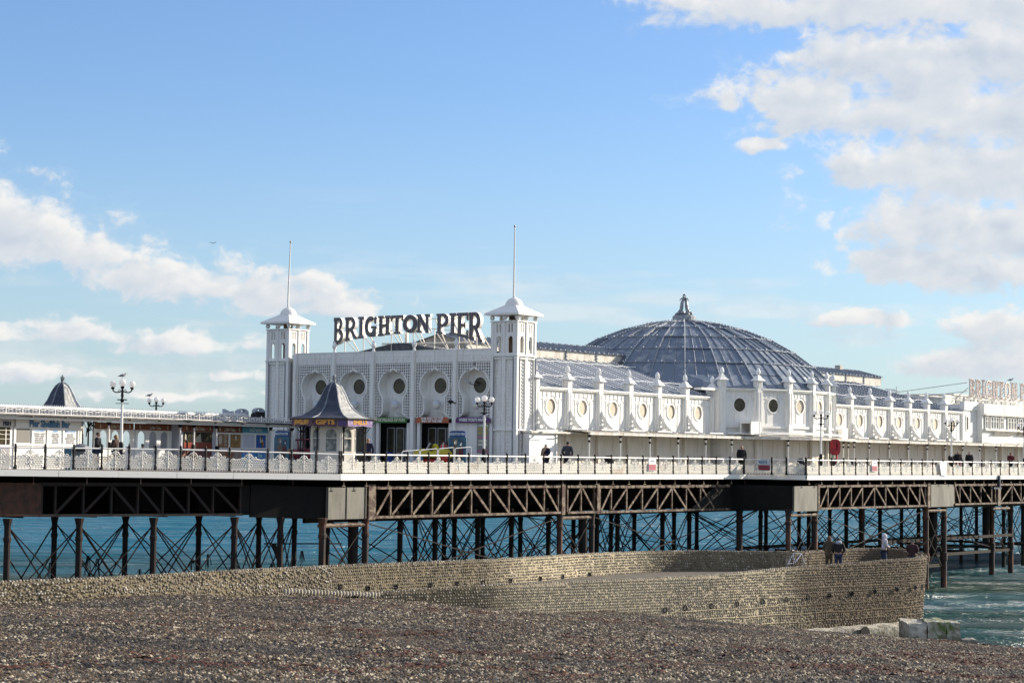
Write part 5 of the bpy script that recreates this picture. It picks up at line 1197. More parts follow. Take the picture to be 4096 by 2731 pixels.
    return t, P8
LEAD_LIT = mat('sunlit_lead_scales', (0.62,0.61,0.56), 0.5, 0.0, (0.36,0.37,0.37), 5, (1,1,1), .01, 20, 1.0)  # pale copy of the kiosk lead, sunlight painted on one facet
KGL = mat('kiosk_glass', (0.10,0.12,0.13), 0.08, 0, (0.36,0.38,0.36), 4, (1,1,1), 0, 1, 1, .6, .4, .65)
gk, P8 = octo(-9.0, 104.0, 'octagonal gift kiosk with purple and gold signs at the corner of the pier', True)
octo(-24.1, 110.0, 'octagonal kiosk whose dark bell roof rises behind the shellfish bar', False)
def kiosk_sign(k, f0, f1, word, label, col, size, xs=1.0):
    a, b = P8(k-1,2.22,0), P8(k,2.22,0); a.z = b.z = 0; d = b-a; L = d.length; d.normalize(); nr = Vector((d.y,-d.x,0)); A = a+d*(L*f0); W_ = L*(f1-f0)
    s = thing('hanging_sign', label, 'sign', (A.x, A.y, 10.35), WORLD, 'purple scalloped boards under the kiosk eaves')
    low_ = [(W_*i/12, 10.40-.05*abs(math.sin(math.pi*1.5*i/12+.3))) for i in range(13)]
    T = lambda s_, t_, d_: tuple(A+d*s_+nr*d_+Vector((0,0,t_)))
    m = M(); m.plate(low_+[(W_,10.70),(0,10.70)], [], T, -.02, .02); m.obj('board', col, s)
    if word: text(word, size, lambda s_, t_, d_: T(W_/2+s_, 10.56+t_, .022+d_), YEL, s, .014, xs)
PUR = flat('purple_kiosk_board', (0.09,0.05,0.16)); PURD = flat('plum_kiosk_board', (0.085,0.035,0.065))
kiosk_sign(7, .04, .98, 'JEWELLERY', 'plum coloured board with gold word jewellery under the kiosk eave', PURD, .29, .78)
kiosk_sign(0, .02, .70, 'GIFTS', 'plum coloured board with gold word gifts under the kiosk eave', PURD, .33, 1.15)
kiosk_sign(0, .74, .99, '', 'blank purple board between the gifts and shells boards', PUR, .3)
kiosk_sign(1, .03, .97, 'SHELLS', 'sunlit pale purple board with gold word shells under the kiosk eave', mat('sunlit_purple_board', (0.30,0.19,0.40), .5, 0, (0.62,0.56,0.62), 9, (1,1,1), 0, 1, .9, None, .5, .62), .29, 1.0)  # paler copy of the board purple, sunlight put into the colour

# ------------------------------------------------------------------ street lamps, gulls
def street_lamp(x, y, z, label, scale=1.0, ladder=True, ang=0.0):
    t = thing('street_lamp', label, 'lamp post', (x, y, z), WORLD, 'three globe lamp posts on the pier', turn=1e-9)
    t.rotation_euler = (0,0,ang)
    m = M(); m.lathe([(.17,0),(.17,.35),(.12,.42),(.14,.8),(.1,.9),(.11,1.2),(.08,1.3)], 8); m.obj('base', BLACK, t)
    m = M(); m.lathe([(.07,1.3),(.055,3.1)], 10); m.obj('shaft', WHITE, t)
    m = M(); m.lathe([(.07,3.1),(.09,3.2),(.05,3.3),(.07,3.42),(.05,3.6),(.045,3.7),(.09,3.76),(.08,3.84)], 8)
    if ladder: m.bar((-.3,0,3.05),(.3,0,3.05),.03); m.bar((-.22,0,3.22),(.22,0,3.22),.05)
    m.obj('collar', BLACK, t)
    for s in (-1, 1):
        m = M(); m.tube([(0,0,3.62),(s*.16,0,3.56),(s*.30,0,3.55),(s*.42,0,3.62),(s*.44,0,3.72)],.032,6); m.lathe([(.05,3.68),(.09,3.74),(.07,3.80)],8,(s*.44,0)); m.tube([(s*.06,0,3.64),(s*.14,0,3.68),(s*.2,0,3.62),(s*.14,0,3.58)],.016,4); m.obj('arm', BLACK, t)
        m = M(); m.sphere((s*.44,0,3.93),.15,14,9); m.obj('globe', GLOBE, t, smooth=True)
    m = M(); m.sphere((0,0,4.0),.165,14,9); m.obj('globe', GLOBE, t, smooth=True)
    for o in [t]: o.scale = (scale,)*3
    return t
def lw(frame, a, b): q = fw_(frame, (a, b, 0)); return q.x, q.y
street_lamp(*lw(LEFT, 11.15, -.45), 8.12, 'three globe lamp post with a gull on top, in front of the coffee shelter')
street_lamp(*lw(PIER, 13.1, 1.2), 8.08, 'three globe lamp post in front of the entrance building beside the right tower', 1.0, True, R(-28))
street_lamp(*lw(PIER, 43.1, -3.3), 8.08, 'three globe lamp post next to the red lifebuoy case', 1.0)
street_lamp(*lw(PIER, 63.1, -3.3), 8.08, 'three globe lamp post near the group leaning on the far railing', .98)
street_lamp(*lw(PIER, 76.5, -3.3), 8.08, 'farthest three globe lamp post at the right edge of the picture', .96)
street_lamp(-22.5, 130, 8.3, 'three globe lamp showing above the canopy with a gull on its left globe', 1.0, False)
def gull(x, y, z, label, ang, s=1.0, fly=False):
    t = thing('gull', label, 'gull', (x, y, z), WORLD, turn=1e-9); t.rotation_euler = (0,0,ang); t.scale = (s,)*3
    m = M(); m.tube([(-.20,0,.15),(-.12,0,.17),(0,0,.19),(.1,0,.21),(.14,0,.26),(.17,0,.30),(.21,0,.31)],[.015,.055,.08,.07,.045,.045,.02],8); m.obj('body', flat('gull_white', (0.6,0.6,0.6)), t, smooth=True)
    m = M()
    if fly: m.tube([(0,0,.2),(.05,.35,.36),(-.08,.62,.30)],[.05,.04,.01],5); m.tube([(0,0,.2),(.05,-.35,.36),(-.08,-.62,.30)],[.05,.04,.01],5)
    else:
        for q in (-1,1): m.tube([(.08,q*.06,.22),(-.05,q*.075,.19),(-.27,q*.03,.13)],[.04,.05,.008],6)
    m.obj('wing', flat('gull_grey', (0.16,0.17,0.19)), t, smooth=True)
    if not fly:
        m = M()
        for q in (-1,1): m.bar((0,q*.03,0),(0,q*.03,.13),.012)
        m.obj('leg', flat('gull_leg', (0.3,0.2,0.15)), t)
    m = M(); m.tube([(.2,0,.305),(.26,0,.295)],[.014,.004],5); m.obj('beak', flat('gull_beak', (0.5,0.3,0.05)), t)
q = lw(LEFT, 11.15, -.45); gull(q[0], q[1], 12.28, 'grey gull standing on the top globe of the left lamp post', 0.2, .9)
gull(-22.94, 130, 12.37, 'dark gull standing on the left globe of the lamp behind the canopy', 0.1, 1.0)
q = lw(PIER, 89.2, 3.1); gull(q[0], q[1], 15.72, 'gull perched on the distant letters of the side roof sign', 0.0, 1.2)
gull(-22.04, 150, 24.2, 'tiny gull flying high in the blue sky above the left clouds', 1.2, .5, True)

# ------------------------------------------------------------------ people
def skin(name, V, E, Rd, mt, parent, sub=1):
    me = bpy.data.meshes.new(name); me.from_pydata(V, E, []); me.materials.append(mt)
    o = bpy.data.objects.new(name, me); COL.objects.link(o); o.parent = parent
    md = o.modifiers.new('skin', 'SKIN'); md.use_smooth_shade = True
    for i, r in enumerate(Rd): o.data.skin_vertices[0].data[i].radius = (r, r) if not isinstance(r, tuple) else r
    o.data.skin_vertices[0].data[0].use_root = True
    sb_ = o.modifiers.new('sub', 'SUBSURF'); sb_.levels = 1; sb_.render_levels = sub
    return o
SKIN = mat('skin', (0.42,0.24,0.17), .6)
def cloth(n, c): return mat('cloth_'+n, c, .9, 0, tuple(q*.55 for q in c), 6, (1,1,1), .01, 14, .8)
def person(label, x, y, z, H, face, top, legs, hair, arms=((.16,.02,.60),(.17,.06,.45),(-.16,.02,.60),(-.17,.06,.45)), lean=0.0, stride=.05, long_coat=False, hood=None, sit=False, hat=None, group=None, bulk=1.0, longhair=False):
    """face = direction the person looks, degrees clockwise from the view direction"""
    t = thing('person', label, 'person', (x, y, z), WORLD, group, turn=1e-9); t.rotation_euler = (0,0,-R(face)); t.scale = (H,)*3
    ln = lean
    pel = (0,-.0,.53); wa = (0,ln*.3,.62); ch = (0,ln*.7,.73); nb = (0,ln*.95,.82); nk = (0,ln+.005,.86); hc = (0,ln+.015,.905); ht = (0,ln+.01,.955)
    fo = lambda s: [(s*.055,0,.49),(s*.06,(stride if s>0 else -stride)*.7,.28),(s*.06,(stride if s>0 else -stride),.05),(s*.065,(stride if s>0 else -stride)+.09,.02)]
    V = [pel,wa,ch,nb,nk,hc,ht,(0,ln+.068,.90)]; E = [(0,1),(1,2),(2,3),(3,4),(4,5),(5,6),(5,7)]; Rr = [.085,.075,(.10,.065),.05,.03,(.045,.055),.04,.008]
    for s, el_, wr in ((1,arms[0],arms[1]),(-1,arms[2],arms[3])):
        b = len(V); hd = tuple(wr[i]+(wr[i]-el_[i])*.28 for i in range(3)); th_ = (wr[0]+.02*-s, wr[1]+.02, wr[2]-.01)
        V += [(s*.105,ln*.9,.80),el_,wr,hd,th_]; E += [(3,b),(b,b+1),(b+1,b+2),(b+2,b+3),(b+2,b+4)]; Rr += [.042,.03,.02,(.022,.012),.009]
    for s in (1,-1):
        b = len(V); V += fo(s); E += [(0,b),(b,b+1),(b+1,b+2),(b+2,b+3)]; Rr += [.06,.042,.028,.022]
    skin('body', V, E, Rr, SKIN, t)
    k = bulk; V2 = [(0,0,.50),wa,ch,nb,(0,ln+.003,.845)]; E2 = [(0,1),(1,2),(2,3),(3,4)]; R2 = [(.105*k,.085*k),(.105*k,.08*k),(.122*k,.085*k),(.08*k,.062),.05]
    if long_coat: V2 = [(0,0,.33)]+V2; E2 = [(a_+1,b_+1) for a_,b_ in E2]+[(0,1)]; R2 = [(.115*k,.10*k)]+R2
    n0 = 4 if long_coat else 3
    for s, el_, wr in ((1,arms[0],arms[1]),(-1,arms[2],arms[3])):
        b = len(V2); V2 += [(s*.112,ln*.9,.795),el_,wr]; E2 += [(n0,b),(b,b+1),(b+1,b+2)]; R2 += [.058*k,.045*k,.034]
    skin('jacket', V2, E2, R2, top, t)
    V3 = [(0,0,.54)]; E3 = []; R3 = [(.10,.08)]
    for s in (1,-1): b = len(V3); f_ = fo(s); V3 += f_[:3]; E3 += [(0,b),(b,b+1),(b+1,b+2)]; R3 += [.07,.053,.038]
    skin('trousers', V3, E3, R3, legs, t)
    m = M()
    for s in (1,-1): f_ = fo(s); m.sphere((f_[3][0], f_[3][1]-.035, .022), .045, 8, 5, (.75,1.5,.6))
    o = m.mesh('shoes', cloth('shoe_black', (0.02,0.018,0.016)), smooth=True); so_ = bpy.data.objects.new('shoes', o); COL.objects.link(so_); so_.parent = t
    def kid(nm, m_, mt_): q = bpy.data.objects.new(nm, m_.mesh(nm, mt_, smooth=True)); COL.objects.link(q); q.parent = t
    m = M()
    for s in (1,-1): m.sphere((s*.05, ln+.01, .905), .012, 6, 4); 
    kid('ear', m, SKIN)
    m = M()
    for s in (1,-1): m.sphere((s*.018, ln+.064, .917), .006, 5, 4)
    kid('eye', m, BLACK)
    m = M(); m.sphere((0,ln-.008,.932),.060,10,7,(.9,1.0,.75)); 
    if longhair: m.sphere((0,ln-.03,.89),.055,8,6,(1,.8,1.2))
    kid('hair', m, hair)
    if hood: m = M(); m.sphere((0,ln-.012,.915),.075,10,7,(.95,1.0,1.05)); m.sphere((0,ln-.03,.85),.06,8,5,(1.2,.9,.7)); kid('hood', m, hood)
    if hat: m = M(); m.sphere((0,ln,.95),.062,10,6,(1,1.05,.6)); m.lathe([(.066,.93),(.064,.95)],10,(0,ln)); kid('hat', m, hat)
    return t
blk = cloth('black', (0.018,0.018,0.022)); navy = cloth('navy', (0.02,0.025,0.07)); brn = cloth('dark_brown', (0.06,0.035,0.028)); jean = cloth('jeans', (0.03,0.045,0.09)); grey = cloth('grey', (0.06,0.065,0.08))
redc = cloth('maroon', (0.12,0.02,0.025)); beige = cloth('scarf_beige', (0.40,0.29,0.20)); khaki = cloth('khaki', (0.09,0.065,0.04)); whitec = cloth('white', (0.60,0.60,0.66)); lblue = cloth('light_blue', (0.40,0.45,0.55))
hbr = flat('hair_brown', (0.05,0.025,0.015), .7); hbl = flat('hair_fair', (0.30,0.19,0.10), .7); hwh = flat('hair_white', (0.5,0.47,0.44), .7); hbk = flat('hair_black', (0.015,0.012,0.01), .7); hgr = flat('hair_grey', (0.28,0.26,0.25), .7)
DN = ((.15,.0,.64),(.14,.06,.50),(-.15,.0,.64),(-.14,.06,.50)); FR = ((.15,.04,.65),(.06,.14,.62),(-.15,.04,.65),(-.06,.14,.62)); PK = ((.17,-.02,.65),(.12,.05,.55),(-.17,-.02,.65),(-.12,.05,.55))
HD = 8.08
person('person in a black jacket facing right beside the grey litter bin', -19.45, 96.5, HD+.05, 1.78, 95, blk, jean, hbr, FR, .03)
person('fair haired woman in a long brown coat standing left of the lamp post', -18.62, 96.8, HD+.05, 1.68, -75, brn, blk, hbl, FR, .01, .04, True, longhair=True)
person('white haired woman in a navy coat and beige scarf by the railing', 2.0, 115.5, HD-.04, 1.70, -150, navy, blk, hwh, FR, .02, .03, True)
sc_ = thing('scarf', 'long beige scarf hanging round the neck of the white haired woman', 'scarf', (2.0,115.5,9.3), WORLD); m = M(); m.tube([(1.98,115.3,9.52),(1.9,115.3,9.42),(1.78,115.32,9.2),(1.7,115.35,9.0)],[.07,.1,.09,.04],7); m.tube([(2.1,115.3,9.46),(1.97,115.28,9.5),(1.87,115.4,9.48)],.06,6); m.obj('cloth', beige, sc_, smooth=True)
person('dark haired man in a long dark grey coat seen from behind at the railing', 3.22, 116.2, HD-.04, 1.86, 20, grey, blk, hbk, PK, .03, .02, True)
person('bald man in a dark jacket facing the beach near the projecting corner', 14.8, 131.5, HD, 1.80, 176, blk, blk, flat('bald_head', (0.36,0.2,0.15), .5), DN, .0, .02, bulk=1.08)
person('person in a dark top with red below, left of the pair at the far railing', 33.9, 158.0, HD, 1.62, 165, blk, cloth('red', (0.42,0.02,0.02)), hbr, FR, .03, .02)
person('grey haired man in a black jumper, right of the pair at the far railing', 34.45, 158.1, HD, 1.78, 172, blk, cloth('red', (0.42,0.02,0.02)), hgr, DN, .0, .02, bulk=1.1)
person('grey haired man in a black jacket standing alone at the far railing', 35.75, 160.0, HD, 1.74, 178, blk, blk, hgr, DN, 0, .02, bulk=1.08)
person('person in a maroon top at the far right railing', 40.2, 165.0, HD, 1.72, 175, redc, blk, hbr, FR, .0, .02, bulk=1.1)
person('bald person in a dark coat half hidden behind the gift kiosk', -7.3, 105.0, HD, 1.76, 10, navy, blk, flat('bald_head', (0.36,0.2,0.15), .5), PK, 0, .02)
person('person in dark clothes in the doorway under the orange sign', *fw_(PIER,(18.9,8.35,0)).xy, HD, 1.70, 170, blk, blk, hbk, DN)
person('second person in dark clothes beside the blue picture board under the orange sign', *fw_(PIER,(17.6,7.5,0)).xy, HD, 1.66, 120, blk, blk, hbr, FR)
for i, (a, lab) in enumerate(((13.15,'grey outline of a seated person behind the fourth shelter arch'),(14.2,'grey outline of a seated person behind the fifth shelter arch'),(15.25,'grey outline of a seated person behind the last shelter arch'))):
    q = fw_(KIO, (a, 2.4, 0)); person(lab, q.x, q.y, 7.78-.05*i, 1.72, 40*i-30, grey, blk, hgr, FR, .02, .02)
# ------------------------------------------------------------------ things on the deck
t = thing('litter_bin', 'large grey domed litter bin beside the person in black', 'bin', (-20.1,95.8,HD+.05), WORLD); m = M(); m.lathe([(.36,0),(.42,.1),(.42,.72),(.45,.76),(.44,.9),(.36,1.08),(.18,1.17),(0,1.19)], 14, (-20.05,95.8), HD+.05); m.obj('body', flat('grey_bin', (0.13,0.14,0.15), .4), t, smooth=False); m = M(); m.bar((-20.35,95.35,9.05),(-19.75,95.35,9.05),.08,.16); m.obj('slot', INTER, t)
t = thing('blue_crate', 'small blue crate behind the grey litter bin', 'crate', (-20.9,97.2,HD), WORLD); m = M(); m.box(-21.1,-20.75,97.0,97.4,HD,9.1); m.obj('body', flat('teal_crate', (0.05,0.16,0.22)), t)
def chair(x, y, ang, label):
    t = thing('cafe_chair', label, 'chair', (x, y, HD+.03), WORLD, 'aluminium cafe chairs by the coffee shelter', turn=1e-9); t.rotation_euler = (0,0,ang)
    m = M(); m.box(-.2,.2,-.2,.2,.43,.46); m.obj('seat', AL, t)
    for sx in (-1,1): m = M(); m.tube([(sx*.22,-.2,0),(sx*.22,-.18,.65),(sx*.22,.1,.66),(sx*.22,.22,0)],.014,5); m.obj('leg', AL, t)
    m = M(); m.tube([(-.2,.2,.44),(-.2,.26,.82),(.2,.26,.82),(.2,.2,.44)],.014,5); m.bar((-.2,.24,.66),(.2,.24,.66),.02,.05); m.bar((-.2,.25,.75),(.2,.25,.75),.02,.05); m.obj('backrest', AL, t)
AL = mat('aluminium', (0.5,0.51,0.53), .3, .6)
for i, (a, b_, g_) in enumerate(((10.2,.2,.4),(11.4,-.2,2.5),(12.6,.3,.2),(13.6,-.1,2.8),(14.6,.2,.5))):
    q = fw_(KIO, (a, .4+b_, 0)); chair(q.x, q.y, g_, ['aluminium cafe chair just behind the left lamp post','aluminium cafe chair right of the left lamp post, facing it','aluminium cafe chair under the third shelter arch','aluminium cafe chair under the fifth shelter arch','aluminium cafe chair beside the dark tray table'][i])
q = fw_(KIO, (15.1,-.2,0)); t = thing('tray_table', 'small dark high table with a bin beneath at the end of the coffee shelter', 'table', (q.x,q.y,HD), WORLD); m = M(); m.box(q.x-.45,q.x+.25,q.y-.3,q.y+.3,9.05,9.1); m.obj('top', BLACK, t); m = M(); m.box(q.x-.18,q.x+.2,q.y-.18,q.y+.18,8.55,9.0); m.obj('bin_box', BLACK, t); m = M(); m.box(q.x-.03,q.x+.03,q.y-.03,q.y+.03,HD,8.6); m.obj('leg', BLACK, t)
# lifebuoy case on a post
lb = thing('lifebuoy_case', 'red lifebuoy housing on a red post behind the seaward railing', 'lifebuoy', (44.55,-3.55,HD)); RED = mat('red_plastic', (0.50,0.03,0.035), .45, 0, (0.30,0.02,0.02), 4)
T = lambda s, t_, d: (44.55+s*rx-d*ry*-1, -3.55+s*ry+d*rx*-1, t_)
oval = lambda rx_, rz_, n=20: [(rx_*math.copysign(abs(math.cos(a))**.6, math.cos(a)), 9.83+rz_*math.copysign(abs(math.sin(a))**.6, math.sin(a))) for a in [2*math.pi*i/n for i in range(n)]]
m = M(); m.plate(oval(.31,.49), [[(.09+.05*math.cos(a), 9.85+.24*math.sin(a)) for a in [2*math.pi*i/12 for i in range(12)]][::-1]], T, -.02, .26); m.obj('case', RED, lb)
m = M(); m.plate(oval(.35,.52), [], T, .05, .10); m.obj('rim', RED, lb); m = M(); P0 = T(.12,HD,.1); m.bar(P0, T(.12,9.5,.1), .1); m.obj('post', RED, lb)
# notices tied to the railings
def notice(label, u, v, z, w_, h, band, txt):
    t = thing('notice', label, 'notice', (u, v, z)); m = M(); m.box(u-w_/2,u+w_/2,v-.02,v,z-h/2,z+h/2); m.obj('sheet', flat('notice_white', (0.7,0.7,0.72)), t)
    m = M(); m.box(u-w_/2+.02,u+w_/2-.02,v-.026,v-.021,z-h/2+.03,z-.02); m.obj('red_band', flat('notice_red', (0.38,0.07,0.10)), t)
    text(txt, .09, facing_side(u, v-.026, z+.18), SBD, t, .003, .8)
notice('faded white and red notice on the sunny railing', 28.1, .0, 8.62, .8, .8, 1, 'WARNING'); notice('pale notice on the seaward railing right of the lifebuoy', 49.3, -4.02, 8.65, .75, .75, 1, 'NOTICE')
t = thing('notice', 'blue and dark red notice on the shaded corner railing', 'notice', (39.5,-1.3,8.6)); m = M(); m.box(39.30,39.33,-1.72,-.62,8.28,9.0); m.obj('sheet', flat('notice_pale', (0.45,0.5,0.56)), t); m = M(); m.box(39.28,39.298,-1.7,-.64,8.3,8.62); m.obj('red_band', flat('notice_wine', (0.22,0.02,0.06)), t)
text('PRIVATE', .2, facing_front(39.29,-1.17,8.8), SBL, t, .006, .9)
t = thing('banner', 'tilted white banner hanging from the seaward railing before the far lamp post', 'banner', (60.3,-4.1,8.5)); m = M(); m.add([(59.3,-4.1,8.9),(60.6,-4.1,9.0),(60.4,-4.12,7.95),(59.6,-4.12,8.0)],[(0,1,2,3)]); m.obj('sheet', flat('banner_white', (0.7,0.68,0.7)), t)
# bins and boxes seen through the far railings
for u, v, c, lab in ((44.9,-.9,(0.012,0.014,0.02),'black covered barrow under the canopy below the dome'),(51.8,0.2,(0.03,0.03,0.035),'dark bin under the canopy below the right part of the dome bay'),(62.0,-2.9,(0.08,0.09,0.11),'grey pay telescope stand before the far lamp post'),(26.3,1.9,(0.01,0.015,0.03),'small dark blue bin under the canopy of the first wing'),(57.6,1.8,(0.012,0.02,0.05),'small dark box under the canopy of the second wing')):
    t = thing('deck_bin', lab, 'bin', (u,v,HD)); m = M(); m.lathe([(.28,0),(.32,.7),(.34,.75),(.2,.98),(0,1.02)], 10, (u,v), HD); m.obj('body', flat('bin_%d' % int(u), c, .4), t); m = M(); m.lathe([(.35,.70),(.36,.76)],10,(u,v),HD); m.obj('rim', BLACK, t)
t = thing('shop_window', 'window with a green sheen under the canopy beside the lifebuoy case', 'window', (54.2,.62,9.4)); (x0,y0),(x1,y1) = BP[4],BP[5]
m = M(); m.bar((x0+.5,y0+.03,9.65),(x1-.2,y1-.1,9.65),.08,1.35); m.obj('frame', WHITE, t); m = M(); m.bar((x0+.6,y0+.0,9.65),((x0+x1)/2+.1,(y0+y1)/2-.1,9.65),.1,1.2); m.obj('pane', mat('green_sheen_glass', (0.03,0.14,0.07), .15, 0, (0.10,0.12,0.10), 3), t)  # green sheen on the glass painted into the pane colour
m = M(); m.bar(((x0+x1)/2+.25,(y0+y1)/2-.09,9.65),(x1-.3,y1-.13,9.65),.1,1.2); m.obj('pane', GLASSC, t)
# coin ride car, cutout boards, tug ride, barriers
rc = thing('ride_car', 'yellow and red coin operated toy car with a windscreen in front of the doors', 'ride', (14.3,5.7,HD), PIER); YL = flat('ride_yellow', (0.50,0.42,0.02), .3); RD = flat('ride_red', (0.42,0.03,0.02), .3)
def RP(x, y, z): return (14.3+x*rx-y*ry, 5.7+x*ry+y*rx, HD+z)
def rloft(m, secs):
    n = 12; vs = []; 
    for (x, y0_, z0_, w_, h_) in secs:
        for k in range(n): a = 2*math.pi*k/n; vs.append(RP(x, y0_+w_*math.copysign(abs(math.cos(a))**.6,math.cos(a)), z0_+h_*math.copysign(abs(math.sin(a))**.6,math.sin(a))))
    L = len(secs); m.add(vs, [(i*n+k,i*n+(k+1)%n,(i+1)*n+(k+1)%n,(i+1)*n+k) for i in range(L-1) for k in range(n)]+[tuple(range(n)), tuple((L-1)*n+k for k in range(n))])
m = M(); rloft(m, [(-1.05,0,.95,.32,.14),(-.95,0,.95,.45,.24),(-.5,0,1.02,.48,.26),(-.1,0,.95,.48,.18),(.1,0,.95,.48,.2),(.5,0,1.0,.48,.30),(.9,0,.98,.42,.28),(1.1,0,.9,.3,.16)]); m.obj('body', YL, rc, smooth=True)
m = M(); rloft(m, [(-.9,0,.55,.38,.16),(0,0,.5,.45,.2),(.9,0,.55,.38,.16)]); m.obj('base', RD, rc, smooth=True)
m = M(); m.tube([RP(-.35,-.42,1.18),RP(-.15,-.40,1.55),RP(-.12,.4,1.55),RP(-.35,.42,1.18)],.035,5); m.tube([RP(.55,-.4,1.2),RP(.62,-.4,1.6),RP(.62,.4,1.6),RP(.55,.4,1.2)],.03,5); w1 = m.obj('windscreen_frame', AL, rc)
m = M(); m.add([RP(-.33,-.4,1.2),RP(-.15,-.38,1.52),RP(-.12,.38,1.52),RP(-.33,.4,1.2)],[(0,1,2,3)]); m.obj('windscreen', GLASSW, w1)
for s in (0,.45): m = M(); m.sphere(RP(.15+s,0,1.3),.2,8,6,(.7,1.3,1.3)); m.obj('seat', RD if s else YL, rc, smooth=True)
for x in (-.72,.72): m = M(); m.sphere(RP(x,-.47,.72),.24,10,7,(1,1,1)); m.obj('wheel', RD if x > 0 else flat('ride_teal',(0.03,0.15,0.25)), rc, smooth=True)
m = M(); 
for s in (-.3,.3): m.sphere(RP(-1.03,s,1.0),.08,6); 
m.obj('headlight', flat('lamp_cream',(0.5,0.48,0.35)), rc); m = M(); m.bar(RP(-1.12,-.14,.98),RP(-1.12,.14,.98),.03,.14); m.obj('grille', BLACK, rc)
def board(label, u, v, seed, g):
    t = thing('picture_board', label, 'board', (u, v, HD), PIER, g); T = lambda s, t_, d: (u+d, v-s, t_)
    hl = [[(-.12+.09*math.cos(a), 9.72+.12*math.sin(a)) for a in [2*math.pi*i/10 for i in range(10)]][::-1], [(.28+.08*math.cos(a), 9.62+.11*math.sin(a)) for a in [2*math.pi*i/10 for i in range(10)]][::-1]]
    m = M(); m.plate([(-.62,HD),(.62,HD),(.62,9.95),(.55,10.0),(.55,10.1),(-.55,10.1),(-.55,10.0),(-.62,9.95)], hl, T, 0, .04); m.obj('panel', mat('sea_blue_picture_%d' % seed, (0.05,0.17,0.24), .5, 0, (0.03,0.09,0.15), 2.5), t)
    m = M(); m.plate([(-.56,10.02),(.56,10.02),(.56,10.3),(.38,10.36),(-.38,10.36),(-.56,10.3)], [], T, -.01, .05); o = m.obj('header', flat('royal_blue', (0.01,0.05,0.22)), t); text('BRIGHTON PIER', .2, lambda s, t_, d: (u-.012-d, v-s, 10.17+t_), flat('pale_blue_lettering', (0.55,0.68,0.70)), o, .008, .75)
    for (s, z, a, b_, c) in ((-.15,9.25,.22,.35,(0.20,0.14,0.10)),(.26,9.15,.16,.34,(0.16,0.03,0.03)),(-.1,8.75,.3,.25,(0.10,0.09,0.11)),(-.13,9.74,.15,.17,(0.32,0.2,0.06)),(.28,9.65,.12,.15,(0.03,0.03,0.03))):
        m = M(); m.plate([(s+a*math.cos(q), z+b_*math.sin(q)) for q in [2*math.pi*i/12 for i in range(12)]], [hl[0] if z > 9.7 else hl[1]] if z > 9.6 else [], lambda p, q, d: T(p,q,d-.012-.001*abs(s)*10), 0, .008); m.obj('painted_figure', mat('figure_%d_%d' % (seed, int(z*100)), c, .6, 0, tuple(q*.5 for q in c), 9), t)
G2 = None
board('blue picture board with face holes standing left of the lamp post by the right tower', 15.0, 4.5, 1, G2); board('blue picture board with face holes standing before the left tower', 17.5, 20.05, 2, G2)
tg = thing('ride_tug', 'dark red toy tug boat ride with a bronze bow beside the gift kiosk', 'ride', (17.4,18.2,HD), PIER)
def TP(x, y, z): return (17.2+x*rx-y*ry, 18.0+x*ry+y*rx, HD+z)
rs = RP; RP = TP
m = M(); rloft(m, [(-.7,0,.95,.1,.1),(-.5,0,.85,.4,.32),(.3,0,.8,.5,.34),(1.1,0,.85,.42,.3)]); m.obj('hull', mat('maroon_hull', (0.16,0.02,0.03), .4, 0, (0.3,0.2,0.18), 14, (1,1,1), 0, 1, 1, None, .6, .64), tg, smooth=True)
m = M(); rloft(m, [(-.95,0,1.0,.1,.12),(-.8,0,1.0,.2,.2),(-.55,0,.98,.22,.2)]); m.obj('bow', mat('bronze', (0.25,0.12,0.04), .4, .5), tg, smooth=True)
m = M()
for x in (-.25,.12,.85): m.bar(TP(x,-.3,1.1),TP(x-.05,-.3,1.65),.07)
m.bar(TP(-.35,-.3,1.18),TP(.9,-.3,1.18),.08); rloft(m, [(-.45,0,1.72,.36,.06),(.95,0,1.78,.36,.06)]); m.obj('cabin', flat('maroon_cabin',(0.18,0.04,0.06)), tg)
m = M(); m.tube([TP(-.1,0,1.78),TP(-.1,0,2.05)],[.12,.14],8); m.obj('funnel', flat('pink_funnel',(0.28,0.12,0.14)), tg)
m = M(); m.tube([TP(.55+.13*math.cos(a),-.36,1.4+.13*math.sin(a)) for a in [2*math.pi*i/10 for i in range(10)]],.04,5,False,True); m.obj('lifebelt', BLACK, tg)
RP = rs
t = thing('handrail', 'four bent silver handrail hoops rising behind the railing before the entrance doors', 'handrail', (7,1.2,HD))
for a, b_, zt in ((5.9,7.3,9.22),(7.4,8.8,9.3),(8.9,10.2,9.38),(10.3,11.7,9.42)):
    m = M(); m.tube([(a,1.0,HD),(a,1.0,zt-.12),(a+.08,1.0,zt-.05),(b_-.05,1.0,zt+.03),(b_,1.0,zt-.05),(b_,1.0,HD)],.028,6); m.obj('hoop', AL, t)
t = thing('paper_cup_bag', 'blue barrel beside the steel doors under the green sign', 'barrel', (18.0,11.7,HD)); m = M(); m.lathe([(.2,0),(.22,.2),(.22,1.0),(.2,1.05)],10,(18.0,11.9),HD); m.obj('body', flat('blue_barrel',(0.01,0.05,0.25)), t); t.name = 'barrel'
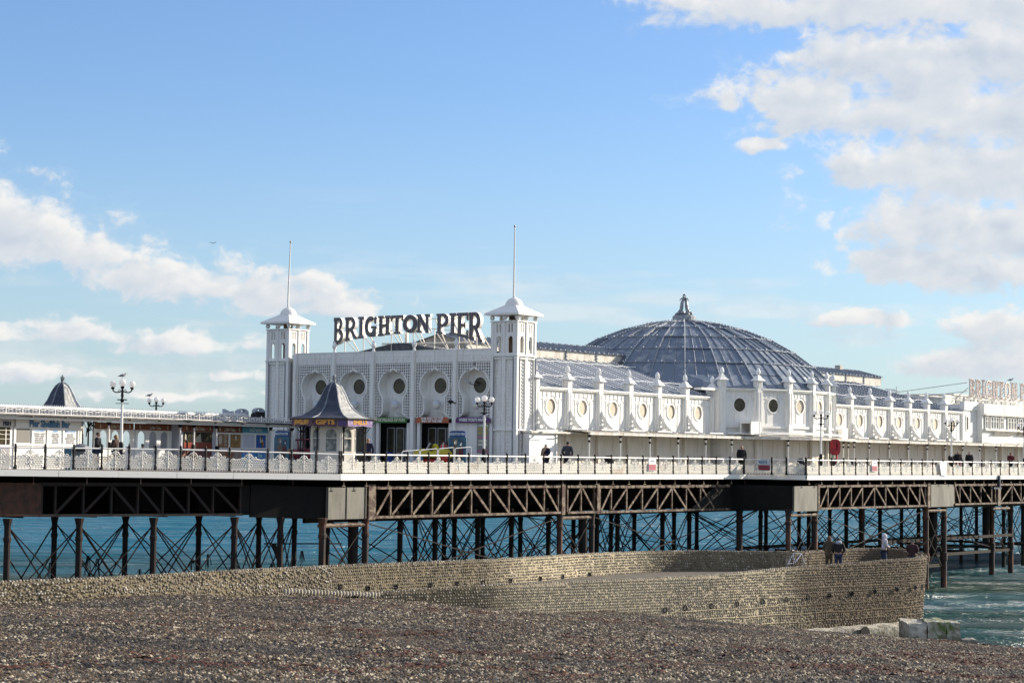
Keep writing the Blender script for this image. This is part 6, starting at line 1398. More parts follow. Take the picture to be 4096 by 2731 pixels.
# ------------------------------------------------------------------ stone groyne
NEAR = [(-6.25, 85.7, 3.19), (-4.46, 86.88, 3.24), (-0.88, 88.87, 3.4), (2.78, 91.41, 3.43), (7.16, 94.48, 3.5), (9.77, 96.29, 3.54), (11.42, 97.65, 3.64), (12.76, 98.83, 3.71), (13.94, 99.82, 3.75), (15.74, 101.27, 3.8), (18.01, 103.08, 3.9), (19.71, 104.44, 3.98), (21.06, 105.7, 3.99), (21.87, 106.79, 4.05), (21.81, 107.88, 4.16), (21.36, 109.14, 4.25)]
FAR = [(-27.15, 63.35, 4.29), (-19.82, 71.17, 4.29), (-18.05, 73.07, 4.29), (-15.27, 75.72, 4.29), (-12.07, 80.12, 4.29), (-9.49, 83.52, 4.29), (-5.73, 87.86, 4.29), (-0.87, 92.83, 4.29), (1.91, 96.51, 4.29), (3.58, 99.39, 4.29), (6.61, 102.51, 4.29), (9.09, 104.25, 4.29), (13.47, 104.34, 4.29), (14.31, 104.26, 4.29), (16.35, 106.49, 4.29), (17.83, 108.59, 4.29), (19.46, 109.96, 4.29), (20.54, 109.78, 4.29), (20.91, 109.05, 4.29)]
def resample(P, step):
    P = [Vector(p) for p in P]; out = [P[0]]; carry = 0
    for a, b in zip(P, P[1:]):
        L = math.hypot(b.x-a.x, b.y-a.y); n = max(1, int(round(L/step)))
        for i in range(1, n+1): out.append(a.lerp(b, i/n))
    # light smoothing of corners
    for _ in range(6):
        out = [out[0]]+[(out[i-1]+out[i]*2+out[i+1])/4 for i in range(1, len(out)-1)]+[out[-1]]
    return out
NR_, FRr = resample(NEAR, .4), resample(FAR, .4)
def normals(P):
    N = []
    for i in range(len(P)):
        d = P[min(i+1,len(P)-1)]-P[max(i-1,0)]; d.z = 0; d.normalize(); N.append(Vector((d.y, -d.x, 0)))
    return N
NN, FN_ = normals(NR_), normals(FRr)
def stone_mat(name, c1, c2, c3, bump=.06):
    m, t, b = base_mat(name); pos = t.node('ShaderNodeNewGeometry').outputs['Position']
    n1 = t.noise(pos, .55, 5, .6); n2 = t.noise(pos, 9, 4, .65); px, py, pz = t.sep(pos)
    c = t.mix(t.mr(n1, .38, .62), c1, c2); c = t.mix(t.math('MULTIPLY', t.mr(n2, .45, .7), .6), c, c3)
    pale = t.math('MULTIPLY', t.math('MULTIPLY', t.mr(px, -1.5, 1.5), t.mr(px, 15.5, 11.5)), t.mr(py, 103.5, 102.0)); c = t.mix(t.math('MULTIPLY', pale, .75), c, (0.60,0.52,0.36))
    # tide-darkened towards the seaward end, a stain that stays with the stone
    wet = t.mr(t.math('ADD', px, t.math('MULTIPLY', n1, 9.0)), 17.0, 21.0)
    c = t.mix(t.math('MULTIPLY', wet, .8), c, (0.13,0.095,0.06))
    t.l.new(c, b.inputs['Base Color']); b.inputs['Roughness'].default_value = .9
    bn = t.node('ShaderNodeBump'); bn.inputs['Distance'].default_value = bump; bn.inputs['Strength'].default_value = .9
    h = t.math('ADD', t.noise(pos, 7, 6, .65), t.math('MULTIPLY', t.vor(pos, 8.5).outputs['Distance'], .6)); t.l.new(h, bn.inputs['Height']); t.l.new(bn.outputs[0], b.inputs['Normal'])
    return m
MORTAR = stone_mat('flint_wall_mortar', (0.25,0.205,0.125), (0.18,0.15,0.10), (0.08,0.062,0.038))
def flint_mat():
    m, t, b = base_mat('flint_cobbles'); pos = t.node('ShaderNodeNewGeometry').outputs['Position']
    v = t.vor(pos, 7.0); f = t.sep(v.outputs['Color'])[0]; px, py, pz = t.sep(pos)
    c = t.ramp(f, [(0,(0.06,0.05,0.037)),(.25,(0.15,0.127,0.088)),(.55,(0.23,0.195,0.135)),(.8,(0.32,0.275,0.20)),(.96,(0.58,0.54,0.46))])
    n1 = t.noise(pos, .55, 5, .6); wet = t.mr(t.math('ADD', px, t.math('MULTIPLY', n1, 9.0)), 17.0, 21.0)
    c = t.mix(t.math('MULTIPLY', wet, .72), c, (0.12,0.095,0.065)); pale = t.math('MULTIPLY', t.math('MULTIPLY', t.mr(px, -1.5, 1.5), t.mr(px, 15.5, 11.5)), t.mr(py, 103.5, 102.0)); c = t.mix(t.math('MULTIPLY', pale, .45), c, (0.56,0.49,0.36)); c = t.mix(t.math('MULTIPLY', t.noise(pos, 30, 3), .4), c, (0.10,0.085,0.06))
    t.l.new(c, b.inputs['Base Color']); b.inputs['Roughness'].default_value = .7; return m
FLINT = flint_mat()
gr = thing('groyne', 'long curved flint and mortar groyne with two parapets running towards the sea', 'sea wall', (0, 100, 2.5), WORLD)
def wall_body(P, N, thick, zb, name, batter=0.0):
    m = M(); n = len(P)
    lean = lambda i: N[i]*(-batter*min(1,max(0,(P[i].x-15)/5)))
    A = [(p.x+lean(i).x, p.y+lean(i).y, zb) for i, p in enumerate(P)]; B = [tuple(p) for p in P]
    Mi = [((a[0]+b[0])/2, (a[1]+b[1])/2, (a[2]+b[2])/2) for a, b in zip(A, B)]
    C_ = [tuple(p-N[i]*thick) for i, p in enumerate(P)]; D = [(c[0], c[1], zb) for c in C_]
    m.quadstrip(A, Mi); m.quadstrip(Mi, B); m.quadstrip(B, C_); m.quadstrip(C_, D); return m.obj(name, MORTAR, gr)
wall_body(FRr, FN_, .5, -1.5, 'parapet'); wall_body(NR_, NN, .55, -1.5, 'parapet', .45)
# walkway between the two parapets
m = M(); A, B = [], []
for i in range(60):
    s = i/59; a = NR_[min(len(NR_)-1, int(s*(len(NR_)-1)))]; x = a.x-.2
    yf = float(np.interp(x, [p.x for p in FRr if p.y < 109.9], [p.y for p in FRr if p.y < 109.9])); z = 3.09+.40*s
    A.append((a.x-NN[min(len(NN)-1,int(s*(len(NR_)-1)))].x*.2, a.y+.2, z if a.z-z > .06 else a.z-.06)); B.append((x-.6, yf+.3, z+.02))
m.quadstrip(A, B); m.obj('walkway', mat('worn_concrete_walk', (0.15,0.13,0.10), .9, 0, (0.09,0.078,0.06), 1.5, (1,1,1), .01, 5), gr)
# flints: squashed, tilted stones half set in the mortar
phi = (1+5**.5)/2
ICO = np.array([(-1,phi,0),(1,phi,0),(-1,-phi,0),(1,-phi,0),(0,-1,phi),(0,1,phi),(0,-1,-phi),(0,1,-phi),(phi,0,-1),(phi,0,1),(-phi,0,-1),(-phi,0,1)], float)/math.sqrt(1+phi*phi)
ICF = [(0,11,5),(0,5,1),(0,1,7),(0,7,10),(0,10,11),(1,5,9),(5,11,4),(11,10,2),(10,7,6),(7,1,8),(3,9,4),(3,4,2),(3,2,6),(3,6,8),(3,8,9),(4,9,5),(2,4,11),(6,2,10),(8,6,7),(9,8,1)]
ICV = []
rng = np.random.RandomState(4)
for q in range(6): ICV.append(ICO*(1+.22*(rng.rand(12,1)-.5)))
def flints(P, N, zlo, zhi, rules, seed, top=True, x0=-99, x1=99, batter=0):
    """list of stones (centre, tangent, normal, half sizes, tilt)"""
    rg = random.Random(seed); S_ = []
    cum = [0]
    for a, b in zip(P, P[1:]): cum.append(cum[-1]+math.hypot(b.x-a.x, b.y-a.y))
    L = cum[-1]
    def at(s):
        i = max(0, min(len(P)-2, int(np.searchsorted(cum, s))-1)); f = (s-cum[i])/max(1e-6, cum[i+1]-cum[i]); return P[i].lerp(P[i+1], f), N[i].lerp(N[i+1], f).normalized()
    s = 0.0; rows = {}
    z = -.6; row = 0
    while z < 4.3:
        s = (row % 2)*.07; 
        while s < L:
            p, n = at(s); st = rules(p.x, z); 
            if x0 < p.x < x1 and zlo(p.x) < z < p.z-.03 and st[0] > 0:
                step, a, b_, tilt, jit = st
                if rg.random() < .90:
                    r1 = a*(.6+.7*rg.random()); r2 = b_*(.65+.6*rg.random()); bt = -batter*(1-(z+1.5)/(p.z+1.5))*min(1,max(0,(p.x-15)/5))
                    S_.append((Vector((p.x,p.y,z+(rg.random()-.5)*jit))+n*(-.005+.012*rg.random()+bt), n, r1, r2, tilt+(rg.random()-.5)*.5, rg.randrange(6)))
            s += st[0]*(.85+.3*rg.random()) if st[0] > 0 else .3
        z += .125 if rules(0,0)[4] > .02 else .13; row += 1
    if top:
        s = 0
        while s < L:
            p, n = at(s)
            if x0 < p.x < x1:
                for k in range(2): S_.append((Vector((p.x,p.y,p.z))-n*(.06+.22*k)+Vector((0,0,.01)), n, .07*(.7+.6*rg.random()), .06*(.7+.6*rg.random()), rg.random()*3, rg.randrange(6)))
            s += .14
    return S_
def rules_far(x, z):
    if -7.4 < x < -4.2: return (.115,.032,.062,.55,.01)      # neat slanting courses
    return (.125,.060,.068,1.3,.12) if x < -7.4 else (.125,.042,.058,.45,.02)
def rules_near(x, z):
    if z < 1.2: return (.20,.06,.09,.1,.09)
    if -.9 < x < 7.4: return (.10,.030,.058,.6,.01)
    if z < 2.4 and x > 7.4: return (.15,.045,.07,.25,.06)
    return (.125,.048,.056,.4,.03)
beach_z = lambda x: 1.0
SF = flints(FRr, FN_, lambda x: 3.0, None, rules_far, 1, x0=-21, x1=21.5)
SN = flints(NR_, NN, lambda x: float(np.interp(x, [-7,-4,2,7,12,18,24], [2.9,2.3,1.7,1.6,1.0,.6,.4])), None, rules_near, 2, batter=.45)
allS = SF+SN; allS.sort(key=lambda s: (s[0]-Vector((0,0,9))).length)
def flint_verts(s):
    c, n, a, b_, tilt, k = s; t = Vector((-n.y, n.x, 0)); ct, st = math.cos(tilt), math.sin(tilt); e1 = np.array(t)*ct+np.array((0,0,1))*st; e2 = -np.array(t)*st+np.array((0,0,1))*ct; e3 = np.array(n)
    return np.array(c)+ICV[k][:,0:1]*e1*a+ICV[k][:,1:2]*e2*b_+ICV[k][:,2:3]*e3*(min(a,b_)*.9)
for s in allS[:300]:
    v = flint_verts(s); me = bpy.data.meshes.new('flint'); me.from_pydata([tuple(p-np.array((0,100,2.5))) for p in v], [], ICF); me.materials.append(FLINT); o = bpy.data.objects.new('flint', me); COL.objects.link(o); o.parent = gr
rest = allS[300:]; V = np.concatenate([flint_verts(s) for s in rest])-np.array((0,100,2.5)); F = (np.array(ICF)[None]+np.arange(len(rest))[:,None,None]*12).reshape(-1,3)
me = bpy.data.meshes.new('flints'); me.from_pydata(V.tolist(), [], F.tolist()); me.materials.append(FLINT); o = bpy.data.objects.new('flints', me); COL.objects.link(o); o.parent = gr; o['kind'] = 'stuff'
print('flints', len(allS))
# course ledges, drain holes, whitish edging stones
m = M()
for z in (.75,1.15,1.55,1.95,2.35,2.75):
    run = [p for p in NR_ if 7.5 < p.x and p.y < 107.5 and (z < 2.1 or p.x > 12.2)]; ns = [NN[NR_.index(p)] for p in run]
    bt = [-.45*(1-(z+1.5)/(p.z+1.5))*min(1,max(0,(p.x-15)/5))+.012 for p in run]
    A = [(p.x+n_.x*b_, p.y+n_.y*b_, z+.02*math.sin(p.x*2.1)) for p, n_, b_ in zip(run, ns, bt)]; m.tube(A, .028, 4, False)
m.obj('course_ledge', MORTAR, gr)
HOLE = M(); HOLE.lathe([(.12,0),(.15,.02),(.15,.05),(.11,.06),(.10,.01)], 10); HM = HOLE.mesh('drain_hole', [INTER])
for k in range(13):
    i = int(len(NR_)*(.42+.042*k)); p, n = NR_[min(i,len(NR_)-1)], NN[min(i,len(NR_)-1)]; o = link('drain_hole', HM, gr, (p.x-n.x*.01, p.y-n.y*.01, 2.05+.045*k)); o.rotation_euler = n.to_track_quat('Z','Y').to_euler(); o.scale = (.9,.9,.9)
for k in range(10):
    x = -7.2+1.22*k; i = min(range(len(FRr)), key=lambda j: abs(FRr[j].x-x)+(50 if FRr[j].y > 101 else 0)); p, n = FRr[i], FN_[i]; o = link('drain_hole', HM, gr, (p.x, p.y, 3.32 if k else 3.45)); o.rotation_euler = n.to_track_quat('Z','Y').to_euler(); o.scale = (.8,.8,.8)
m = M(); m.lathe([(.28,0),(.32,.05),(.34,.1)], 10); me = m.mesh('culvert_mouth', INTER); p = [q for q in NR_ if q.x > 17.2][0]; n = NN[NR_.index(p)]; o = link('culvert_mouth', me, gr, (p.x+n.x*.80-.3,p.y+n.y*.80,.50)); o.rotation_euler = n.to_track_quat('Z','Y').to_euler()
WST = mat('pale_edging_stone', (0.46,0.42,0.34), .8, 0, (0.26,0.22,0.16), 6, (1,1,1), .02, 9)
rg = random.Random(9)
for k in range(30):
    s = k/29; x = -8.95+3.55*s; y = 82.3+2.9*s; z = 3.50-.30*s+(rg.random()-.5)*.04; m = M(); m.sphere((x,y,z),.085,7,5,(1.0,.9,1.2+.5*rg.random())); q = m.obj('edging_stone', WST, gr)
# concrete footing block with weed
m = M(); bm_ = [(19.1,98.5),(21.72,99.05),(21.85,100.6),(19.3,102.0)]
def rough_block(m, quad, z0, z1, seed, amp=.10, n=7):
    """box over a ground quad, every face gridded and pushed about by noise"""
    q = [Vector((x, y, 0)) for x, y in quad]; P = lambda a, b_, c: (q[0].lerp(q[1], a)).lerp(q[3].lerp(q[2], a), b_)+Vector((0,0,z0+(z1-z0)*c))
    for f in (lambda a, b_: (a,0,b_), lambda a, b_: (1,a,b_), lambda a, b_: (1-a,1,b_), lambda a, b_: (0,1-a,b_), lambda a, b_: (a,b_,1)):
        vs = []
        for i_ in range(n+1):
            for j_ in range(n+1):
                p = P(*f(j_/n, i_/n)); k = Vector((mnoise.noise(p*1.9+Vector((seed,0,0))), mnoise.noise(p*1.9+Vector((0,seed,0))), mnoise.noise(p*1.9+Vector((0,0,seed)))))*amp
                k += Vector((mnoise.noise(p*5+Vector((seed,0,0))), mnoise.noise(p*5+Vector((0,seed,0))), mnoise.noise(p*5)))*amp*.5; vs.append(p+k)
        m.add(vs, [(i_*(n+1)+j_, i_*(n+1)+j_+1, (i_+1)*(n+1)+j_+1, (i_+1)*(n+1)+j_) for i_ in range(n) for j_ in range(n)])
mb, t_, b_ = base_mat('weedy_concrete'); pos = t_.node('ShaderNodeNewGeometry').outputs['Position']; px, py, pz = t_.sep(pos)
c = t_.mix(t_.mr(t_.noise(pos, 2.2, 6, .65), .4, .65), (0.52,0.50,0.43), (0.22,0.20,0.15))
gm = t_.math('MULTIPLY', t_.mr(t_.math('ABSOLUTE', t_.math('ADD', px, -20.9)), .95, .25), t_.mr(t_.noise(pos, 2.8, 5, .7), .42, .6)); c = t_.mix(gm, c, (0.10,0.16,0.035))
c = t_.mix(t_.math('MULTIPLY', t_.mr(t_.math('ADD', pz, t_.math('MULTIPLY', t_.noise(pos, 2.0, 4), .6)), 1.1, .6), .75), c, (0.085,0.08,0.055)); c = t_.mix(t_.math('MULTIPLY', t_.mr(t_.noise(pos, 5.0, 5, .7), .5, .7), .5), c, (0.17,0.16,0.10))
t_.l.new(c, b_.inputs['Base Color']); b_.inputs['Roughness'].default_value = .85
bn = t_.node('ShaderNodeBump'); bn.inputs['Distance'].default_value = .12; t_.l.new(t_.noise(pos, 3.0, 7, .6), bn.inputs['Height']); t_.l.new(bn.outputs[0], b_.inputs['Normal'])
for (a, b_, z1, sd) in ((0,.36,1.22,1),(.37,.72,1.30,2),(.73,1.0,1.26,3)):
    A0, A1, A2, A3 = [Vector(p) for p in bm_]; f0, f1 = A0.lerp(A1,a), A0.lerp(A1,b_); g1, g0 = A3.lerp(A2,b_), A3.lerp(A2,a)
    m = M(); rough_block(m, [(f0.x,f0.y),(f1.x,f1.y),(g1.x,g1.y),(g0.x,g0.y)], -1.5, z1, sd, .09); m.obj('footing_block', mb, gr)
for (x, y, r, zt) in ((22.0,98.6,.28,.55),(21.5,98.2,.2,.45),(20.6,98.1,.24,.5),(22.4,99.6,.25,.4),(19.6,97.9,.22,.55)):
    m = M(); rough_block(m, [(x-r,y-r*.7),(x+r,y-r),(x+r*.8,y+r),(x-r,y+r*.8)], -1.0, zt, x, .10, 4); m.obj('rubble_stone', mb, gr)
PL = [p for p in NR_ if 14 < p.x < 21.4 and p.y < 106]; m = M(); A_ = [(p.x+.75*NN[NR_.index(p)].x-.3, p.y+.75*NN[NR_.index(p)].y, 0) for p in PL]
m.quadstrip([(a[0],a[1],-1.4) for a in A_],[(a[0],a[1],.70+.05*math.sin(a[0]*5)) for a in A_]); m.quadstrip([(a[0],a[1],.70+.05*math.sin(a[0]*5)) for a in A_],[(p.x-.6,p.y+.3,.9) for p in PL]); m.obj('footing_ledge', mb, gr)

# ------------------------------------------------------------------ shingle beach
CP = np.array([(-17.76, 72.0, 3.5), (-16.11, 74.7, 3.61), (-14.11, 76.5, 3.59), (-9.29, 81.9, 3.38), (-7.33, 82.8, 3.24), (-5.39, 84.6, 3.01), (-1.78, 87.75, 2.56), (0.4, 89.1, 2.21), (1.8, 89.55, 2.11), (2.75, 90.0, 2.02), (4.33, 90.9, 2.21), (6.23, 92.25, 2.04), (8.62, 92.7, 1.61), (11.1, 94.76, 1.33), (13.55, 93.84, 1.13), (16.57, 92.92, 1.04), (18.34, 92.28, 0.97), (20.4,93.0,.70),(22.9,92.0,.62),
 (-11.0,39.0,4.58),(-9.83,40.0,4.49),(-5.18,41.5,4.38),(0.09,43.5,4.23),(5.51,47.0,3.91),(13.25,53.0,3.35),(15.48,54.0,3.27),
 (19,97.5,-.1),(24,100,-.5),(29,106,-1.6),(16,98.5,.05),(12,100,.3),(0,98,1.8),(-18,82,3.3),(-32,80,3.1),(-30,40,4.6),(-15,30,5.0),(10,30,4.8),(30,40,3.2),(36,60,1.6),(33,80,.75),(27,96,.02),(31,96,-.15),(38,96,-.5),(46,60,.7),(48,95,-1.4),
 (0,66,3.3),(-10,60,3.95),(9,70,2.7),(17,76,1.95),(-16,62,3.9),(23,70,1.95)])
def rbf_fit(C, sm=.02):
    n = len(C); D = np.hypot(C[:,None,0]-C[None,:,0], C[:,None,1]-C[None,:,1]); K = D+np.eye(n)*(-sm*50); Pm = np.c_[np.ones(n), C[:,:2]]
    A = np.block([[K, Pm],[Pm.T, np.zeros((3,3))]]); return np.linalg.solve(A, np.r_[C[:,2], np.zeros(3)])
RW = rbf_fit(CP)
def bz(X, Y):
    out = np.zeros(X.shape)+RW[-3]+RW[-2]*X+RW[-1]*Y
    for i in range(len(CP)): out += RW[i]*np.hypot(X-CP[i,0], Y-CP[i,1])
    return out
na, nr = 540, 520
th = np.linspace(-.45, .50, na); rr_ = 30+(np.linspace(0,1,nr)**1.25)*86
TH, RRm = np.meshgrid(th, rr_); X = RRm*np.tan(TH); Y = RRm.copy(); Z = bz(X, Y)
Zn = np.array([mnoise.noise(Vector((x*.35,y*.22,0)))*.10+mnoise.noise(Vector((x*1.3,y*.9,3)))*.035+mnoise.noise(Vector((x*4.5,y*4.5,7)))*.02 for x, y in zip(X.ravel(), Y.ravel())]).reshape(X.shape)
Zb = np.array([mnoise.noise(Vector((x*.07,y*.13,11)))*.30+mnoise.noise(Vector((x*.12,y*.42,15)))*.13 for x, y in zip(X.ravel(), Y.ravel())]).reshape(X.shape)*np.clip((88-Y)/12, 0, 1)*np.clip((Y-40)/10, .3, 1)
Z += Zn*np.clip((Z+.15)/.5, .25, 1)+Zb
me = bpy.data.meshes.new('beach'); idx = np.arange(na*nr).reshape(nr, na); F = np.stack([idx[:-1,:-1],idx[:-1,1:],idx[1:,1:],idx[1:,:-1]], -1).reshape(-1,4)
me.vertices.add(na*nr); me.vertices.foreach_set('co', np.stack([X,Y,Z],-1).astype(np.float32).ravel()); me.loops.add(F.size); me.loops.foreach_set('vertex_index', F.ravel().astype(np.int32)); me.polygons.add(len(F)); me.polygons.foreach_set('loop_start', (np.arange(len(F))*4).astype(np.int32)); me.update(calc_edges=True); me.validate()
me.polygons.foreach_set('use_smooth', [True]*len(F))
mb, t, b = base_mat('shingle'); pos = t.node('ShaderNodeNewGeometry').outputs['Position']
v1 = t.vor(pos, 15.0); v2 = t.vor(pos, 27.0); c1 = t.sep(v1.outputs['Color'])[0]; c2 = t.sep(v2.outputs['Color'])[1]
PEB = [(0,(0.016,0.012,0.008)),(.3,(0.046,0.035,0.024)),(.55,(0.085,0.064,0.042)),(.75,(0.12,0.090,0.058)),(.87,(0.20,0.165,0.12)),(.96,(0.44,0.39,0.30))]
colr = t.mix(.45, t.ramp(c1, PEB), t.ramp(c2, PEB))
big = t.noise(t.vm('MULTIPLY', pos, (.6,1.1,1)), .28, 5, .6); colr = t.mix(t.math('MULTIPLY', t.mr(big, .42, .62), .60), colr, (0.05,0.044,0.038))
wd = t.noise(t.vm('MULTIPLY', pos, (.22,1.0,.5)), .75, 7, .68); wm = t.mr(wd, .585, .68); wm = t.math('MULTIPLY', wm, t.mr(t.noise(pos, 6, 3), .38, .55)); colr = t.mix(t.math('MULTIPLY', wm, .8), colr, (0.06,0.024,0.013))
px, py, pz = t.sep(pos); colr = t.mix(t.math('MULTIPLY', t.mr(pz, .5, .05), .5), colr, (0.05,0.045,0.04))
t.l.new(colr, b.inputs['Base Color']); b.inputs['Roughness'].default_value = .62
d1 = t.math('SUBTRACT', 1.0, v1.outputs['Distance']); d2 = t.math('SUBTRACT', 1.0, v2.outputs['Distance']); hh = t.math('ADD', t.math('MULTIPLY', d1, .045), t.math('MULTIPLY', d2, .02))
bn = t.node('ShaderNodeBump'); bn.inputs['Strength'].default_value = 1.0; bn.inputs['Distance'].default_value = 1.1; t.l.new(hh, bn.inputs['Height']); t.l.new(bn.outputs[0], b.inputs['Normal'])
me.materials.append(mb); beach = bpy.data.objects.new('shingle_beach', me); COL.objects.link(beach); beach['kind'] = 'structure'
# seabed far below, so the ground goes on to the horizon
m = M(); m.add([(-30000,-200,-2.6),(30000,-200,-2.6),(30000,50000,-2.6),(-30000,50000,-2.6)],[(0,1,2,3)]); o = bpy.data.objects.new('seabed', m.mesh('seabed', mat('sand',(0.12,0.10,0.07),.9))); COL.objects.link(o); o['kind'] = 'structure'
m = M(); m.add([(-200,-60,4.3),(200,-60,4.3),(60,31,4.6),(-60,31,4.6)],[(0,1,2,3)]); o = bpy.data.objects.new('upper_beach', m.mesh('upper_beach', mb)); COL.objects.link(o); o['kind'] = 'structure'
def zat(x, y):
    fi = np.clip((np.arctan2(x, y)+.45)/.95*(na-1), 0, na-1.001); fj = np.clip((np.clip((y-30)/86, 0, 1)**.8)*(nr-1), 0, nr-1.001); i, j = fi.astype(int), fj.astype(int); a, b_ = fi-i, fj-j
    return (Z[j,i]*(1-a)+Z[j,i+1]*a)*(1-b_)+(Z[j+1,i]*(1-a)+Z[j+1,i+1]*a)*b_
# loose larger pebbles
def pebbles(n, seed, name, ymin, ymax, r0_, r1_):
    rg = np.random.RandomState(seed); y = ymin+(ymax-ymin)*rg.rand(n)**.8; x = y*np.tan(-.27+.56*rg.rand(n)); z = zat(x, y); ok = z > .0; x, y, z = x[ok], y[ok], z[ok]; n = len(x)
    s = r0_+(r1_-r0_)*rg.rand(n)**2; a = rg.rand(n)*math.pi; OCT = np.array([(1,0,0),(0,1,0),(-1,0,0),(0,-1,0),(0,0,1),(0,0,-1),],float); OF = [(0,1,4),(1,2,4),(2,3,4),(3,0,4)]
    ca, sa = np.cos(a)[:,None], np.sin(a)[:,None]; e = rg.rand(n,1)*.5+.55; sq = OCT[None,:5]*(1+.3*(rg.rand(n,5,1)-.5))
    lx = sq[:,:,0]*s[:,None]; ly = sq[:,:,1]*s[:,None]*e; lz = sq[:,:,2]*s[:,None]*.75
    tx, ty = (rg.rand(n,1)-.5)*.7, (rg.rand(n,1)-.5)*.7
    Vx = x[:,None]+lx*ca-ly*sa; Vy = y[:,None]+lx*sa+ly*ca; Vz = z[:,None]+lz+lx*tx+ly*ty+.01
    V = np.stack([Vx,Vy,Vz],-1).reshape(-1,3); F = (np.array(OF)[None]+np.arange(n)[:,None,None]*5).reshape(-1,3)
    me = bpy.data.meshes.new(name); me.vertices.add(len(V)); me.vertices.foreach_set('co', V.astype(np.float32).ravel()); me.loops.add(F.size); me.loops.foreach_set('vertex_index', F.ravel().astype(np.int32)); me.polygons.add(len(F)); me.polygons.foreach_set('loop_start', (np.arange(len(F))*3).astype(np.int32)); me.update(calc_edges=True)
    me.polygons.foreach_set('use_smooth', [True]*len(F)); o = bpy.data.objects.new(name, me); COL.objects.link(o); o['kind'] = 'stuff'; o['label'] = 'loose rounded pebbles lying all over the shingle beach'; o['category'] = 'pebbles'; return o, x, y, z
mp, t, b = base_mat('pebble_colours'); pos = t.node('ShaderNodeNewGeometry').outputs['Position']; v = t.vor(pos, 9.0)
c = t.ramp(t.sep(v.outputs['Color'])[0], [(0,(0.012,0.010,0.008)),(.3,(0.045,0.034,0.022)),(.5,(0.102,0.077,0.047)),(.7,(0.17,0.118,0.062)),(.82,(0.28,0.22,0.14)),(.94,(0.62,0.54,0.39))]); big = t.noise(t.vm('MULTIPLY', pos, (.6,1.1,1)), .28, 5, .6); c = t.mix(t.math('MULTIPLY', t.mr(big, .44, .62), .62), c, (0.036,0.032,0.028))
warm = t.noise(t.vm('MULTIPLY', pos, (.35,.9,1)), .35, 4, .6); c = t.mix(t.math('MULTIPLY', t.mr(warm, .50, .64), .32), c, (0.16,0.095,0.05)); t.l.new(c, b.inputs['Base Color']); b.inputs['Roughness'].default_value = .5
o, *_ = pebbles(270000, 5, 'pebbles', 38, 97, .022, .075); o.data.materials.append(mp)
# clumps of dried weed along the tide lines
rg = random.Random(12); m = M()
for line in ((46.5,-12,2,.6),(52,-4,9,.8),(57,2,16,.9),(50,8,14,.7),(64,-14,4,.8),(61,12,20,.9),(78,-8,6,1.0),(70,14,26,1.2),(84,18,30,1.0)):
    for k in range(120):
        x = line[1]+(line[2]-line[1])*rg.random(); y = line[0]+x*.25+(rg.random()-.5)*line[3]*(3 if rg.random() < .6 else 10)+1.2*math.sin(x*.9+line[0]); z = float(zat(np.array([x]), np.array([y]))[0])+.03
        for j in range(4):
            a = rg.random()*6.3; l = .08+.16*rg.random(); dx, dy = math.cos(a)*l, math.sin(a)*l*.6; w_ = .035
            m.add([(x,y,z+.02),(x+dx-w_*dy*6,y+dy+w_,z+.05+.04*rg.random()),(x+dx*2,y+dy*2,z+.02),(x+dx+w_*dy*6,y+dy-w_,z+.06)],[(0,1,2,3)]); x += dx*.5; y += dy*.5
o = bpy.data.objects.new('dried_seaweed', m.mesh('dried_seaweed', mat('red_brown_weed', (0.11,0.03,0.012), .8, 0, (0.035,0.012,0.008), 5))); COL.objects.link(o); o['kind'] = 'stuff'; o['label'] = 'dark red brown dried seaweed strewn in bands over the shingle'; o['category'] = 'seaweed'
# ------------------------------------------------------------------ sea
m = M(); m.add([(-30000,60,0),(30000,60,0),(30000,45000,0),(-30000,45000,0)],[(0,1,2,3)])
mb, t, b = base_mat('sea_water'); pos = t.node('ShaderNodeNewGeometry').outputs['Position']; px, py, pz = t.sep(pos)
shal = t.mr(t.math('ADD', py, t.math('MULTIPLY', t.noise(pos, .05, 4), 30.0)), 150.0, 225.0)
c = t.mix(shal, (0.012,0.052,0.030), (0.020,0.175,0.275))
c = t.mix(t.math('MULTIPLY', t.mr(t.noise(t.vm('MULTIPLY', pos, (.3,1,1)), .06, 5), .45, .65), .4), c, (0.026,0.20,0.30))
st_ = t.noise(t.vm('MULTIPLY', pos, (.5,1.6,1)), .9, 6, .65)
def blob(cx, cy, rx_, ry_): return t.mr(t.vm('LENGTH', t.vm('MULTIPLY', t.vm('SUBTRACT', pos, (cx,cy,0)), (1/rx_,1/ry_,0))), 1.0, .25)
fm = t.math('MAXIMUM', t.math('MAXIMUM', blob(26.3,127.5,2.6,4.2), blob(33.0,133,1.6,3.5)), t.math('MAXIMUM', t.math('MULTIPLY', blob(26.6,109,4.5,5.5), .86), t.math('MULTIPLY', blob(27,101,6,4), .8)))
st2 = t.noise(t.vm('MULTIPLY', pos, (.8,2.2,1)), 2.4, 5, .7); foam_glint = t.math('MULTIPLY', t.mr(t.math('ADD', t.math('MULTIPLY', fm, .38), t.math('MULTIPLY', t.math('ADD', st_, st2), .5)), .80, .98), t.mr(st2, .34, .56))  # white patches: foam, with sun glitter put into the colour
c = t.mix(foam_glint, c, (0.72,0.74,0.74))
rp = t.noise(t.vm('MULTIPLY', pos, (.16,.42,1)), .55, 6, .68, .6); 
w1 = t.noise(t.vm('MULTIPLY', pos, (.35,1.0,1)), .55, 6, .62, .4); w2 = t.noise(t.vm('MULTIPLY', pos, (.6,1.3,1)), 3.0, 4, .6)
bn = t.node('ShaderNodeBump'); bn.inputs['Strength'].default_value = 1; bn.inputs['Distance'].default_value = 1.0; t.l.new(t.math('ADD', t.math('ADD', t.math('MULTIPLY', w1, 1.6), t.math('MULTIPLY', rp, 5.0)), t.math('MULTIPLY', w2, .30)), bn.inputs['Height'])
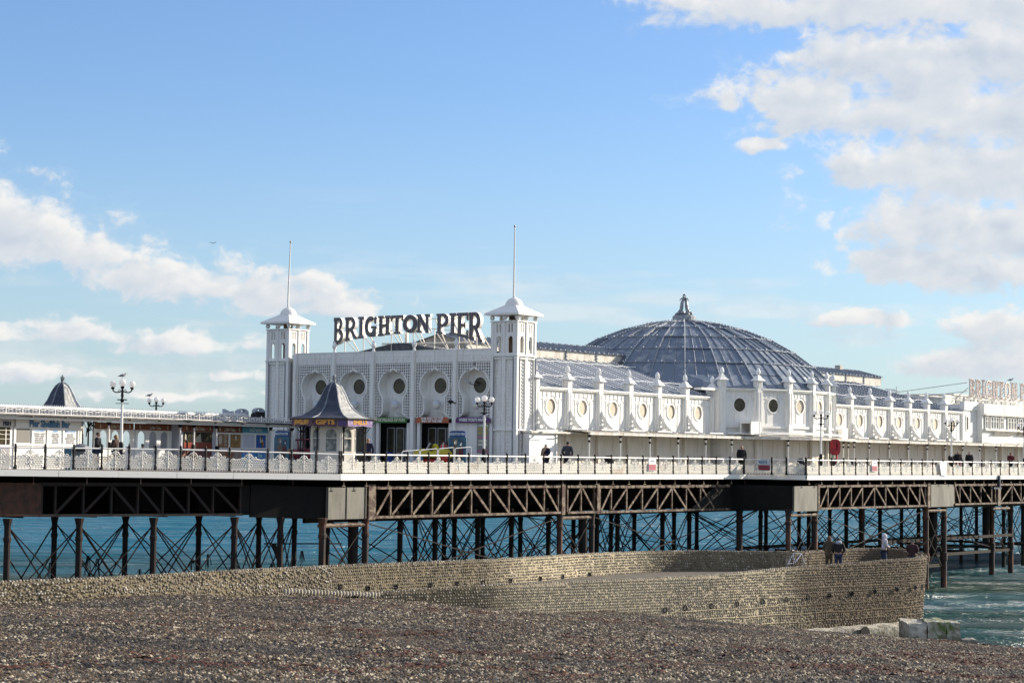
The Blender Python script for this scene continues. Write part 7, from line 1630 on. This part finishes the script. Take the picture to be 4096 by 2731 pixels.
df = t.node('ShaderNodeBsdfDiffuse'); t.l.new(c, df.inputs['Color']); t.l.new(bn.outputs[0], df.inputs['Normal'])
gs = t.node('ShaderNodeBsdfGlossy'); gs.inputs['Roughness'].default_value = .28; t.l.new(bn.outputs[0], gs.inputs['Normal'])
mx = t.node('ShaderNodeMixShader'); t.l.new(t.math('MULTIPLY', t.mr(rp, .35, .65, .04, .20), t.math('SUBTRACT', 1.0, foam_glint)), mx.inputs[0]); t.l.new(df.outputs[0], mx.inputs[1]); t.l.new(gs.outputs[0], mx.inputs[2])
oo = [n for n in t.n if n.type == 'OUTPUT_MATERIAL'][0]; t.l.new(mx.outputs[0], oo.inputs[0]); t.n.remove(b)
o = bpy.data.objects.new('sea', m.mesh('sea', mb)); COL.objects.link(o); o['kind'] = 'structure'
# ------------------------------------------------------------------ anglers and a bicycle on the groyne
zw = lambda x: 2.45+.45*(x+7)/31
person('person in a brown coat with a furry hood next to the bicycle', 16.25, 104.6, 3.36, 1.80, 30, khaki, khaki, hbr, PK, .02, .02, True, hood=cloth('fur', (0.16,0.10,0.07)))
person('dark haired angler in a black jacket with a pale hood, seen from behind', 16.56, 103.6, 3.34, 1.80, 5, blk, jean, hbk, PK, .02, .02)
hp = thing('hood_collar', 'pale blue hood lying on the shoulders of the dark haired angler', 'hood', (16.56,103.5,4.8), WORLD); m = M(); m.sphere((16.56,103.52,4.86),.15,8,6,(1.15,.8,.7)); m.obj('cloth', lblue, hp, smooth=True)
person('angler in a white hooded jacket facing right on the groyne', 19.34, 106.3, 3.42, 1.84, 88, whitec, jean, hbk, FR, .03, .04, hood=whitec)
person('angler in a dark brown coat and green cap near the end of the groyne', 21.0, 107.3, 3.16, 1.78, 25, cloth('plum', (0.05,0.02,0.025)), blk, hgr, FR, .02, .02, True, hat=cloth('green_cap', (0.03,0.06,0.035)), bulk=1.12)
t = thing('fishing_rod', 'long thin fishing rod held by the angler in white', 'fishing rod', (19.6,106.4,4.4), WORLD); m = M(); m.tube([(19.55,106.3,4.4),(19.8,106.7,5.0),(20.6,107.6,6.8)],[.02,.014,.006],5); m.obj('blank', BLACK, t)
t = thing('fishing_rod', 'long thin fishing rod held by the angler in the green cap', 'fishing rod', (21.2,107.5,4.3), WORLD); m = M(); m.tube([(21.1,107.4,4.2),(21.9,108.1,4.8),(24.0,109.6,5.9)],[.02,.014,.006],5); m.obj('blank', BLACK, t)
bk = thing('bicycle', 'white and blue bicycle leaning inside the groyne parapet', 'bicycle', (14.3,101.5,3.4), WORLD)
a = Vector((13.71,101.2,3.56)); d = Vector((.70,.71,0)).normalized(); L = 1.55
def BPt(s, z, o_=0): return a+d*s+Vector((d.y,-d.x,0))*o_+Vector((0,0,z))
wheels = []
for s in (0, 1.3):
    m = M(); c = BPt(s,.34); m.tube([c+d*(.34*math.cos(q))+Vector((0,0,.34*math.sin(q))) for q in [2*math.pi*i/24 for i in range(24)]],.022,5,False,True); wl = m.obj('wheel', BLACK, bk)
    m = M()
    for i in range(10): q = i*math.pi/5; m.bar(c, c+d*(.32*math.cos(q))+Vector((0,0,.32*math.sin(q))),.006)
    m.obj('spokes', AL, wl)
m = M(); bb = BPt(.52,.34); hd = BPt(1.08,.80); seat = BPt(.40,.82)
m.bar(bb,hd,.035,.04); m.bar(bb,seat,.028); m.bar(seat,hd,.03); m.bar(BPt(0,.34),bb,.025); m.bar(BPt(0,.34),seat,.025); m.obj('frame', flat('white_blue_frame',(0.30,0.34,0.46),.4), bk)
m = M(); m.bar(hd,BPt(1.3,.34),.04); m.obj('fork', AL, bk)
m = M(); m.tube([BPt(.98,1.02,-.28),BPt(1.04,.98,0),BPt(.98,1.02,.28)],.018,5); m.bar(hd,BPt(1.0,.98),.03); m.obj('handlebar', BLACK, bk)
m = M(); m.bar(seat,BPt(.37,.94),.025); m.tube([BPt(.26,.95),BPt(.42,.95),BPt(.52,.94)],[.06,.05,.02],6); m.obj('saddle', BLACK, bk)
m = M(); m.tube([BPt(.52+.09*math.cos(q),.34+.09*math.sin(q),.05) for q in [i*.7 for i in range(9)]],.012,4); m.bar(BPt(.52,.34,.06),BPt(.64,.24,.08),.02); m.obj('crank', BLACK, bk)
t = thing('tackle_bag', 'low dark bag lying by the wall between the bicycle and the anglers', 'bag', (15.6,102.6,3.4), WORLD); m = M(); m.sphere((15.6,102.6,3.55),.26,9,6,(1.3,.9,.7)); m.obj('body', BLACK, t, smooth=True)
